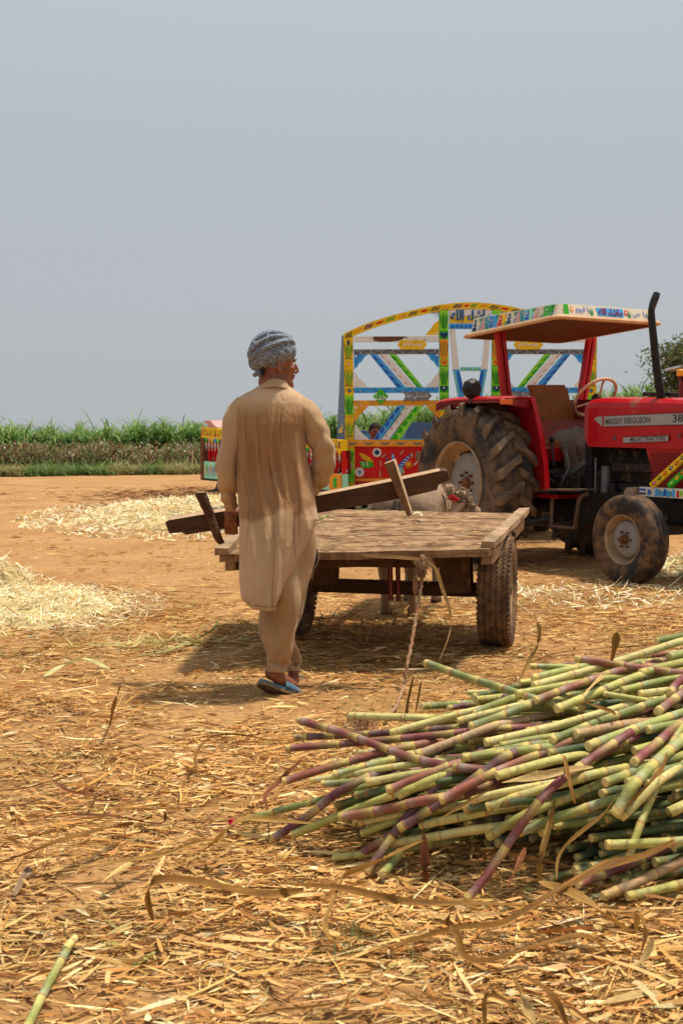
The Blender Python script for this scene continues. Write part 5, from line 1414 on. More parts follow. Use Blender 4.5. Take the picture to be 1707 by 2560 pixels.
# --- rails of each bay
def rails(mir):
    def R_(name, y0, y1, m, deco):
        mb = MB(); pr(mb, [(226, y0 + 4), (986, y0), (986, y1 - 3), (228, y1)], m, mir, d=Vector((0, .05, 0)))
        deco(mb); mb.build(name, t1)
    def rusty(mb):
        fl(mb, [(400, 432), (700, 431), (650, 462), (560, 478), (470, 481), (405, 470)], 'rust', .003, mir)
        for k in range(8): rnd(mb, 300 + k * 80, 440 + (k * 37) % 30, 5 + k % 3, 'rust', .004, mir, 6)
    R_('top_rail', 428, 480, 'p_white', rusty)
    def wave(m, dots, y0, y1):
        def f(mb):
            ym = (y0 + y1) / 2; a = (y1 - y0) * .28; n = 40
            for k in range(n):
                xa = 232 + 750 * k / n; xb = 232 + 750 * (k + 1) / n; ya = ym + a * math.sin(k * .63); yb = ym + a * math.sin((k + 1) * .63)
                fl(mb, [(xa, ya - 2.5), (xb, yb - 2.5), (xb, yb + 3.5), (xa, ya + 3.5)], m, .004, mir)
            for k in range(8): rnd(mb, 285 + k * 95, ym - a * .9 * (1 if k % 2 else -1), 8.5, 'p_navy' if m != 'p_white' else 'p_sky', .004, mir, 10); rnd(mb, 285 + k * 95 + 2, ym - a * .9 * (1 if k % 2 else -1), 6, dots, .006, mir, 8)
        return f
    R_('grey_rail', 543, 590, 'p_grey', wave('p_black', 'p_white', 543, 590))
    R_('blue_rail', 883, 936, 'p_sky', wave('p_blue', 'p_white', 883, 936))
    R_('orange_rail', 998, 1050, 'p_orange', wave('p_yellow', 'p_white', 998, 1050))
    def diagn(pts, m, name, mot):
        mb = MB(); pr(mb, pts, m, mir, d=Vector((0, .04, 0)))
        (ax_, ay), (bx, by), (cx_, cy), (dx, dy) = pts
        for k in range(5):
            t0, t1_ = k / 5 + .02, (k + 1) / 5 - .01
            def L_(t_, s_): return (lerp(lerp(ax_, bx, s_), lerp(dx, cx_, s_), t_), lerp(lerp(ay, by, s_), lerp(dy, cy, s_), t_))
            if mot: fl(mb, [L_(t0, .05), L_(lerp(t0, t1_, .4), .55), L_(t1_, .62), L_(t1_, .05)], mot, .004, mir)
            if mot: fl(mb, [L_(t0, .60), L_(lerp(t0, t1_, .5), .68), L_(t1_, .74), L_(lerp(t0, t1_, .5), .62)], 'p_white', .005, mir)
            else: fl(mb, [L_(t0, .1), L_(lerp(t0, t1_, .3), .4), L_(lerp(t0, t1_, .6), .2)], 'p_pink', .003, mir)
        mb.build(name, t1)
    diagn([(372, 590), (438, 590), (690, 884), (612, 884)], 'p_sky', 'brace', 'p_blue'); diagn([(452, 590), (528, 590), (778, 884), (704, 884)], 'p_white', 'brace', None); diagn([(542, 590), (606, 590), (848, 884), (790, 884)], 'p_lime', 'brace', 'p_green')
    diagn([(622, 1050), (686, 1050), (466, 1352), (400, 1352)], 'p_sky', 'brace', 'p_blue'); diagn([(704, 1050), (768, 1050), (540, 1352), (472, 1352)], 'p_white', 'brace', None); diagn([(780, 1050), (846, 1050), (640, 1352), (552, 1352)], 'p_lime', 'brace', 'p_green')
    def gus(pts, m, mot=None):
        mb = MB(); pr(mb, pts, m, mir, d=Vector((0, .03, 0))); c0 = pts[0]
        if mot:
            for k in range(1, 5):
                a = pts[1]; b = pts[-1]; e = (lerp(a[0], b[0], k / 5), lerp(a[1], b[1], k / 5))
                dx, dy = e[0] - c0[0], e[1] - c0[1]
                fl(mb, [c0, (c0[0] + dx * .8 - dy * .04, c0[1] + dy * .8 + dx * .04), (c0[0] + dx * .8 + dy * .04, c0[1] + dy * .8 - dx * .04)], mot, .004, mir)
        ox, oy = (16, 16) if pts[1][0] > c0[0] or pts[-1][0] > c0[0] else (-16, 16)
        if pts[1][1] < c0[1] or pts[-1][1] < c0[1]: oy = -16
        rnd(mb, c0[0] + ox, c0[1] + oy, 10, 'p_white', .007, mir)
        mb.build('corner_plate', t1)
    gus([(230, 592), (230, 725), (262, 700), (275, 670), (305, 650), (318, 625), (350, 592)], 'p_sky', 'p_blue')
    gus([(986, 582), (870, 582), (900, 610), (915, 640), (945, 660), (960, 690), (986, 710)], 'p_sky', 'p_blue')
    gus([(232, 884), (232, 742), (255, 770), (270, 800), (300, 825), (330, 850), (352, 884)], 'p_white')
    gus([(990, 880), (870, 880), (895, 850), (925, 830), (940, 795), (970, 765), (990, 740)], 'p_white')
    gus([(234, 1052), (238, 1190), (262, 1160), (280, 1130), (305, 1110), (330, 1085), (360, 1052)], 'p_orange', 'p_yellow')
    gus([(996, 1050), (870, 1050), (905, 1080), (930, 1100), (950, 1125), (980, 1150), (996, 1165)], 'p_orange', 'p_yellow')
    gus([(238, 1352), (238, 1215), (262, 1245), (290, 1280), (320, 1310), (350, 1335), (370, 1352)], 'p_white')
    gus([(986, 418), (864, 420), (893, 385), (915, 360), (940, 320), (960, 305), (986, 285)], 'p_yellow')
    mb = MB()
    for k in range(6): pr(mb, [(980, 212), (984, 216), (890 + k * 16, 222 + k * 11)], 'p_black', mir, d=Vector((0, .02, 0)))
    rnd(mb, 965, 225, 11, 'p_white', .01, mir); mb.build('black_fan', t1)
    # shaped name plates with writing
    mb = MB(); pr(mb, [(614, 505), (650, 464), (850, 464), (880, 505), (850, 547), (650, 547)], 'p_yellow', mir, TY - .02, d=Vector((0, .02, 0)))
    if mir: a, b, c = tq(840, 535, TY - .026, True), tq(665, 535, TY - .026, True), tq(840, 475, TY - .026, True)
    else: a, b, c = tq(665, 535, TY - .026), tq(840, 535, TY - .026), tq(665, 475, TY - .026)
    write(mb, shape_ar('وسلام'), a, b - a, c - a, 'p_white', True); mb.build('name_plate', t1)
    mb = MB(); pr(mb, [(398, 966), (468, 893), (540, 966), (468, 1042)], 'p_green', mir, TY - .02, d=Vector((0, .02, 0))); fl(mb, [(408, 966), (468, 905), (528, 966), (468, 1030)], 'p_lime', .021, mir)
    fl(mb, [(414, 966), (468, 911), (522, 966), (468, 1024)], 'p_green', .023, mir)
    if mir: a, b, c = tq(515, 998, TY - .027, True), tq(425, 998, TY - .027, True), tq(515, 930, TY - .027, True)
    else: a, b, c = tq(425, 998, TY - .027), tq(515, 998, TY - .027), tq(425, 930, TY - .027)
    write(mb, shape_ar('خدا'), a, b - a, c - a, 'p_white', True); mb.build('name_plate', t1)
    mb = MB(); pr(mb, [(668, 926), (890, 922), (924, 960), (890, 1000), (668, 1002), (690, 965)], 'p_grey', mir, TY - .02, d=Vector((0, .02, 0)))
    if mir: a, b, c = tq(890, 994, TY - .026, True), tq(700, 994, TY - .026, True), tq(890, 930, TY - .026, True)
    else: a, b, c = tq(700, 994, TY - .026), tq(890, 994, TY - .026), tq(700, 930, TY - .026)
    write(mb, shape_ar('جنت كي هوا'), a, b - a, c - a, 'p_white', True); mb.build('name_plate', t1)
rails(False); rails(True)
# --- centre: writing board, blue strip, slanted posts, rungs
mb = MB(); mr = lambda x: 2 * (MIR - 820) * 3.564 - x
pr(mb, [(1078, 186), (mr(1078), 186), (mr(1078), 312), (1078, 312)], 'p_white', Y=TY + .01); fl(mb, [(1080, 250), (mr(1080), 250), (mr(1080), 310), (1080, 310)], 'p_yellow', -.006)
a, b, c = tq(1088, 298, TY - .002), tq(mr(1088), 298, TY - .002), tq(1088, 196, TY - .002)
write(mb, shape_ar('ماشاء الله'), a, b - a, c - a, 'p_dgreen', True); o_ = Vector((.012, -.003, .010)); write(mb, shape_ar('ماشاء الله'), a + o_, b - a, c - a, 'p_blue', False)
mb.build('writing_board', t1)
mb = MB(); pr(mb, [(1078, 319), (mr(1078), 319), (mr(1078), 362), (1078, 362)], 'p_sky', Y=TY + .01)
for k in range(9): fl(mb, [(1090 + k * 40, 352), (1105 + k * 40, 326), (1122 + k * 40, 334), (1112 + k * 40, 354)], 'p_blue', .0)
mb.build('blue_strip', t1)
for mir in (False, True):
    mb = MB(); pr(mb, [(1084, 364), (1130, 364), (1166, 725), (1112, 725)], 'p_white', mir, TY + .01); pr(mb, [(1112, 725), (1166, 725), (1212, 980), (1160, 980)], 'p_sky', mir, TY + .01)
    fl(mb, [(1150, 740), (1168, 735), (1196, 850), (1190, 940), (1164, 860)], 'p_blue', -.006, mir); fl(mb, [(1118, 740), (1128, 738), (1168, 950), (1160, 950)], 'p_mint', -.005, mir)
    mb.build('slanted_post', t1)
for y0 in (704, 1066):
    mb = MB(); pr(mb, [(1172, y0), (mr(1172), y0), (mr(1172), y0 + 36), (1172, y0 + 36)], 'p_mint', Y=TY + .03, d=Vector((0, .03, 0)))
    for k in range(9): fl(mb, [(1180 + k * 26, y0 + 26), (1190 + k * 26, y0 + 8), (1204 + k * 26, y0 + 18)], 'p_green' if k % 2 else 'p_sky', -.02)
    mb.build('rung', t1)
# --- lower strip and red panel
mb = MB(); pr(mb, [(152, 1352), (mr(152), 1352), (mr(152), 1412), (152, 1412)], 'p_orange', Y=TY - .01, d=Vector((0, .08, 0)))
for k in range(16):
    cx = 215 + k * 145
    fl(mb, [(cx - 46, 1372), (cx - 20, 1395), (cx + 20, 1395), (cx + 46, 1372), (cx + 20, 1382), (cx - 20, 1382)], 'p_navy', .013)
    for j in range(6): rnd(mb, cx + 55 + j * 8, 1372 + abs(j - 3) * 3, 3.5, 'p_white', .014, n=6)
    for j in range(5): rnd(mb, cx - 30 + j * 15, 1388, 3.5, 'p_mint', .0145, n=6)
mb.build('lower_rail', t1)
mb = MB(); pr(mb, [(236, 1412), (mr(236), 1412), (mr(236), 1800), (236, 1800)], 'p_red', Y=TY + .02, d=Vector((0, .05, 0)))
rn = random.Random(3)
def leafy(cx, cy, ang, l, w, m, m2, off=-.014):
    c, s_ = math.cos(ang), math.sin(ang); pt = lambda u, v: (cx + u * c - v * s_, cy + u * s_ + v * c)
    fl(mb, [pt(0, 0), pt(l * .3, w), pt(l * .7, w * .9), pt(l, 0), pt(l * .7, -w * .5), pt(l * .3, -w * .6)], m, off)
    for k in range(5): fl(mb, [pt(l * (.18 + k * .15), -w * .2), pt(l * (.24 + k * .15), w * .7), pt(l * (.27 + k * .15), w * .6), pt(l * (.22 + k * .15), -w * .2)], m2, off + .002)
for rep in range(3):
    ox = rep * 760
    def sh(x): return x + ox
    star(mb, sh(435), 1465, 44, 'p_white', -.014, n=16, r2=.8); star(mb, sh(435), 1465, 30, 'p_navy', -.012, n=10, r2=.6)
    star(mb, sh(280), 1640, 46, 'p_white', -.014, n=18, r2=.75); star(mb, sh(280), 1640, 22, 'p_steel', -.012, n=9, r2=.7); rnd(mb, sh(280), 1640, 6, 'p_white', -.010)
    leafy(sh(275), 1470, .55, 150, 26, 'p_yellow', 'p_black'); fl(mb, [(sh(278), 1545), (sh(392), 1548), (sh(404), 1588), (sh(360), 1605), (sh(300), 1600)], 'p_green', -.014)
    for k in range(2): fl(mb, [(sh(300 + k * 38), 1550), (sh(310 + k * 38), 1550), (sh(322 + k * 38), 1588), (sh(314 + k * 38), 1588)], 'p_white', -.011)
    leafy(sh(600), 1650, -1.75, 190, 22, 'p_sky', 'p_white'); leafy(sh(600), 1630, -.85, 200, 28, 'p_blue', 'p_white'); leafy(sh(560), 1640, -1.9, 150, 14, 'p_navy', 'p_sky')
    fl(mb, [(sh(585), 1660), (sh(640), 1650), (sh(655), 1590), (sh(600), 1600)], 'p_sky', -.013)
    star(mb, sh(715), 1570, 50, 'p_orange', -.013, n=14, r2=.35); star(mb, sh(715), 1570, 20, 'p_yellow', -.011, n=8)
    for k in range(9): leafy(sh(rn.uniform(380, 760)), rn.uniform(1480, 1700), rn.uniform(-2.4, -.5), rn.uniform(45, 90), 8, rn.choice(['p_pink', 'p_white', 'p_pink', 'p_mint']), 'p_green', -.0135 + k * .0002)
    fl(mb, [(sh(250), 1700), (sh(760), 1690), (sh(760), 1716), (sh(250), 1722)], 'p_orange', -.0145)
    star(mb, sh(460), 1745, 26, 'p_white', -.012, n=8)
mb.build('painted_panel', t1)
# side wing in blue with the year
mb = MB()
a, b = tq(134, 425), tq(148, 1355); c, d = tq(76, 1358, TY + .55), tq(120, 425, TY + .55)
nrm = (b - a).cross(c - a).normalized()
mb.prism([a, d, c, b], nrm * .03 if nrm.x > 0 else nrm * -.03, 'p_steel')
face_n = (c - a).cross(b - a).normalized(); 
if face_n.x > 0: face_n = -face_n
def wg(u, v, off=.006): return d.lerp(a, u).lerp(c.lerp(b, u), v) + face_n * off
for ch, v0, v1 in (('2', .655, .71), ('0', .72, .775), ('2', .80, .855), ('1', .865, .93)):
    o = wg(.25, v1); write(mb, ch, o, wg(.80, v1) - o, wg(.25, v0) - o, 'p_yellow', True)
for k in range(8): o = wg(.3 + .08 * (k % 2), .05 + k * .07); mb.add([o, wg(.5, .06 + k * .07), wg(.62, .09 + k * .07), wg(.55, .045 + k * .07)], [(0, 1, 2, 3)], 'p_orange' if k % 2 else 'p_teal')
mb.build('side_wing', t1)
# body of the trailer behind the frame
XL, XRr = tq(150, 1400).x + .03, tq(150, 1400, mir=True).x - .03
mb = MB(); z0 = .62; z1 = 1.18
mb.box(((XL + XRr) / 2, 16.1, z0), (XRr - XL, 3.9, .08), 'p_steel'); mb.build('floor', t1)
for x in (XL, XRr): mb = MB(); mb.box((x, 16.12, .92), (.05, 3.86, .50), 'p_red'); mb.box((x, 16.12, 1.20), (.07, 3.86, .06), 'p_orange'); mb.build('side_wall', t1)
mb = MB(); mb.box(((XL + XRr) / 2 - .35, 18.08, 1.02), (XRr - XL - .8, .05, .70), 'p_teal'); mb.box(((XL + XRr) / 2 - .35, 18.08, 1.39), (XRr - XL - .8, .07, .05), 'p_steel'); mb.build('front_wall', t1)
mb = MB(); mb.prism([P(1010, 1096, 16.5), P(1022, 1055, 16.5), P(1100, 1058, 16.5), P(1100, 1096, 16.5)], (0, .5, 0), 'p_steel'); mb.build('blue_box', t1)
for x in (XL + .35, XRr - .35):
    wr = thing_part('wheel', t1)
    for y in (15.6, 16.6):
        mb = MB(); mb.lathe(wheel_profile(.44, .22, .25), (x, y, .44), (1, 0, 0), 'tyre_tractor', 32); mb.lathe([(.25, -.06), (.2, .0), (.08, .02), (.001, .02)], (x, y, .44), (-1, 0, 0), 'rim_muddy', 24); b_ = mb.build('tyre', t1); b_.parent = wr
mb = MB(); mb.box(((XL + XRr) / 2, 16.1, .46), (1.9, .12, .12), 'black_metal'); mb.box(((XL + XRr) / 2 - .4, 16.1, .54), (.12, 3.6, .1), 'black_metal'); mb.box(((XL + XRr) / 2 + .4, 16.1, .54), (.12, 3.6, .1), 'black_metal'); mb.build('chassis', t1)

# ================================================================= second trailer, side on, half hidden by the man
A2_ = P(508, 1100, 16.6); B2_ = P(857, 1100, 13.72); A2_.z = B2_.z = 0
t2 = thing('painted_trailer', tuple((A2_ + B2_) / 2), 'low painted trailer with red openings and hanging tongues, half hidden behind the man', 'trailer')
dx_ = (B2_ - A2_); LN = dx_.length; dxn = dx_.normalized(); nb = Vector((-dxn.y, dxn.x, 0))
if nb.y < 0: nb = -nb
def sidez(px, py): return RP(px, py, A2_, nb)
zt0 = sidez(508, 1067).z; zt1 = sidez(850, 1100).z; zb0 = sidez(508, 1200).z; zb1 = sidez(850, 1233).z
def S2(u, v, off=0.0):
    """u along 0..1, v 0 bottom..1 top"""
    return A2_ + dx_ * u + nb * (-off) + Vector((0, 0, lerp(lerp(zb0, zb1, u), lerp(zt0, zt1, u), v)))
def s2q(mb, u0, u1, v0, v1, m, off, th=None):
    q = [S2(u0, v0, off), S2(u1, v0, off), S2(u1, v1, off), S2(u0, v1, off)]
    if th: mb.prism(q, nb * th, m)
    else: mb.add(q, [(0, 1, 2, 3)], m)
mb = MB(); s2q(mb, 0, 1, .80, 1.0, 'p_yellow', .03, .10)
for k in range(46):
    u = (k + .5) / 46; du = .008
    mb.add([S2(u - du, .84, .034), S2(u, .84, .034), S2(u + du, .96, .034), S2(u, .96, .034)], [(0, 1, 2, 3)], ['p_orange', 'p_dgreen', 'p_orange', 'p_green'][k % 4])
    mb.add([S2(u - du * .6, .90, .036), S2(u + du * .4, .83, .036), S2(u + du, .88, .036)], [(0, 1, 2)], ['p_red', 'p_yellow', 'p_black'][k % 3])
mb.build('top_rail', t2)
mb = MB(); NM = 40
for k in range(NM):
    u0, u1 = k / NM, (k + 1) / NM; um = (u0 + u1) / 2
    m = ['p_steel', 'p_green', 'p_pink', 'p_yellow', 'p_sky', 'p_lime'][k % 6]
    mb.prism([S2(u0 + .001, .80, .028), S2(um, .70 - .0 * k, .028), S2(u1 - .001, .80, .028)], nb * .02, m)
    mb.prism([S2(um - .005, .72, .022), S2(um, .56, .022), S2(um + .005, .72, .022)], nb * .008, 'p_white' if k % 3 else 'cream')
mb.build('hanging_tongues', t2)
mb = MB(); s2q(mb, .0, 1, .36, .80, 'p_maroon', -.10, .02)
for k in range(NM // 2 + 1):
    u = k / (NM // 2); s2q(mb, max(u - .002, 0), min(u + .002, 1), .36, .80, 'p_red', .01, .06)
    if k < NM // 2:
        un = (k + 1) / (NM // 2); mb.add([S2(u + .004, .36, -.06), S2(un - .004, .36, -.06), S2(un - .004, .44, -.085), S2(u + .004, .37, -.085)], [(0, 1, 2, 3)], 'cream'); mb.add([S2(u + .004, .38, -.085), S2(un - .004, .38, -.085), S2(un - .004, .66, -.095), S2(u + .004, .66, -.095)], [(0, 1, 2, 3)], 'p_red')
s2q(mb, 0, 1, .63, .645, 'p_grey', .025, .01)
mb.build('red_openings', t2)
mb = MB(); s2q(mb, 0, 1, .04, .36, 'p_mint', .02, .10)
for k in range(60):
    u = (k + .5) / 60; d_ = .010; m = ['p_teal', 'p_yellow', 'p_green', 'p_sky', 'p_orange', 'p_blue'][k % 6]
    mb.add([S2(u, .33 - .04 * (k % 2), .024), S2(u - d_ * .7, .22, .024), S2(u, .06, .024), S2(u + d_ * .7, .22, .024)], [(0, 1, 2, 3)], m)
    mb.add([S2(u, .28, .026), S2(u - d_ * .25, .2, .026), S2(u, .1, .026), S2(u + d_ * .25, .2, .026)], [(0, 1, 2, 3)], 'p_white' if k % 2 else 'p_pink')
s2q(mb, .93, 1, .04, .36, 'p_orange', .03, .02); s2q(mb, .955, .975, .10, .28, 'p_green', .034, .004)
mb.build('lower_board', t2)
mb = MB(); s2q(mb, -.006, .016, .0, .80, 'rust', .035, .12); s2q(mb, .0, 1, .0, .045, 'black_metal', .02, .1); mb.build('corner_strap', t2)
mb = MB(); mb.prism([S2(0.0, 1.0, .03), S2(0.03, 1.0, .03), S2(.13, 1.02, .03), S2(0.10, 1.02, .03)][:0] or [sidez(509, 1052), sidez(526, 1051), sidez(541, 1068), sidez(524, 1068)], nb * .9, 'p_pink'); mb.build('end_board', t2)
mb = MB(); mb.prism([S2(0, .02), S2(1, .02), S2(1, .02) + nb * 1.9, S2(0, .02) + nb * 1.9], (0, 0, .05), 'p_steel'); mb.build('floor', t2)
mb = MB(); a_ = S2(0, .06, -.12) + nb * 1.75; b_ = S2(1, .06, -.12) + nb * 1.75; mb.prism([a_, b_, b_ + Vector((0, 0, .5)), a_ + Vector((0, 0, .5))], nb * .06, 'p_red'); mb.build('far_side', t2)
mb = MB(); mb.prism([S2(.01, .04, -.1), S2(.01, .04, -.1) + nb * 1.7, S2(.01, .85, -.1) + nb * 1.7, S2(.01, .85, -.1)], dxn * .05, 'p_red'); mb.build('end_wall', t2)
mb = MB(); zc = .5
mb.prism([sidez(560, 1200), sidez(545, 1200), sidez(538, 1222), sidez(518, 1226), sidez(518, 1230), sidez(600, 1230), sidez(600, 1200)], nb * .12, 'black_metal'); mb.box(S2(.5, 0) + nb * .9 + Vector((0, 0, -.12)), (.14, .14, .12), 'black_metal')
mb.build('chassis', t2)
for u in (.34, .66):
    for s_ in (.25, 1.55):
        c_ = A2_ + dx_ * u + nb * s_ + Vector((0, 0, .40)); wr = thing_part('wheel', t2)
        mb = MB(); mb.lathe(wheel_profile(.40, .2, .24), c_, nb, 'tyre_tractor', 28); b_ = mb.build('tyre', t2); b_.parent = wr
        mb = MB(); mb.lathe([(.24, .06), (.2, .0), (.08, .02), (.001, .02)], c_, -nb, 'rim_muddy', 20); b_ = mb.build('rim', t2); b_.parent = wr

# ================================================================= part of a third trailer at the right edge
t3 = thing('painted_trailer', (6.2, 19.2, 0), 'trailer with a yellow top rail cut off by the right edge of the view', 'trailer')
mb = MB()
x0_ = P(1692, 920, 19).x
mb.box((x0_ + 1.2, 19, P(0, 932, 19).z), (2.4, .12, .11), 'p_orange'); mb.build('top_rail', t3)
mb = MB(); mb.prism([P(1694, 919, 19), P(1704, 912, 19), P(1740, 911, 19), P(1740, 919, 19)], (0, .9, 0), 'p_grey'); mb.build('load_cover', t3)
mb = MB(); mb.box((x0_ + .12, 19.02, 1.45), (.14, .12, 1.75), 'p_maroon'); mb.prism([P(1694, 942, 18.96), P(1712, 962, 18.96), P(1712, 942, 18.96)], (0, .05, 0), 'p_maroon'); mb.build('corner_post', t3)
mb = MB(); mb.box((x0_ + 1.25, 19.6, .9), (2.3, 1.3, .6), 'p_red'); mb.box((x0_ + 1.25, 18.93, 1.22), (2.4, .06, .08), 'p_yellow'); mb.build('side_wall', t3)
for s_ in (0.6, 1.9):
    mb = MB(); mb.lathe(wheel_profile(.42, .2, .25), (x0_ + s_, 18.9, .42), (0, 1, 0), 'tyre_tractor', 24); mb.lathe([(.25, .05), (.08, .02), (.001, .02)], (x0_ + s_, 18.9, .42), (0, -1, 0), 'rim_muddy', 20); mb.build('wheel', t3)
# ================================================================= the man
skin = bpy.data.materials.new('skin'); skin.use_nodes = True
_n = skin.node_tree.nodes; _b = _n['Principled BSDF']; _b.inputs['Roughness'].default_value = .5
_b.inputs['Subsurface Weight'].default_value = .12; _b.inputs['Subsurface Radius'].default_value = (.02, .008, .004); _b.inputs['Subsurface Scale'].default_value = .5
_t = _n.new('ShaderNodeTexNoise'); _t.inputs['Scale'].default_value = 22; _r = _n.new('ShaderNodeValToRGB')
_r.color_ramp.elements[0].position = .3; _r.color_ramp.elements[0].color = (.17, .052, .022, 1); _r.color_ramp.elements[1].position = .7; _r.color_ramp.elements[1].color = (.27, .088, .038, 1)
skin.node_tree.links.new(_t.outputs[0], _r.inputs[0]); skin.node_tree.links.new(_r.outputs[0], _b.inputs[0])

def cloth_mat(name, col, col2, back_shade=False):
    m = bpy.data.materials.new(name); m.use_nodes = True; nt = m.node_tree; N = nt.nodes; L = nt.links; B = N['Principled BSDF']
    B.inputs['Roughness'].default_value = .85; B.inputs['Specular IOR Level'].default_value = .2; B.inputs['Sheen Weight'].default_value = .15
    tc = N.new('ShaderNodeTexCoord')
    n1 = N.new('ShaderNodeTexNoise'); n1.inputs['Scale'].default_value = 3.2; n1.inputs['Detail'].default_value = 6; L.new(tc.outputs['Object'], n1.inputs[0])
    r = N.new('ShaderNodeValToRGB'); r.color_ramp.elements[0].position = .35; r.color_ramp.elements[0].color = (*col2, 1); r.color_ramp.elements[1].position = .65; r.color_ramp.elements[1].color = (*col, 1); L.new(n1.outputs[0], r.inputs[0])
    if back_shade:   # shade of the upper back painted into the cloth, with an uneven lower edge
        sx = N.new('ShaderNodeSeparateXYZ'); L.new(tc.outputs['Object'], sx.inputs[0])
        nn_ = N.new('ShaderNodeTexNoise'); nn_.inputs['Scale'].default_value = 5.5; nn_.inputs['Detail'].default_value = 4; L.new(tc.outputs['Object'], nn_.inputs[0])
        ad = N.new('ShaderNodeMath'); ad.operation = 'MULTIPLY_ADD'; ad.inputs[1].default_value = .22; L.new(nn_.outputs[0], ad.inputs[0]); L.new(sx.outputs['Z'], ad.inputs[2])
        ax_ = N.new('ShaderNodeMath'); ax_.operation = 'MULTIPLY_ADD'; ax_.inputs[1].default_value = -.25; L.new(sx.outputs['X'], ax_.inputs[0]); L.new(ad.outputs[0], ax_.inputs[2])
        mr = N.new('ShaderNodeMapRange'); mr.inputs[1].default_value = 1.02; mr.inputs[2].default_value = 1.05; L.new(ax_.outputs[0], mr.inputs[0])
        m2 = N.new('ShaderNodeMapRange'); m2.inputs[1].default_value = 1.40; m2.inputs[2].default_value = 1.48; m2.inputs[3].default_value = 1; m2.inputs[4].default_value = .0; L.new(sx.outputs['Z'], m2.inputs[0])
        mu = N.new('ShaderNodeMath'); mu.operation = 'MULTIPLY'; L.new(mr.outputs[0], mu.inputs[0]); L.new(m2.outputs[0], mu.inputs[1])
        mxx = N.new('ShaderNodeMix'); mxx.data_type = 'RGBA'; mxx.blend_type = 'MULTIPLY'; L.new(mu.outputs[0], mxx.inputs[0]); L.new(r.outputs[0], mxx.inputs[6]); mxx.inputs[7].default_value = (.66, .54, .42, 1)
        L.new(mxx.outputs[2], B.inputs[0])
    else: L.new(r.outputs[0], B.inputs[0])
    mp = N.new('ShaderNodeMapping'); mp.inputs['Scale'].default_value = (1, 1, .35); L.new(tc.outputs['Object'], mp.inputs[0])
    n2 = N.new('ShaderNodeTexNoise'); n2.inputs['Scale'].default_value = 16; n2.inputs['Detail'].default_value = 5; n2.inputs['Distortion'].default_value = .8; L.new(mp.outputs[0], n2.inputs[0])
    n3 = N.new('ShaderNodeTexNoise'); n3.inputs['Scale'].default_value = 900; L.new(tc.outputs['Object'], n3.inputs[0])
    b1 = N.new('ShaderNodeBump'); b1.inputs['Strength'].default_value = .8; b1.inputs['Distance'].default_value = .022; L.new(n2.outputs[0], b1.inputs['Height'])
    b2 = N.new('ShaderNodeBump'); b2.inputs['Strength'].default_value = .15; b2.inputs['Distance'].default_value = .001; L.new(n3.outputs[0], b2.inputs['Height']); L.new(b1.outputs[0], b2.inputs['Normal'])
    L.new(b2.outputs[0], B.inputs['Normal'])
    tb = N.new('ShaderNodeBsdfTranslucent'); L.new(r.outputs[0], tb.inputs[0]); ms = N.new('ShaderNodeMixShader'); ms.inputs[0].default_value = .12
    L.new(B.outputs[0], ms.inputs[1]); L.new(tb.outputs[0], ms.inputs[2]); L.new(ms.outputs[0], N['Material Output'].inputs[0])
    _mats[name] = m; return m
cloth_mat('khaki_cloth', (.52, .34, .185), (.43, .27, .135)); cloth_mat('trouser_cloth', (.50, .32, .17), (.38, .23, .11)); cloth_mat('shaded_cloth', (.60, .40, .235), (.48, .305, .165), True)
seam_m = mat('seam', (.20, .11, .05), .9)
# turban: dark slate cloth with small white flecks
tm = bpy.data.materials.new('turban_cloth'); tm.use_nodes = True; nt = tm.node_tree; N = nt.nodes; L = nt.links; B = N['Principled BSDF']; B.inputs['Roughness'].default_value = .9
tc = N.new('ShaderNodeTexCoord'); mp = N.new('ShaderNodeMapping'); mp.inputs['Rotation'].default_value = (0, .6, 0); mp.inputs['Scale'].default_value = (1, 1, .6); L.new(tc.outputs['Object'], mp.inputs[0])
vo = N.new('ShaderNodeTexVoronoi'); vo.inputs['Scale'].default_value = 240; L.new(mp.outputs[0], vo.inputs[0])
r = N.new('ShaderNodeValToRGB'); r.color_ramp.elements[0].position = .34; r.color_ramp.elements[0].color = (.40, .44, .49, 1); r.color_ramp.elements[1].position = .46; r.color_ramp.elements[1].color = (.075, .092, .125, 1)
L.new(vo.outputs['Distance'], r.inputs[0]); L.new(r.outputs[0], B.inputs[0]); _mats['turban_cloth'] = tm

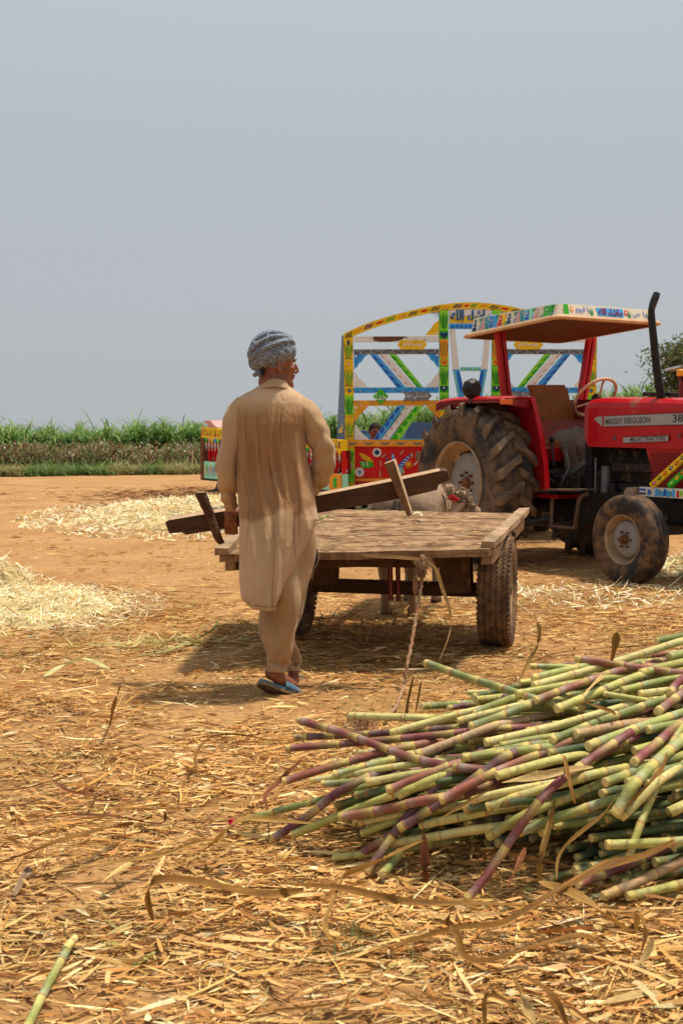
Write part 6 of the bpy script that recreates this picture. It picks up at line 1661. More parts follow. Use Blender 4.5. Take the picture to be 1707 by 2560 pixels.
MY = 5.60
man = thing('person', (-0.27, 5.66, 0), 'man in khaki tunic and grey speckled turban walking away with a wooden yoke', 'person')
def loft(mb, rows, m, nu=48, fold=None, cap=False, sq=.85):
    """rows: (px, py, Y, half width px, half depth m) interpolated smoothly down a limb"""
    rows = np.array(rows, float); nR = len(rows)
    s = np.linspace(0, nR - 1, (nR - 1) * 9 + 1)
    def cr(c, t_):
        i = min(int(t_), nR - 2); f = t_ - i; p0, p1, p2, p3 = c[max(i - 1, 0)], c[i], c[i + 1], c[min(i + 2, nR - 1)]
        return 0.5 * ((2 * p1) + (p2 - p0) * f + (2 * p0 - 5 * p1 + 4 * p2 - p3) * f ** 2 + (3 * p1 - p0 - 3 * p2 + p3) * f ** 3)
    R = [[cr(rows[:, k], t_) for k in range(5)] for t_ in s]
    C0 = [P(r_[0], r_[1], r_[2]) for r_ in R]; vs = []
    for i, (c, r_) in enumerate(zip(C0, R)):
        t_ = (C0[min(i + 1, len(C0) - 1)] - C0[max(i - 1, 0)]).normalized()
        yv = Vector((0, 1, 0)); xv = t_.cross(yv).normalized(); yv = xv.cross(t_).normalized()
        if xv.x < 0 and abs(xv.x) > .0: xv = -xv
        hw = r_[3] / FPX * r_[2]; hd = r_[4]
        for k in range(nu):
            a = 2 * math.pi * k / nu; ca, sa = math.cos(a), math.sin(a)
            ca = math.copysign(abs(ca) ** sq, ca); sa = math.copysign(abs(sa) ** sq, sa)
            f = fold(a, i / (len(C0) - 1)) if fold else 0
            vs.append(c + xv * (ca * (hw + f)) + yv * (-sa * (hd + f)))
    fs = [(i * nu + k, i * nu + (k + 1) % nu, (i + 1) * nu + (k + 1) % nu, (i + 1) * nu + k) for i in range(len(C0) - 1) for k in range(nu)]
    if cap: fs += [tuple(range(nu - 1, -1, -1)), tuple(range(len(vs) - nu, len(vs)))]
    mb.add(vs, fs, m, True)
    return vs

# ---- body: one surface, grown together by the remesh
mb = MB()
HC = P(690, 912, 5.66); HF = Vector((math.cos(rad(24)), math.sin(rad(24)), -.06)).normalized(); HL = Vector((-math.sin(rad(24)), math.cos(rad(24)), 0)); HU = HF.cross(HL)
HR = Matrix((HF, HL, HU)).transposed()
def H(f, l, u): return HC + HR @ Vector((f, l, u))
def he(f, l, u, r_): mb.ell(H(f, l, u), r_, skin, 20, 14, HR)
he(-.005, 0, .025, (.096, .077, .098)); he(.050, 0, -.02, (.046, .056, .078)); he(.032, 0, -.068, (.056, .055, .048)); he(.077, 0, -.097, (.023, .027, .023)); he(.050, 0, -.085, (.045, .045, .030))
he(.088, 0, .030, (.013, .042, .009)); he(.066, -.043, -.016, (.022, .016, .017)); he(.066, .043, -.016, (.022, .016, .017)); he(.092, 0, -.052, (.011, .020, .006)); he(.090, 0, -.064, (.010, .019, .006))
mb.tube([H(.092, 0, .022), H(.106, 0, .0), H(.116, 0, -.022), H(.104, 0, -.033)], [.007, .010, .0125, .009], skin, 10)
he(.104, -.010, -.028, (.008, .007, .006)); he(.104, .010, -.028, (.008, .007, .006))
for s in (-1, 1):
    mb.ell(H(-.008, s * .078, -.010), (.020, .008, .034), skin, 14, 10, HR @ Matrix.Rotation(-.15, 3, 'Y'))
    mb.tube([H(-.018, s * .083, .016), H(-.026, s * .088, .0), H(-.022, s * .087, -.022), H(-.006, s * .082, -.038)], [.006, .006, .006, .008], skin, 8)
mb.tube([H(-.015, 0, -.03), H(-.03, 0, -.09), P(684, 975, 5.66), P(682, 1000, 5.66)], [(.060, .062), (.056, .058), (.060, .062), (.075, .08)], skin, 18)
# torso, legs
def bodyrow(rows): loft(mb, rows, skin, 24, cap=True)
bodyrow([(682, 985, 5.66, 40, .06), (680, 1015, 5.66, 78, .08), (680, 1080, 5.65, 76, .095), (684, 1180, 5.63, 70, .09), (688, 1260, 5.62, 74, .10), (690, 1330, 5.62, 72, .10), (692, 1400, 5.62, 50, .07)])
bodyrow([(705, 1330, 5.62, 36, .075), (712, 1430, 5.60, 32, .07), (705, 1540, 5.57, 24, .05), (698, 1630, 5.56, 17, .038), (694, 1668, 5.565, 15, .032), (688, 1690, 5.575, 15, .033)])
bodyrow([(676, 1330, 5.66, 36, .075), (680, 1430, 5.70, 30, .065), (705, 1540, 5.76, 24, .05), (728, 1630, 5.80, 17, .036), (733, 1675, 5.80, 14, .030), (732, 1705, 5.805, 15, .028)])
# feet
mb.ell(P(680, 1680, 5.555), (.036, .036, .042), skin); mb.tube([P(679, 1682, 5.565), P(697, 1694, 5.575), P(717, 1711, 5.60), P(736, 1724, 5.62)], [(.034, .030), (.032, .034), (.026, .040), (.014, .038)], skin, 14)
mb.ell(P(677, 1684, 5.562), (.030, .030, .032), skin)
for k in range(5): mb.tube([P(730, 1721, 5.592 + k * .015), P(744 - k * 1.5, 1730, 5.597 + k * .016)], [.009, .007], skin, 8)
mb.tube([P(731, 1703, 5.79), P(733, 1707, 5.85), P(735, 1703, 5.93), P(738, 1699, 6.0)], [(.029, .028), (.032, .030), (.038, .020), (.036, .010)], skin, 14)
mb.ell(P(730, 1704, 5.785), (.029, .028, .028), skin)
# left arm and hand on the yoke
bodyrow([(606, 1022, 5.66, 24, .05), (588, 1080, 5.64, 22, .045), (572, 1150, 5.62, 19, .04), (570, 1205, 5.66, 17, .034), (575, 1262, 5.735, 12.5, .022)])
mb.tube([P(575, 1258, 5.735), P(577, 1274, 5.765)], [(.026, .020), (.030, .017)], skin, 12)
mb.ell(P(577, 1288, 5.79), (.036, .019, .042), skin, 16, 12)
for k, (dx, ln) in enumerate([(-13, 0), (-4.5, 2), (4.5, 3), (13, 0)]):
    b0 = P(577 + dx * .85, 1300, 5.790); mb.tube([b0, P(577 + dx, 1313 + ln, 5.800), P(578 + dx, 1324 + ln, 5.812), P(579 + dx, 1333 + ln * .5, 5.842), P(579 + dx, 1332, 5.875)], [.0105, .0100, .0095, .0088, .0075], skin, 8)
mb.tube([P(590, 1278, 5.785), P(599, 1284, 5.800), P(604, 1294, 5.812), P(603, 1304, 5.815)], [.0125, .0115, .0100, .0085], skin, 8)
# right arm, forearm in front of the body, hand on the yoke
bodyrow([(756, 1025, 5.66, 24, .05), (785, 1080, 5.66, 22, .045), (808, 1140, 5.67, 19, .04)])
mb.tube([P(808, 1138, 5.67), P(800, 1180, 5.73), P(784, 1215, 5.79), P(768, 1236, 5.80)], [.042, .036, .030, .024], skin, 14)
mb.ell(P(760, 1246, 5.80), (.038, .018, .034), skin, 14, 10)
for k in range(4): b0 = P(752 + k * 8, 1255, 5.80); mb.tube([b0, P(751 + k * 8, 1268, 5.815), P(751 + k * 8, 1284, 5.815), P(751 + k * 8, 1296, 5.85)], [.0105, .010, .009, .008], skin, 8)
mb.tube([P(746, 1240, 5.80), P(739, 1246, 5.815), P(737, 1257, 5.82)], [.012, .0105, .009], skin, 8)
body = mb.build('body', man); fuse(body, .0042, 4, .45)
mb = MB()
for s in (-1, 1): mb.ell(H(.079, s * .031, .006), .0115, mat('eye_white', (.6, .55, .5), .3), 12, 8); mb.ell(H(.0875, s * .032, .006), .0048, 'p_black', 8, 6)
# short grey sideburn and moustache, brows
hm = mat('grey_hair', (.16, .13, .11), .9, var=.4, scale=200)
b = mb.build('eyes', man)
mb = MB()
for k in range(60):
    f = random.uniform(.012, .034); u_ = random.uniform(-.028, .018); d = Vector((random.uniform(-.3, .5), 0, -1)) * .008
    p = H(f, -.068 + max(0, f - .01) * .35, u_); mb.tube([p, p + d], [.0016, .0008], hm, 4)
for k in range(70):
    l = random.uniform(-.026, .026); p = H(.101 - abs(l) * .35, l, -.043 + random.uniform(-.003, .003)); mb.tube([p, p + HR @ Vector((.002, l * .15, -.007))], [.0016, .0008], hm, 4)
dkh = mat('dark_hair', (.02, .014, .01), .8)
for k in range(40):
    for s in (-1, 1): l = s * random.uniform(.012, .044); p = H(.100 - abs(l) * .25, l, .031 + random.uniform(-.003, .003)); mb.tube([p, p + HR @ Vector((0, s * .009, .001))], [.0018, .0008], dkh, 4)
for k in range(220):
    a = random.uniform(-.6, .6); p = H(-.088 * math.cos(a) - .01, -.078 * math.sin(a * 1.4), random.uniform(-.055, -.02)); mb.tube([p, p + Vector((0, -.002, -.012))], [.002, .001], dkh, 4)
mb.build('hair', man)

# ---- turban
TC = P(679, 882, 5.655)
Rt = Matrix.Rotation(rad(-26), 3, 'Y')      # lower at the nape, higher over the brow
def turb(u, v):
    lon = u * 2 * math.pi; lat = (v - .5) * math.pi * .9999
    d = Vector((math.cos(lat) * math.cos(lon), math.cos(lat) * math.sin(lon), math.sin(lat)))
    w1 = lat * 6.5 + 1.8 * math.sin(lon + .8) + .5 * math.sin(2 * lon)
    ridge = (abs(math.sin(w1 * .5)) ** .55)
    w2 = d.x * 9 - d.z * 7 + 2 * d.y; r2 = abs(math.sin(w2 * .62 + 1.1)) ** .6
    k = smooth(.1, .6, d.z * .8 + d.x * .35 + .1)
    disp = lerp(ridge * .018, r2 * .019, k) - .004 + .003 * math.sin(lon * 17 + lat * 12) * (1 - abs(d.z))
    big = .006 * math.sin(lon * 2 + 1)
    r_ = Vector((.112, .110, .088)); p = Vector((d.x * (r_.x + disp + big), d.y * (r_.y + disp), d.z * (r_.z + disp) + .0))
    return TC + Rt @ p
mb = MB(); mb.grid(turb, 120, 70, 'turban_cloth', wrap=True)
def roll(pts, rr): mb.tube(pts, rr, 'turban_cloth', 14)
# thick front-to-back rolls
def arcp(tilt, y_off, r0, r1, a0, a1, n=22, zo=0.0, taper=.5, rad_=.02):
    pts, rs = [], []
    for i in range(n):
        a = lerp(a0, a1, i / (n - 1)); p = Vector((math.cos(a) * r0, y_off + .0 * a, math.sin(a) * r1)); p = Matrix.Rotation(tilt, 3, 'X') @ p
        pts.append(TC + Rt @ (p + Vector((0, 0, zo)))); e = math.sin(math.pi * i / (n - 1)) ** .5; rs.append((rad_ * (taper + (1 - taper) * e) * 1.3, rad_ * (taper + (1 - taper) * e) * .75))
    roll(pts, rs)
arcp(.50, 0, .112, .100, .15, 2.6, rad_=.021); arcp(-.15, 0, .108, .104, .5, 2.75, rad_=.018); arcp(1.0, 0, .112, .112, -.15, 2.9, rad_=.019)
arcp(1.35, 0, .116, .114, -.2, 3.2, rad_=.017)
def lump(px, py, Y, r_, rot=0): mb.ell(P(px, py, Y), r_, 'turban_cloth', 14, 10, Matrix.Rotation(rot, 3, 'Y'))
lump(640, 861, 5.60, (.022, .03, .016), .5); lump(633, 872, 5.60, (.020, .028, .014), .8); lump(648, 934, 5.60, (.022, .02, .016), .4); lump(637, 937, 5.61, (.012, .012, .012), .2)
tb_ = mb.build('turban', man); fuse(tb_, .0045, 1, .5)

# ---- tunic
Yc = [(955, 5.66), (1000, 5.655), (1100, 5.645), (1250, 5.625), (1400, 5.61), (1520, 5.60)]
Lx = [(956, 657), (964, 650), (975, 634), (985, 614), (995, 598), (1010, 586), (1040, 583), (1080, 588), (1120, 590), (1160, 591), (1200, 593), (1250, 598), (1300, 602), (1350, 603), (1400, 602), (1450, 601), (1485, 606), (1515, 622)]
Rx = [(956, 713), (964, 719), (975, 735), (985, 750), (995, 762), (1010, 770), (1040, 770), (1080, 762), (1120, 764), (1160, 769), (1200, 777), (1250, 787), (1295, 793)]
Rb = Rx + [(1320, 784), (1360, 764), (1400, 744), (1440, 724), (1480, 703), (1505, 690), (1515, 686)]
Rf = Rx + [(1320, 784), (1350, 786), (1380, 794), (1400, 795), (1430, 782), (1460, 776), (1515, 770)]
Dp = [(956, .062), (975, .080), (990, .098), (1010, .112), (1060, .128), (1120, .125), (1180, .118), (1230, .120), (1280, .140), (1340, .158), (1400, .165), (1515, .172)]
def ip(tab, y): return interp(y, [a for a, b in tab], [b for a, b in tab])
FOLDS = [(-.80, .05, .013, 1030), (-.62, .08, .018, 1050), (-.33, .07, .009, 1020), (.06, .05, .012, 1010), (.28, .08, .009, 1060), (.66, .09, .012, 1110), (-.18, .06, .010, 1290), (.44, .06, .008, 1330)]
def tunic(u, v):
    th = 2 * math.pi * u
    # hem height by angle: front 0..pi, back pi..2pi
    hem = interp(u, [0, .12, .25, .5, .56, .62, .72, .84, .93, 1.0], [1448, 1452, 1455, 1470, 1492, 1508, 1514, 1512, 1506, 1499])
    vv_ = v ** 1.06; y = 956 + vv_ * (hem - 956)
    cx = lerp((ip(Lx, y) + ip(Rx, min(y, 1295))) / 2, 694, smooth(1200, 1300, y))
    back = th > math.pi
    xr = ip(Rb, y) if back else ip(Rf, y)
    ca, sa = math.cos(th), math.sin(th)
    pw = .62 if y > 1010 else lerp(1.0, .62, smooth(965, 1010, y))
    ca = math.copysign(abs(ca) ** .9, ca); sa = math.copysign(abs(sa) ** pw, sa)
    X = cx + (ca * (xr - cx) if ca > 0 else ca * (cx - ip(Lx, y)))
    Yv = ip(Yc, y); d = ip(Dp, y) * (1.0 if back else .92)
    w = (X - cx) / 95
    amp = smooth(1000, 1120, y) * (1 + .8 * smooth(1200, 1450, y))
    f = 0.0
    for (fu, fw, fa, fy) in FOLDS:
        dr = fu * (1 + .10 * math.sin(y * .011 + fu * 9)) + .03 * math.sin(y * .021 + fu * 5)
        f += fa * math.exp(-((w - dr) / (fw * (1 + 1.1 * smooth(1150, 1420, y)))) ** 2) * smooth(fy - 20, fy + 90, y)
    f *= (2.0 - .3 * smooth(1200, 1450, y))
    f -= .010 * sum(math.exp(-((w - fu2 - .03 * math.sin(y * .02 + fu2 * 7)) / .022) ** 2) * smooth(y0_, y0_ + 60, y) * (1 - smooth(y1_, y1_ + 90, y)) for fu2, y0_, y1_ in ((.02, 1002, 1180), (-.70, 1040, 1330), (-.30, 1004, 1120), (.33, 1004, 1090), (.62, 1120, 1300), (-.05, 1280, 1480), (.48, 1250, 1400), (-.55, 1004, 1090)))
    # slant drag folds towards the right hip and hollow of the back
    f += .006 * math.sin((X * .06 + y * .045)) * smooth(1180, 1260, y) * (1 - smooth(1380, 1450, y)) * smooth(.1, .6, w)
    f += .0035 * math.sin(y * .09 + X * .02) * smooth(.55, .9, abs(w))
    f -= .022 * math.exp(-((w - .05) / .45) ** 2) * math.exp(-((y - 1170) / 80) ** 2)
    f += .010 * math.exp(-((abs(w - .02) - .42) / .2) ** 2) * math.exp(-((y - 1055) / 40) ** 2)   # shoulder blades
    f += .004 * math.sin(th * 23 + y * .01) * smooth(1380, 1500, y)
    if not back: f *= .5
    p = P(X, y, Yv)
    yy = Yv - (-sa) * (-1) * d * (1) if False else Yv + (sa * d)
    return Vector((p.x + ca * abs(f) * .15, yy + (-f if back else f) * abs(sa) ** .5, p.z))
# theta 0..pi is the front (away from the camera): sa>0 gives larger Y
mb = MB(); mb.grid(tunic, 300, 210, 'shaded_cloth')
# yoke seam across the shoulders, stitched placket
def on_back(px, py, off=.0015):
    # find u for this px on the back
    lo, hi = .5, 1.0; hem = 1510; 
    for _ in range(24):
        mid_ = (lo + hi) / 2; v = ((py - 956) / (interp(mid_, [0, .12, .25, .5, .56, .62, .72, .84, .93, 1.0], [1448, 1452, 1455, 1470, 1492, 1508, 1514, 1512, 1506, 1499]) - 956)) ** (1 / 1.06)
        q = tunic(mid_, v); X = 853.5 + q.x / q.y * FPX
        if X < px: lo = mid_
        else: hi = mid_
    return q + Vector((0, -off, 0))
seam = [on_back(x, y) for x, y in [(600, 1016), (615, 1010), (640, 1004), (665, 1001), (690, 1001), (715, 1003), (740, 1008), (758, 1014), (768, 1020)]]
sp_ = []
for i in range(len(seam) - 1):
    for j in range(6): sp_.append(seam[i].lerp(seam[i + 1], j / 6))
mb.tube(sp_, .0016, seam_m, 5)
for sl_ in ([(596, 1014), (599, 1035), (601, 1060), (602, 1085), (603, 1110)], [(765, 1020), (760, 1040), (757, 1065), (756, 1090), (758, 1112)]):
    q_ = [on_back(x, y) for x, y in sl_]; mb.tube([q_[i].lerp(q_[i + 1], j / 5) for i in range(4) for j in range(5)], .0018, seam_m, 5)
mb.tube([tunic(u_, .982) + Vector((0, -.0035, 0)) for u_ in np.linspace(.53, .995, 60)], .0012, seam_m, 4)
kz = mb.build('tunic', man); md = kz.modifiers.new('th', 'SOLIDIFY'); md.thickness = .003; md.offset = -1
# collar
mb = MB()
CN = P(686, 962, 5.655)
def collar(u, v):
    a = u * 2 * math.pi + math.pi / 2; r0 = lerp(.066, .088, v ** .8) if v < .6 else lerp(.083, .092, (v - .6) / .4)
    # v 0 inner top, .25 crest, 1 lower edge of the fold
    z = interp(v, [0, .25, .6, 1], [.006, .014, -.004, -.026]); r0 = interp(v, [0, .25, .6, 1], [.062, .064, .076, .090])
    lift = -.016 * math.sin(a) * 0 + .012 * (1 if math.sin(a) < 0 else 0) * abs(math.sin(a))
    return CN + Vector((math.cos(a) * r0 * .98, math.sin(a) * r0 * .98, z + lift - .012 * abs(math.cos(a)) ** 2 * v))
mb.grid(collar, 64, 14, 'khaki_cloth'); co_ = mb.build('collar', man); md = co_.modifiers.new('th', 'SOLIDIFY'); md.thickness = .003
# sleeves
def fold_l(a, t_): return -.010 * (1 - abs(math.sin(t_ * 15 + math.sin(a) * 1.6)) ** .35) * smooth(.3, .6, t_) + .004 * math.sin(t_ * 46 + math.sin(a) * 2.5) * smooth(.35, .8, t_) + .003 * math.sin(a * 5 + t_ * 8) + .004 * math.sin(t_ * 21 + a) 
def fold_r(a, t_): return -.012 * (1 - abs(math.sin(t_ * 13 + math.sin(a + .4) * 1.8)) ** .35) * smooth(.1, .5, t_) + .0055 * math.sin(t_ * 40 + math.sin(a + .5) * 2.8) * smooth(.15, .5, t_) + .003 * math.sin(a * 4 + t_ * 9)
mb = MB()
loft(mb, [(612, 1008, 5.66, 22, .085), (597, 1030, 5.655, 29, .088), (588, 1062, 5.645, 31, .084), (579, 1106, 5.63, 28, .078), (570, 1150, 5.615, 27, .072), (567, 1190, 5.62, 25.5, .064), (570, 1222, 5.66, 22, .054), (575, 1248, 5.70, 17.5, .042), (577, 1268, 5.735, 14.5, .030)], 'khaki_cloth', 56, fold_l)
loft(mb, [(577, 1257, 5.722, 16, .033), (577.5, 1268, 5.738, 15.5, .032), (578, 1271, 5.742, 14.5, .030)], 'khaki_cloth', 40)
sl = mb.build('sleeve', man)
mb = MB()
loft(mb, [(744, 1008, 5.66, 22, .085), (765, 1030, 5.66, 29, .088), (782, 1062, 5.66, 31.5, .082), (797, 1096, 5.66, 31, .076), (808, 1128, 5.67, 31, .072), (808, 1160, 5.69, 31, .068), (798, 1188, 5.73, 28, .060), (785, 1212, 5.77, 24, .048), (772, 1232, 5.79, 17, .034)], 'khaki_cloth', 56, fold_r)
sl = mb.build('sleeve', man)
# trousers
def fold_t(a, t_): return (1 - smooth(.86, .97, t_)) * fold_t0(a, t_) + .002 * math.sin(a * 5)
def fold_t0(a, t_): return -.012 + .013 * math.sin(a * 3 + t_ * 9) - .012 * (1 - abs(math.sin(a * 1.5 + t_ * 6.5)) ** .5) + .009 * abs(math.sin(a * 2.5 - t_ * 9)) + .009 * math.sin(t_ * 17 + a * 2) * (1 - .5 * t_) + .005 * math.sin(t_ * 34 + math.sin(a) * 3) * smooth(.7, .95, t_)
mb = MB()
loft(mb, [(700, 1300, 5.62, 84, .12), (716, 1360, 5.61, 70, .115), (718, 1430, 5.60, 63, .115), (713, 1500, 5.585, 53, .105), (706, 1560, 5.575, 45.5, .092), (699, 1610, 5.565, 38, .078), (693, 1640, 5.56, 31, .064), (691, 1662, 5.56, 28.5, .058), (690, 1675, 5.56, 27.5, .056)], 'trouser_cloth', 64, fold_t)
def ringline(c, rx, ry, z_tilt=0):
    return [c + Vector((math.cos(a) * rx, math.sin(a) * ry, z_tilt * math.cos(a))) for a in np.linspace(0, 2 * math.pi, 41)]
mb.tube(ringline(P(692, 1652, 5.56), .0585, .062, -.006), .0011, seam_m, 4, cap=False)
mb.build('trouser_leg', man)
mb = MB()
mb.tube(ringline(P(731, 1656, 5.80), .040, .057), .0011, seam_m, 4, cap=False)
loft(mb, [(690, 1320, 5.67, 70, .11), (688, 1420, 5.70, 52, .105), (690, 1500, 5.74, 45, .10), (696, 1570, 5.77, 45, .092), (708, 1615, 5.79, 40, .080), (724, 1640, 5.80, 27, .068), (731, 1660, 5.80, 19.5, .056), (731, 1672, 5.80, 18.5, .054)], 'trouser_cloth', 64, fold_t)
mb.build('trouser_leg', man)
for rows in ([(690.5, 1664, 5.56, 30, .060), (690, 1674, 5.56, 29.5, .059)], [(731, 1655, 5.80, 21, .058), (731, 1665, 5.80, 20.5, .057)]): pass
# slippers
blue_r = mat('slipper_blue', (.05, .135, .20), .7, var=.2, scale=30, dirt=(.3, .22, .14), damt=.25, dscale=20)
sole_r = mat('slipper_sole', (.17, .115, .065), .8, var=.3, scale=20, dirt=(.30, .2, .11), damt=.3)
def slipper(a, b, side, up, w):
    """a heel end, b toe end"""
    sl = thing_part('slipper', man); d = b - a; L_ = d.length; dn_ = d.normalized(); sd = Vector(side).normalized(); up_ = sd.cross(dn_).normalized()
    if up_.z < 0: up_ = -up_
    def outl(t_): return w * (.36 + .12 * math.sin(min(t_ * 1.3, 1) * math.pi / 2) + .06 * math.sin(t_ * math.pi) - .25 * max(0, t_ - .85) ** 1.2 * 3 - .25 * max(0, .10 - t_) * 6)
    n = 22
    for (h0, h1, m, nm) in ((-.020, -.006, sole_r, 'sole'), (-.006, .005, blue_r, 'footbed')):
        mb = MB(); rows = []
        for i in range(n):
            t_ = i / (n - 1); c = a + d * t_ + up_ * (-.010 * math.sin(t_ * math.pi)); hw = outl(t_)
            rows.append([c - sd * hw + up_ * h0, c + sd * hw + up_ * h0, c + sd * hw + up_ * h1, c - sd * hw + up_ * h1])
        vs = [v for r_ in rows for v in r_]; fs = [(i * 4 + k, i * 4 + (k + 1) % 4, i * 4 + 4 + (k + 1) % 4, i * 4 + 4 + k) for i in range(n - 1) for k in range(4)] + [(3, 2, 1, 0), (n * 4 - 4, n * 4 - 3, n * 4 - 2, n * 4 - 1)]
        mb.add(vs, fs, m); o = mb.build(nm, man); o.parent = sl
    mb = MB()
    def strap(u, v):
        t_ = lerp(.54, .93, v); an = math.pi * u; hw = outl(t_) * 1.02; hgt = lerp(.052, .022, v)
        c = a + d * t_ + up_ * (-.008); return c - sd * (math.cos(an) * hw) + up_ * (math.sin(an) ** .7 * hgt if math.sin(an) > 0 else 0)
    mb.grid(strap, 20, 10, blue_r); o = mb.build('strap', man); o.modifiers.new('th', 'SOLIDIFY').thickness = .006; o.parent = sl
slipper(P(647, 1702, 5.545), P(753, 1739, 5.66), (-.30, .86, -.42), None, .125)
slipper(P(731, 1712, 5.76), P(741, 1704, 6.04), (1, -.05, 0), None, .100)
# wrist watch on the right forearm is hidden; a dark band shows at the left cuff
# ================================================================= man half seen behind the painted trailer
p2 = thing('person', (.34, 15.2, 0), 'dark-haired person seen through the trailer frame, only the head showing', 'person')
mb = MB(); hc = P(938, 1079, 15.2)
mb.ell(hc, (.085, .10, .115), skin); mb.tube([hc + Vector((0, 0, -.06)), hc + Vector((0, .0, -.2))], .055, skin, 12)
mb.tube([(hc.x, hc.y, hc.z - .18), (hc.x, hc.y, hc.z - .40), (hc.x, hc.y, .70)], [(.19, .10), (.20, .12), (.16, .12)], skin, 16)
for s in (-1, 1): mb.tube([(hc.x + s * .17, 15.2, hc.z - .22), (hc.x + s * .24, 15.18, hc.z - .44), (hc.x + s * .2, 15.0, .74)], [.05, .04, .03], skin, 10); mb.tube([(hc.x + s * .09, 15.2, .72), (hc.x + s * .12, 14.85, .76), (hc.x + s * .12, 14.8, .70)], [.08, .06, .045], skin, 10)
o = mb.build('body', p2); fuse(o, .012, 3)
mb = MB(); mb.ell(hc + Vector((0, .012, .025)), (.092, .105, .105), dkh, 18, 12); mb.build('hair', p2)
mb = MB(); mb.tube([(hc.x, hc.y, hc.z - .17), (hc.x, hc.y, hc.z - .24), (hc.x, hc.y, hc.z - .40), (hc.x, hc.y, .68)], [(.10, .08), (.21, .13), (.225, .15), (.19, .16)], mat('brown_shirt', (.16, .08, .05), .9, var=.2), 18); mb.build('shirt', p2)
# ================================================================= heap of cut sugarcane
cane_m = mat('cane', (1, 1, 1), 0.55, var=0.24, scale=45, attr='tint', spec=.22, bump=.25, bscale=120, dirt=(.22, .13, .07), damt=.06, dscale=28)
CK = {
    'G': [(.235, .255, .068), (.29, .31, .085), (.175, .20, .055)],
    'Y': [(.48, .43, .13), (.56, .48, .18), (.38, .36, .09)],
    'P': [(.20, .048, .050), (.27, .080, .055), (.11, .034, .045)],
    'D': [(.075, .105, .035), (.055, .08, .03), (.10, .125, .04)],  # greens with the shade inside the heap painted into their colour
    'B': [(.42, .25, .12), (.46, .30, .16), (.36, .20, .10)]}
NODE = (.66, .50, .15); WAX = (.47, .45, .34); RED = (.34, .10, .04); CUTC = (.84, .66, .28)
def cane(label, pts, kind, r0, seed, group=None):
    r = random.Random(seed); rr = np.random.default_rng(seed)
    pts = [Vector(p) for p in pts]
    sm = []
    n = len(pts); r0 *= .83
    for i in range(n - 1):
        p0, p1, p2, p3 = pts[max(i - 1, 0)], pts[i], pts[i + 1], pts[min(i + 2, n - 1)]
        k = max(2, int((p2 - p1).length / .012))
        for j in range(k):
            t_ = j / k; sm.append(0.5 * ((2 * p1) + (p2 - p0) * t_ + (2 * p0 - 5 * p1 + 4 * p2 - p3) * t_ ** 2 + (3 * p1 - p0 - 3 * p2 + p3) * t_ ** 3))
    sm.append(pts[-1])
    L_ = len(sm) * .012; seg = r.uniform(.085, .19); nk = r.uniform(.35, 1); first = r.uniform(.015, .9) * seg if r.random() < .35 else r.uniform(.012, .03)
    base = Vector(r.choice(CK[kind])); alt = Vector(r.choice(CK['Y' if kind in 'GP' else kind]))
    # positions of the nodes
    nodes = [first]
    while nodes[-1] < L_: nodes.append(nodes[-1] + seg * r.uniform(.85, 1.15))
    nodes = np.array(nodes)
    S = np.arange(len(sm)) * .012
    # extra rings near every node so the swelling and bands read
    ring_s = sorted(set([float(s) for s in S[::2]] + [float(nd + o) for nd in nodes for o in (-.012, -.006, -.002, .001, .004, .010, .018) if 0 < nd + o < S[-1]] + [0.0, float(S[-1])]))
    SMs = np.array([list(v) for v in sm]); 
    cx = np.stack([np.interp(ring_s, S, SMs[:, k]) for k in range(3)], -1)
    m = len(ring_s); tan = np.gradient(cx, axis=0); tan /= np.linalg.norm(tan, axis=1)[:, None] + 1e-9
    up = np.array([0, 0, 1.0]); u = np.cross(tan, up); u /= np.linalg.norm(u, axis=1)[:, None] + 1e-9; w = np.cross(tan, u)
    nn = 11; a = np.arange(nn) * 2 * math.pi / nn
    rs_ = np.array(ring_s); dist = rs_[:, None] - nodes[None, :]
    nearest = np.min(np.abs(dist), 1); after = np.min(np.where(dist > 0, dist, 9), 1); before = np.min(np.where(dist <= 0, -dist, 9), 1)
    rad_ = r0 * (1 + .10 * np.exp(-(nearest / .005) ** 2) - .03 * np.exp(-(after / .012) ** 2)) * (1 + .012 * np.sin(rs_ * 40 + seed))
    co = cx[:, None, :] + (u[:, None, :] * np.cos(a)[None, :, None] + w[:, None, :] * np.sin(a)[None, :, None]) * rad_[:, None, None]
    col = np.zeros((m, 3)); 
    g_ = np.clip(before / seg, 0, 1)[:, None]
    mixf = .55 * np.exp(-(g_ / .32) ** 2) if kind in 'GPD' else .25 * np.exp(-(g_ / .4) ** 2)
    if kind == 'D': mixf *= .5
    col = np.array(base)[None] * (1 - mixf) + np.array(alt)[None] * mixf
    phase = np.sin(rs_ * 9 + seed)[:, None] * .08; col = col * (1 + phase)
    waxk = (.50 if kind in 'PG' else .3) * r.uniform(.25, 1)
    e = (waxk * np.exp(-((after - .012) / .022) ** 2))[:, None]; col = col * (1 - e) + np.array(WAX)[None] * e * (1 if kind != 'D' else .6)
    e = (.9 * nk * np.exp(-((before) / (.008 + .012 * nk)) ** 2))[:, None]; col = col * (1 - e) + np.array(NODE)[None] * e * (1 if kind != 'D' else .55)
    e = (.75 * np.exp(-((after - .002) / .003) ** 2))[:, None]; col = col * (1 - e) + np.array(RED)[None] * e
    if r.random() < .9: e = np.exp(-(rs_ / .02) ** 2)[:, None] * .6; col = col * (1 - e) + np.array(NODE)[None] * e
    cc = np.repeat(col[:, None, :], nn, 1) * (1 + rr.normal(0, .05, (m, nn, 1)))
    # weathered streaks running along the rind
    st_ = np.sin(a * r.choice([2, 3]) + r.random() * 6)[None, :, None]; cc = cc * (1 + .10 * st_)
    co = co.reshape(-1, 3); cc = cc.reshape(-1, 3)
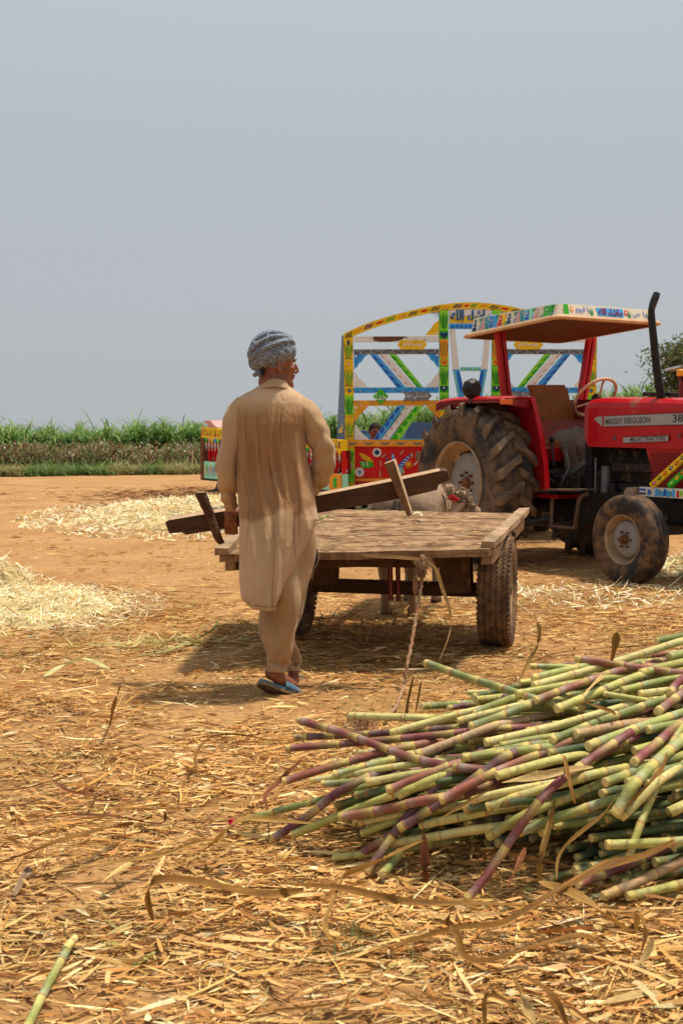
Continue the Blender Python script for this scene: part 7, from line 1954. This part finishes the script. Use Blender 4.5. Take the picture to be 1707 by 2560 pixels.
    c_caps = np.array([cx[0] - tan[0] * .001, cx[-1] + tan[-1] * .001])
    # cut end: rim ring + centre
    ends = []
    rim0 = co[:nn] - tan[0] * .0015; rim0 = cx[0] + (rim0 - cx[0]) * .93; rimN = cx[-1] + (co[-nn:] - cx[-1]) * .93 + tan[-1] * .0015
    V = np.concatenate([co, rim0, rimN, c_caps - np.array([tan[0] * .003, -tan[-1] * .003])])
    K = np.concatenate([cc, np.tile([CUTC], (2 * nn, 1)) * np.where(rr.random((2 * nn, 1)) < .3, .75, 1), np.array([[.66, .50, .20]] * 2)])
    q = []
    i = np.arange(m - 1)[:, None]; k = np.arange(nn)[None, :]
    Q1 = np.stack([i * nn + k, i * nn + (k + 1) % nn, (i + 1) * nn + (k + 1) % nn, (i + 1) * nn + k], -1).reshape(-1, 4)
    b = m * nn; k = np.arange(nn)
    Q2 = np.stack([k, b + k, b + (k + 1) % nn, (k + 1) % nn], -1); Q3 = np.stack([(m - 1) * nn + k, (m - 1) * nn + (k + 1) % nn, b + nn + (k + 1) % nn, b + nn + k], -1)
    kk = np.arange(0, nn, 1); c0 = b + 2 * nn
    Q4 = np.stack([np.full(nn, c0), b + (kk + 1) % nn, b + kk, np.full(nn, c0)], -1); Q5 = np.stack([np.full(nn, c0 + 1), b + nn + kk, b + nn + (kk + 1) % nn, np.full(nn, c0 + 1)], -1)
    me = bpy.data.meshes.new('sugarcane')
    quads = np.concatenate([Q1, Q2, Q3]); tris = np.concatenate([Q4[:, :3], Q5[:, :3]])
    me.from_pydata(V.tolist(), [], quads.tolist() + tris.tolist()); me.materials.append(cane_m)
    sf = np.ones(len(me.polygons), bool); sf[-2 * nn:] = False; me.polygons.foreach_set('use_smooth', sf)
    at = me.color_attributes.new('tint', 'FLOAT_COLOR', 'POINT'); c4 = np.ones((len(V), 4), np.float32); c4[:, :3] = K; at.data.foreach_set('color', c4.ravel())
    me.update()
    o = bpy.data.objects.new('sugarcane', me); C.objects.link(o)
    b0 = pts[0]; cov = np.empty(len(V) * 3, np.float32); me.vertices.foreach_get('co', cov); cov = cov.reshape(-1, 3) - np.array(list(b0)); me.vertices.foreach_set('co', cov.ravel().astype(np.float32)); o.location = b0
    tag(o, label, 'sugarcane', group or 'cut sugarcanes in the heap'); return o

def surfY(px, py):
    """distance of the heap's front surface: an upright face 0.3 m high, then a sloping top"""
    return 3.12 - .12 * smooth(2120, 2250, py) + .80 * max(0.0, (1965 - py) / 340) ** 1.05 + .0006 * max(0, 1300 - px)
A_ = lambda x, y: (560 + x / 2.306, 1540 + y / 2.306)
B_ = lambda x, y: (1100 + x / 2.583, 1540 + y / 2.583)
DIR = Vector((.86, .50, -.03)).normalized()
KN = {'G': 'green', 'Y': 'yellow-green', 'P': 'purple', 'D': 'dark green', 'B': 'tan'}
TR = [
 (A_, [(1160, 270), (1400, 360), (1568, 405), (1780, 475)], 'G', -.05, .0165, 'green cane standing out highest and farthest back on the left of the heap'),
 (A_, [(725, 575), (1000, 583), (1180, 590)], 'Y', .02, .0155, 'yellow-green cane lying level behind the red tassel'),
 (A_, [(410, 700), (800, 690), (1400, 640)], 'P', .03, .014, 'dull purple cane lying just under the crossing purple cane'),
 (A_, [(360, 765), (700, 740), (1230, 690), (1568, 650)], 'P', .0, .0145, 'purple-red cane with its pale end below the crossing purple cane'),
 (A_, [(340, 955), (700, 830), (1100, 745)], 'P', .01, .0155, 'dark purple cane reaching out at the left of the heap'),
 (A_, [(960, 675), (1250, 590), (1568, 520)], 'Y', .0, .0155, 'pale yellow-green cane with its end beside the level yellow cane'),
 (A_, [(1175, 595), (1568, 545)], 'G', .04, .013, None),
 (A_, [(500, 950), (1100, 850)], 'Y', .02, .0125, 'thin yellow cane poking out beside the dark purple cane'),
 (A_, [(635, 915), (1000, 820)], 'G', .0, .013, None),
 (A_, [(565, 970), (820, 950), (1100, 930)], 'G', .02, .0135, 'straight green cane with its end just below two yellow-green ones on the left'),
 (A_, [(825, 960), (1080, 905), (1350, 880)], 'Y', -.01, .0145, None),
 (A_, [(940, 1005), (1200, 900), (1350, 850)], 'P', -.03, .0165, 'reddish purple cane with a broad cut end in the left middle of the heap'),
 (A_, [(1110, 800), (1380, 700), (1568, 630)], 'B', .0, .016, 'pinkish tan cane fading to green in the middle of the heap'),
 (A_, [(1380, 820), (1568, 780), (1780, 745)], 'G', -.01, .0155, None),
 (A_, [(105, 1180), (360, 1110), (620, 1050), (900, 960)], 'G', .0, .0125, 'slender green cane that sticks out farthest left of the whole heap'),
 (A_, [(275, 1335), (480, 1170), (700, 990)], 'P', -.02, .0165, 'thick purple cane pointing down and left beside the yellow one'),
 (A_, [(395, 1260), (660, 1150), (1100, 990)], 'Y', -.02, .0165, 'thick yellow cane pointing down and left beside the purple one'),
 (A_, [(670, 1160), (880, 1130), (1030, 1090), (1230, 1050)], 'P', -.06, .0175, 'whitish purple cane with a broad cut end crossing the steep purple ones'),
 (A_, [(760, 1035), (1200, 960)], 'D', .02, .015, None),
 (A_, [(1005, 1040), (1200, 940)], 'Y', .0, .0145, None),
 (A_, [(650, 1090), (1000, 1000)], 'D', .04, .014, None),
 (A_, [(1010, 1225), (1270, 1070), (1510, 890), (1640, 800)], 'P', -.07, .017, 'long purple cane running from the centre of the heap up to the right'),
 (A_, [(825, 1545), (920, 1290), (1000, 1140), (1200, 935), (1420, 820)], 'P', -.07, .016, 'long purple cane slanting down steeply to a pale end near the ground'),
 (A_, [(775, 1395), (1000, 1230), (1270, 1070)], 'P', -.02, .0165, 'purple cane with its end just left of the steep purple one'),
 (A_, [(955, 1310), (1150, 1285), (1370, 1240), (1568, 1215)], 'Y', -.03, .016, 'yellow-green cane lying nearly level low in the heap'),
 (A_, [(795, 1255), (1000, 1180)], 'Y', .01, .0145, None), (A_, [(778, 1190), (1100, 1130)], 'Y', .02, .014, None),
 (A_, [(1130, 1205), (1380, 1160), (1568, 1115)], 'Y', .0, .0155, None),
 (A_, [(880, 1510), (1150, 1330)], 'D', .03, .0155, 'dark green cane low down beside the steep purple one'),
 (A_, [(905, 1650), (985, 1440), (1040, 1320)], 'G', -.03, .0155, 'short green cane leaning steeply down to the ground'),
 (A_, [(1385, 1105), (1568, 1090)], 'D', .02, .0155, None),
 (B_, [(580, 325), (850, 332)], 'G', .0, .012, 'thin bright green cane near the top of the heap'),
 (B_, [(595, 402), (930, 328)], 'G', -.02, .0165, 'green cane with a round pale end near the top of the heap'),
 (B_, [(600, 450), (970, 355), (1330, 240), (1568, 160)], 'Y', .0, .0165, 'long yellow-green cane along the top edge of the heap'),
 (B_, [(495, 502), (830, 442), (1100, 400)], 'Y', -.02, .0155, 'pale yellow-green cane meeting the tip of the green cane behind'),
 (B_, [(1395, 160), (1568, 128)], 'G', .04, .0155, 'green cane cut off by the right edge at the very top of the heap'),
 (B_, [(870, 275), (1160, 320), (1460, 365), (1600, 372)], 'P', -.05, .0165, 'purple cane lying across the top of the heap the other way from the rest'),
 (B_, [(1480, 265), (1568, 243)], 'G', .0, .0185, 'thick pale green cane at the top right, cut off by the edge'),
 (B_, [(610, 545), (1010, 385), (1200, 345)], 'P', -.03, .016, 'purple cane with a yellow end just under the pale yellow-green one'),
 (B_, [(750, 600), (1020, 490), (1270, 392)], 'Y', -.05, .0175, 'thick yellow-green cane with a round cut end in the upper middle'),
 (B_, [(1170, 482), (1420, 415), (1568, 398)], 'G', -.01, .0165, None),
 (B_, [(1055, 502), (1290, 540)], 'Y', -.05, .0115, 'thin yellow cane lying crosswise in the upper right'),
 (B_, [(1285, 505), (1568, 470)], 'Y', -.03, .0155, None),
 (B_, [(1485, 495), (1600, 375)], 'P', -.06, .016, 'short purple cane end at the right edge above the others'),
 (B_, [(115, 680), (260, 640), (600, 560)], 'Y', .0, .015, None),
 (B_, [(215, 625), (500, 520)], 'G', .0, .015, None),
 (B_, [(192, 715), (420, 640), (610, 560)], 'G', -.02, .0165, 'green cane ending between the tassel and the middle of the heap'),
 (B_, [(290, 818), (700, 735), (1050, 625), (1300, 560)], 'Y', -.02, .0165, 'long yellow-green cane running through the centre of the heap'),
 (B_, [(718, 802), (1060, 655), (1350, 560), (1568, 500)], 'G', -.04, .0165, 'long green cane with a yellow lower joint in the centre of the heap'),
 (B_, [(870, 762), (1000, 740), (1200, 700)], 'B', -.06, .018, 'peeled tan cane with a dark rotten end in the middle of the heap'),
 (B_, [(955, 842), (1230, 735), (1510, 640), (1600, 620)], 'G', -.07, .0195, 'thickest pale green cane with a wide cut end right of centre'),
 (B_, [(1335, 735), (1568, 690)], 'G', -.05, .0165, 'green cane end to the right of the thickest one'),
 (B_, [(1250, 945), (1400, 820), (1568, 685)], 'P', -.09, .0175, 'red-purple cane with a pale end slanting down at the right'),
 (B_, [(1250, 870), (1400, 830)], 'Y', .0, .0165, None),
 (B_, [(150, 915), (450, 880), (700, 848)], 'G', -.03, .0165, 'green cane lying level above the long purple one'),
 (B_, [(390, 835), (700, 780)], 'G', .02, .0125, None), (B_, [(930, 950), (1210, 798)], 'P', -.01, .0165, 'purple cane running under the thickest green one'),
 (B_, [(365, 1032), (740, 930)], 'Y', .0, .0165, None), (B_, [(0, 1190), (320, 1000), (620, 880), (900, 790)], 'P', -.05, .017, None),
 (B_, [(1062, 1075), (1340, 970), (1568, 900)], 'G', -.03, .0165, 'green cane ending above the dark hollow at the right'),
 (B_, [(1205, 1075), (1568, 965)], 'G', -.01, .0155, None), (B_, [(1330, 1085), (1568, 1000)], 'D', .01, .0155, None),
 (B_, [(1125, 1285), (1190, 1180), (1245, 1090)], 'G', -.07, .0195, 'short thick whitish green cane stub pointing at the viewer'),
 (B_, [(1165, 1305), (1300, 1180), (1400, 1075)], 'Y', -.04, .0145, 'yellow-green cane beside the thick whitish stub'),
 (B_, [(1212, 1565), (1320, 1240), (1450, 970), (1520, 780)], 'Y', -.10, .0135, 'yellow cane hanging steeply down at the right of the heap'),
 (B_, [(300, 1232), (580, 1140), (850, 1060), (1000, 1020)], 'Y', -.03, .0165, 'pale yellow-green cane with a bright end low in the centre'),
 (B_, [(160, 1245), (500, 1195)], 'D', .0, .0165, None), (B_, [(310, 1425), (545, 1285)], 'Y', -.02, .0165, 'stout yellow-green cane pointing down and left below the centre'),
 (B_, [(500, 1400), (720, 1305), (1100, 1190)], 'G', -.02, .0165, 'green cane with a worn end under the centre of the heap'),
 (B_, [(290, 1532), (480, 1432)], 'D', .03, .0155, None), (B_, [(170, 1880), (300, 1700), (480, 1400), (700, 1130)], 'P', -.10, .015, 'long purple cane leaning from the heap down to the ground at its foot'),
 (B_, [(1070, 1478), (1330, 1472), (1600, 1450)], 'Y', -.12, .0165, 'cream yellow cane lying level across the dark hollow at the right'),
 (B_, [(1330, 1640), (1450, 1545), (1600, 1470)], 'D', -.02, .0165, None), (B_, [(960, 1622), (1240, 1490)], 'D', .03, .016, None),
 (B_, [(1050, 1810), (1270, 1730), (1600, 1570)], 'B', -.02, .0165, 'brownish cane low at the right corner of the heap'),
 (B_, [(1205, 1812), (1440, 1762), (1600, 1720)], 'Y', -.02, .0155, 'lowest yellow-green cane at the right corner of the heap'),
 (B_, [(1140, 1755), (1400, 1500), (1600, 1240)], 'D', .0, .0155, None), (B_, [(885, 1655), (1100, 1562)], 'D', .06, .016, None),
 (B_, [(210, 1192), (400, 1140)], 'Y', -.01, .0135, None), (B_, [(560, 745), (850, 690)], 'Y', .02, .0145, None), (B_, [(580, 1445), (720, 1385)], 'D', .05, .016, None),
 (B_, [(1080, 1600), (1300, 1560)], 'D', .05, .0155, None), (B_, [(900, 590), (1250, 545)], 'D', .04, .0155, None), (B_, [(1400, 620), (1568, 500), (1640, 430)], 'P', -.05, .0175, 'dark purple cane in the upper right, partly under the green ones'),
 (B_, [(700, 885), (1000, 830), (1300, 790)], 'D', .02, .0155, None), (B_, [(1290, 370), (1568, 300)], 'Y', .0, .018, 'broad yellow cane near the top right corner of the heap'),
 (A_, [(1000, 1500), (1060, 1390), (1160, 1310)], 'D', .02, .015, None), (A_, [(415, 615), (430, 600), (740, 700), (1000, 830), (1250, 885), (1420, 880)][1:], 'P', -.06, .0165, 'purple cane lying crosswise over the left of the heap, pointing up and left'),
 (A_, [(630, 1570), (1000, 1350)], 'Y', .03, .012, None), (B_, [(1515, 1255), (1600, 1210)], 'Y', -.02, .018, None),
]
G0 = 'canes of the heap that show only in part between others'
def trail(f, pl, dY, ext):
    pts = [P(*f(x, y), surfY(*f(x, y)) + dY * (.6 if dY < 0 else 1) + .015 * i) for i, (x, y) in enumerate(pl)]
    for p in pts: p.z = max(p.z, .018)
    for k in range(1, len(pts) - 1):   # canes are nearly straight
        a, b = pts[0], pts[-1]; t_ = (pts[k] - a).dot(b - a) / (b - a).length_squared; pts[k] = pts[k].lerp(a.lerp(b, t_), .55)
    a, b = pts[-2], pts[-1]; d = (b - a).normalized()
    L_ = sum((pts[i + 1] - pts[i]).length for i in range(len(pts) - 1))
    e = max(ext - L_, .12)
    d2 = (d * .75 + DIR * .25).normalized(); 
    if f(*pl[-1])[0] < 1650: e = min(e, .40); d2 = (d * .6 + DIR * .4 + Vector((0, .34, -.16))).normalized()
    q = b + d2 * e * .5; q.z = max(q.z, .02); q2 = q + (d2 * .85 + DIR * .15).normalized() * e * .5; q2.z = max(q2.z, .02)
    return pts + [q, q2]
_ORD = ['leftmost', 'second from the left', 'third from the left', 'fourth from the left', 'fifth from the left', 'sixth from the left', 'seventh from the left', 'eighth from the left', 'ninth from the left']
_grp = {}
for i, (f, pl, kind, dY, r_, lb) in enumerate(TR):
    if lb is None:
        x, y = f(*pl[0]); _grp.setdefault((kind, 'left' if x < 1080 else 'middle' if x < 1340 else 'right', 'upper' if y < 1830 else 'lower'), []).append((x, i))
_lab = {}
for (kind, cx_, cy_), l_ in _grp.items():
    for k, (x, i) in enumerate(sorted(l_)):
        _lab[i] = ('partly buried %s cane in the %s %s of the heap' % (KN[kind], cy_, cx_)) if len(l_) == 1 else ('%s of the partly buried %s canes, %s %s of heap' % (_ORD[k], KN[kind], cy_, cx_))
for i, (f, pl, kind, dY, r_, lb) in enumerate(TR):
    if kind == 'D' and f(*pl[0])[1] > 2060: dY += .25
    pts = trail(f, pl, dY, 1.15 + (i * 37 % 50) / 100)
    cane(lb or _lab[i], pts, kind, r_, 100 + i, 'cut sugarcanes in the heap' if lb else 'partly buried %s canes' % KN[kind])
# canes filling the inside of the heap
rc = random.Random(21)
nf = 0
while nf < 213:
    px = rc.uniform(820, 1900); py = rc.uniform(1640, 2290)
    # silhouette of the heap
    top = interp(px, [820, 1000, 1100, 1250, 1400, 1600, 1900], [1880, 1780, 1720, 1680, 1650, 1625, 1600]); bot = interp(px, [820, 1000, 1150, 1300, 1600, 1900], [2030, 2150, 2190, 2250, 2290, 2330])
    if not (top + 12 < py < bot): continue
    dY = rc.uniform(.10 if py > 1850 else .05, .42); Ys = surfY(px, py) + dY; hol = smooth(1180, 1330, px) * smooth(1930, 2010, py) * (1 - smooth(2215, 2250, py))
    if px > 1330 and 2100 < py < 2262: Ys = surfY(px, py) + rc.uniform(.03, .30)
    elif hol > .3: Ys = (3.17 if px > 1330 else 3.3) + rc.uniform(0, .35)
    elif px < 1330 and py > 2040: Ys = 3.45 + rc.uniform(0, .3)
    p0 = P(px, py, Ys)
    if p0.z < -.12: continue
    p0.z = max(p0.z, .02 + rc.random() * .05)
    d = Vector((.86 + rc.uniform(-.1, .1), .50 + rc.uniform(-.25, .22), rc.uniform(-.12, .05))).normalized(); L_ = rc.uniform(.9, 1.6)
    p1 = p0 + d * L_ * .5 + Vector((0, 0, rc.uniform(-.02, .02))); p2 = p0 + d * L_; p1.z = max(p1.z, .02); p2.z = max(p2.z, .02)
    low = py > lerp(top, bot, .62)
    kind = rc.choice('DDDGD' if hol > .3 else 'GDYPD' if low else 'GYYPDGPP')  # darkened greens picked for the hollow, painting in its shade
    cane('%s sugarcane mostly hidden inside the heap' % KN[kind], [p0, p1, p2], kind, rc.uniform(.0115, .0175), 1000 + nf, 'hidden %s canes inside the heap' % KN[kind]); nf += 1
# the lone green cane in the lower left corner
gp = [G(60, 2580, .016), G(73, 2560, .016), G(112, 2478, .02), G(150, 2408, .022), G(182, 2350, .025)]
o = cane('pale green cane lying alone in the straw at the lower left corner', gp, 'G', .0125, 77, 'cut sugarcanes in the heap'); del o['group']
o = cane('short split tip of pale green cane beside the lone cane at lower left', [G(165, 2372, .03), G(188, 2345, .035)], 'Y', .012, 78); del o['group']
o = cane('short yellow piece of cane lying on the cart deck beside the man', [dk(790, 1307), dk(820, 1296)], 'G', .010, 79); del o['group']

# ================================================================= long dry leaves in the foreground
BR = (.27, .125, .024); TN = (.40, .22, .055); PL = (.62, .42, .16); DB = (.17, .07, .025); GY = (.33, .21, .12); RB = (.25, .085, .03)
Cc = lambda x, y: (x / 2.063, 1700 + y / 2.063)
Dd = lambda x, y: (700 + x / 1.557, 2100 + y / 1.557)
def gl(f, pts, zs):
    if not hasattr(zs, '__len__'): zs = [zs] * len(pts)
    return [G(*f(x, y), z) for (x, y), z in zip(pts, zs)]
def hl_(f, pts, off=-.10): return [P(*f(x, y), surfY(*f(x, y)) + off) for x, y in pts]
LV = [
 ('broad arching brown leaf left of the heap with its tail bent to the ground', gl(Cc, [(790, 1240), (768, 1200), (762, 1130), (797, 1072), (900, 1066), (1050, 1080), (1200, 1115), (1400, 1142), (1568, 1118)], [.02, .05, .10, .14, .14, .12, .09, .06, .05]), .026, BR),
 ('large curved leaf entering from the left edge', gl(Cc, [(-40, 990), (120, 930), (280, 870), (450, 820), (590, 785), (690, 740)], [.05, .06, .08, .08, .06, .02]), .028, BR),
 ('thin leaf above the large curved one at the left', gl(Cc, [(-30, 870), (300, 812), (480, 760), (620, 758)], .05), .009, TN),
 ('dark stiff leaf lying level with a torn hooked tip', gl(Cc, [(370, 692), (600, 702), (830, 738), (852, 712)], [.03, .03, .03, .05]), .018, DB),
 ('very long straight leaf pointing at the slender green cane', gl(Cc, [(370, 690), (900, 692), (1300, 650), (1568, 580), (1700, 550)], .04), .010, TN),
 ('long thin leaf below the centre left, rising to the right', gl(Cc, [(250, 992), (600, 972), (850, 930), (1080, 862), (1400, 897)], [.03, .04, .05, .07, .03]), .012, TN),
 ('pale leaf arching over from the thick purple cane end', gl(Cc, [(920, 935), (1080, 890), (1180, 790), (1280, 745), (1500, 762), (1620, 775)], [.02, .05, .12, .14, .12, .10]), .017, TN),
 ('dark curled leaf at the left edge above the level dark one', gl(Cc, [(-20, 603), (150, 582), (270, 550), (350, 598), (450, 618), (600, 612), (690, 606)], .04), .012, RB),
 ('hooked leaf curving back on itself left of the heap', gl(Cc, [(1100, 525), (1040, 510), (1010, 470), (1015, 400), (1080, 322), (1200, 305), (1330, 322), (1470, 366)], [.02, .03, .05, .08, .10, .11, .10, .08]), .014, BR),
 ('pale blade lying in the middle of the left foreground', gl(Cc, [(530, 1080), (620, 1010), (700, 968), (850, 905)], .04), .022, PL),
 ('long broad leaf running right along the foot of the heap', gl(Dd, [(-100, 190), (60, 200), (230, 214), (500, 268), (800, 276), (1140, 288), (1300, 290)], [.07, .08, .09, .08, .07, .05, .04]), .022, BR),
 ('leaf folded down and curling to the right at its tip', gl(Dd, [(232, 205), (190, 300), (175, 365), (208, 398), (300, 375)], [.09, .06, .04, .03, .03]), .017, TN),
 ('broad leaf rising from the fold into the heap', gl(Dd, [(225, 222), (245, 170), (330, 130), (450, 75), (560, 30)], [.08, .10, .14, .19, .24]), .024, TN),
 ('long winding leaf crossing the ground below the heap', gl(Dd, [(345, 435), (500, 392), (700, 368), (850, 355), (980, 285), (1050, 240), (1270, 112), (1380, 96), (1530, 30)], [.02, .03, .05, .06, .09, .11, .16, .18, .22]), .018, BR),
 ('leaf coiled in a loop in front of the long purple cane', gl(Dd, [(665, 300), (650, 360), (690, 400), (712, 445), (800, 468), (1000, 440), (1180, 400), (1285, 442)], [.10, .06, .04, .03, .03, .04, .05, .02]), .022, BR),
 ('wide pale leaf slanting down at the right foot of the heap', gl(Dd, [(1005, 190), (1150, 240), (1280, 330), (1372, 395)], [.12, .11, .08, .04]), .032, TN),
 ('upright leaf standing against the dark underside of the heap', [P(*Dd(1005, 190), 3.02), P(*Dd(1015, 90), 3.03), P(*B_(700, 1400), 3.08), P(*B_(740, 1230), 3.15)], .016, TN),
 ('narrow curled leaf at the tip of the wide pale one', gl(Dd, [(1382, 390), (1392, 312), (1422, 385), (1400, 450)], [.04, .10, .06, .02]), .016, TN),
 ('pale curved strip to the right of the coiled leaf', gl(Dd, [(1278, 500), (1400, 475), (1452, 415)], [.02, .03, .06]), .017, PL),
 ('pale upright leaf at the bottom edge of the view', gl(Dd, [(900, 560), (940, 630), (985, 730)], [.10, .05, .02]), .022, PL),
 ('brown leaf leaning beside the pale upright one at the bottom edge', gl(Dd, [(935, 560), (1040, 620), (1120, 725)], [.09, .06, .02]), .017, BR),
 ('small brown leaf bent at the bottom edge', gl(Dd, [(798, 740), (800, 640), (900, 675), (990, 725)], [.01, .05, .05, .02]), .012, BR),
 ('long thin leaf at the bottom left of centre with a dark tip', gl(Dd, [(-60, 665), (200, 635), (400, 600), (560, 637)], [.02, .03, .04, .02]), .012, TN),
 ('dry stalk piece with pale end at the bottom right corner', gl(Dd, [(1238, 640), (1380, 602), (1600, 572)], .02), .020, PL),
 ('reddish brown leaf standing upright in front of the heap', [P(*Dd(560, 258), 3.16), P(*Dd(565, 130), 3.18), P(*Dd(558, 0), 3.22)], .022, RB),
 ('broad brown sheath standing upright on top of the heap', [P(*B_(1105, 290), 3.70), P(*B_(1125, 200), 3.70), P(*B_(1140, 105), 3.70)], .030, BR),
 ('tall curled leaf standing behind the heap on the cart side', [P(*B_(490, 450), 4.05), P(*B_(540, 350), 4.1), P(*B_(620, 200), 4.15), P(*B_(640, 90), 4.15), P(*B_(610, 10), 4.15), P(*B_(560, -20), 4.15)], .018, TN),
 ('thin dark leaf drooping into the hollow of the heap', hl_(B_, [(1150, 1130), (1060, 1270), (850, 1440), (762, 1560), (752, 1700)], -.12), .012, TN),
 ('brown leaf hanging beside the level yellow cane', hl_(B_, [(1460, 880), (1440, 960), (1330, 1100), (1200, 1230)], -.14), .014, BR),
 ('dark leaf strip bent down at the left end of the heap', gl(A_, [(450, 860), (290, 1010), (235, 1075), (250, 1150), (262, 1300)], [.16, .10, .10, .07, .02]), .014, RB),
 ('upright brown leaf behind the level yellow cane', [P(*A_(1045, 615), 3.98), P(*A_(1062, 480), 3.98), P(*A_(1092, 345), 3.98)], .013, BR),
 ('small upright brown leaf right of the taller one', [P(*A_(1103, 555), 4.0), P(*A_(1136, 378), 4.0)], .009, BR),
 ('leaf trailing from the low yellow cane towards the left', gl(A_, [(520, 1238), (700, 1262), (900, 1278)], .05), .018, BR),
 ('short orange leaf standing in the straw at the left', [G(*Cc(568, 235), .01), P(*Cc(590, 150), 4.62), P(*Cc(622, 55), 4.6)], .016, BR),
 ('grey-brown husk lying at the lower left edge', gl(Cc, [(75, 1112), (110, 1040), (162, 960)], .03), .022, GY),
 ('papery dry leaf above the long purple cane', hl_(B_, [(400, 1075), (700, 1020), (850, 985), (985, 975)], -.08), .026, PL),
 ('thin yellow leaf sweeping down over the left canes', hl_(A_, [(1568, 980), (1430, 1060), (1230, 1175)], -.13), .015, TN),
 ('long horizontal leaf behind the top of the heap', gl(B_, [(580, 300), (760, 235), (1000, 210), (1350, 190)], .03), .016, BR),
 ('curved strip of leaf beside the slipper', gl(lambda x, y: (500 + x / 3.136, 1250 + y / 3.136), [(735, 1540), (840, 1510), (980, 1440)], [.01, .03, .05]), .020, BR),
 ('pale leaf lying slantwise over the right canes', hl_(B_, [(1070, 360), (1010, 420), (930, 500)], -.09), .014, PL),
 ('two-pronged brown leaf between the right canes', hl_(B_, [(940, 560), (1090, 610), (1130, 640)], -.10), .016, BR),
 ('dark twisted leaf low between the shaded canes', hl_(B_, [(550, 1540), (480, 1700), (430, 1800)], -.08), .014, RB),
 ('brown leaf below the rotten tan cane', hl_(B_, [(800, 900), (830, 1050), (870, 1210)], -.09), .014, BR),
 ('leaf lying over the low right canes', hl_(B_, [(1568, 1490), (1400, 1560), (1150, 1640), (1000, 1700), (800, 1810)], -.14), .016, BR),
 ('greenish leaf flattened on the ground left of the man', [G(340, 1640, .02), G(420, 1625, .03), G(520, 1590, .05), G(545, 1560, .06)], .03, (.44, .42, .14)),
 ('pale folded leaf on the ground at the left edge of the litter', [G(110, 1690, .02), G(160, 1672, .04), G(210, 1655, .08), G(275, 1672, .03)], .04, (.62, .58, .26)),
]
for k, (lb, pts, w_, c_) in enumerate(LV):
    if max(p[2] for p in pts) < .3: w_ *= 1.12; pts = [Vector((p[0], p[1], p[2] * 1.0 + (.02 if p[2] > .03 else 0))) for p in pts]
    ribbon('dry_leaf', lb, pts, w_, c_, 'dry leaf', 'long dry cane leaves', seed=50 + k, twist=(k * 13 % 7 - 3) * .22, roll=(k * 7 % 5 - 2) * .15, fold=.4)
mb = MB()
for k in range(26):
    if k == 0: c0 = G(575, 2060, .03)
    tgt = G(575 + random.gauss(0, 12), 2059 + random.gauss(0, 5), .02 + random.random() * .03); d = (tgt - c0) * .6
    mb.add([c0, c0 + d, c0 + d + Vector((.012, 0, .006)), c0 + Vector((.01, .004, -.002))], [(0, 1, 2, 3)], mat('pink_scrap', (.55, .01, .05), .6)); c0 = c0 + d
o = mb.build('pink_scrap'); recentre(o); tag(o, 'scrap of bright pink tinsel under the slender green cane', 'scrap')
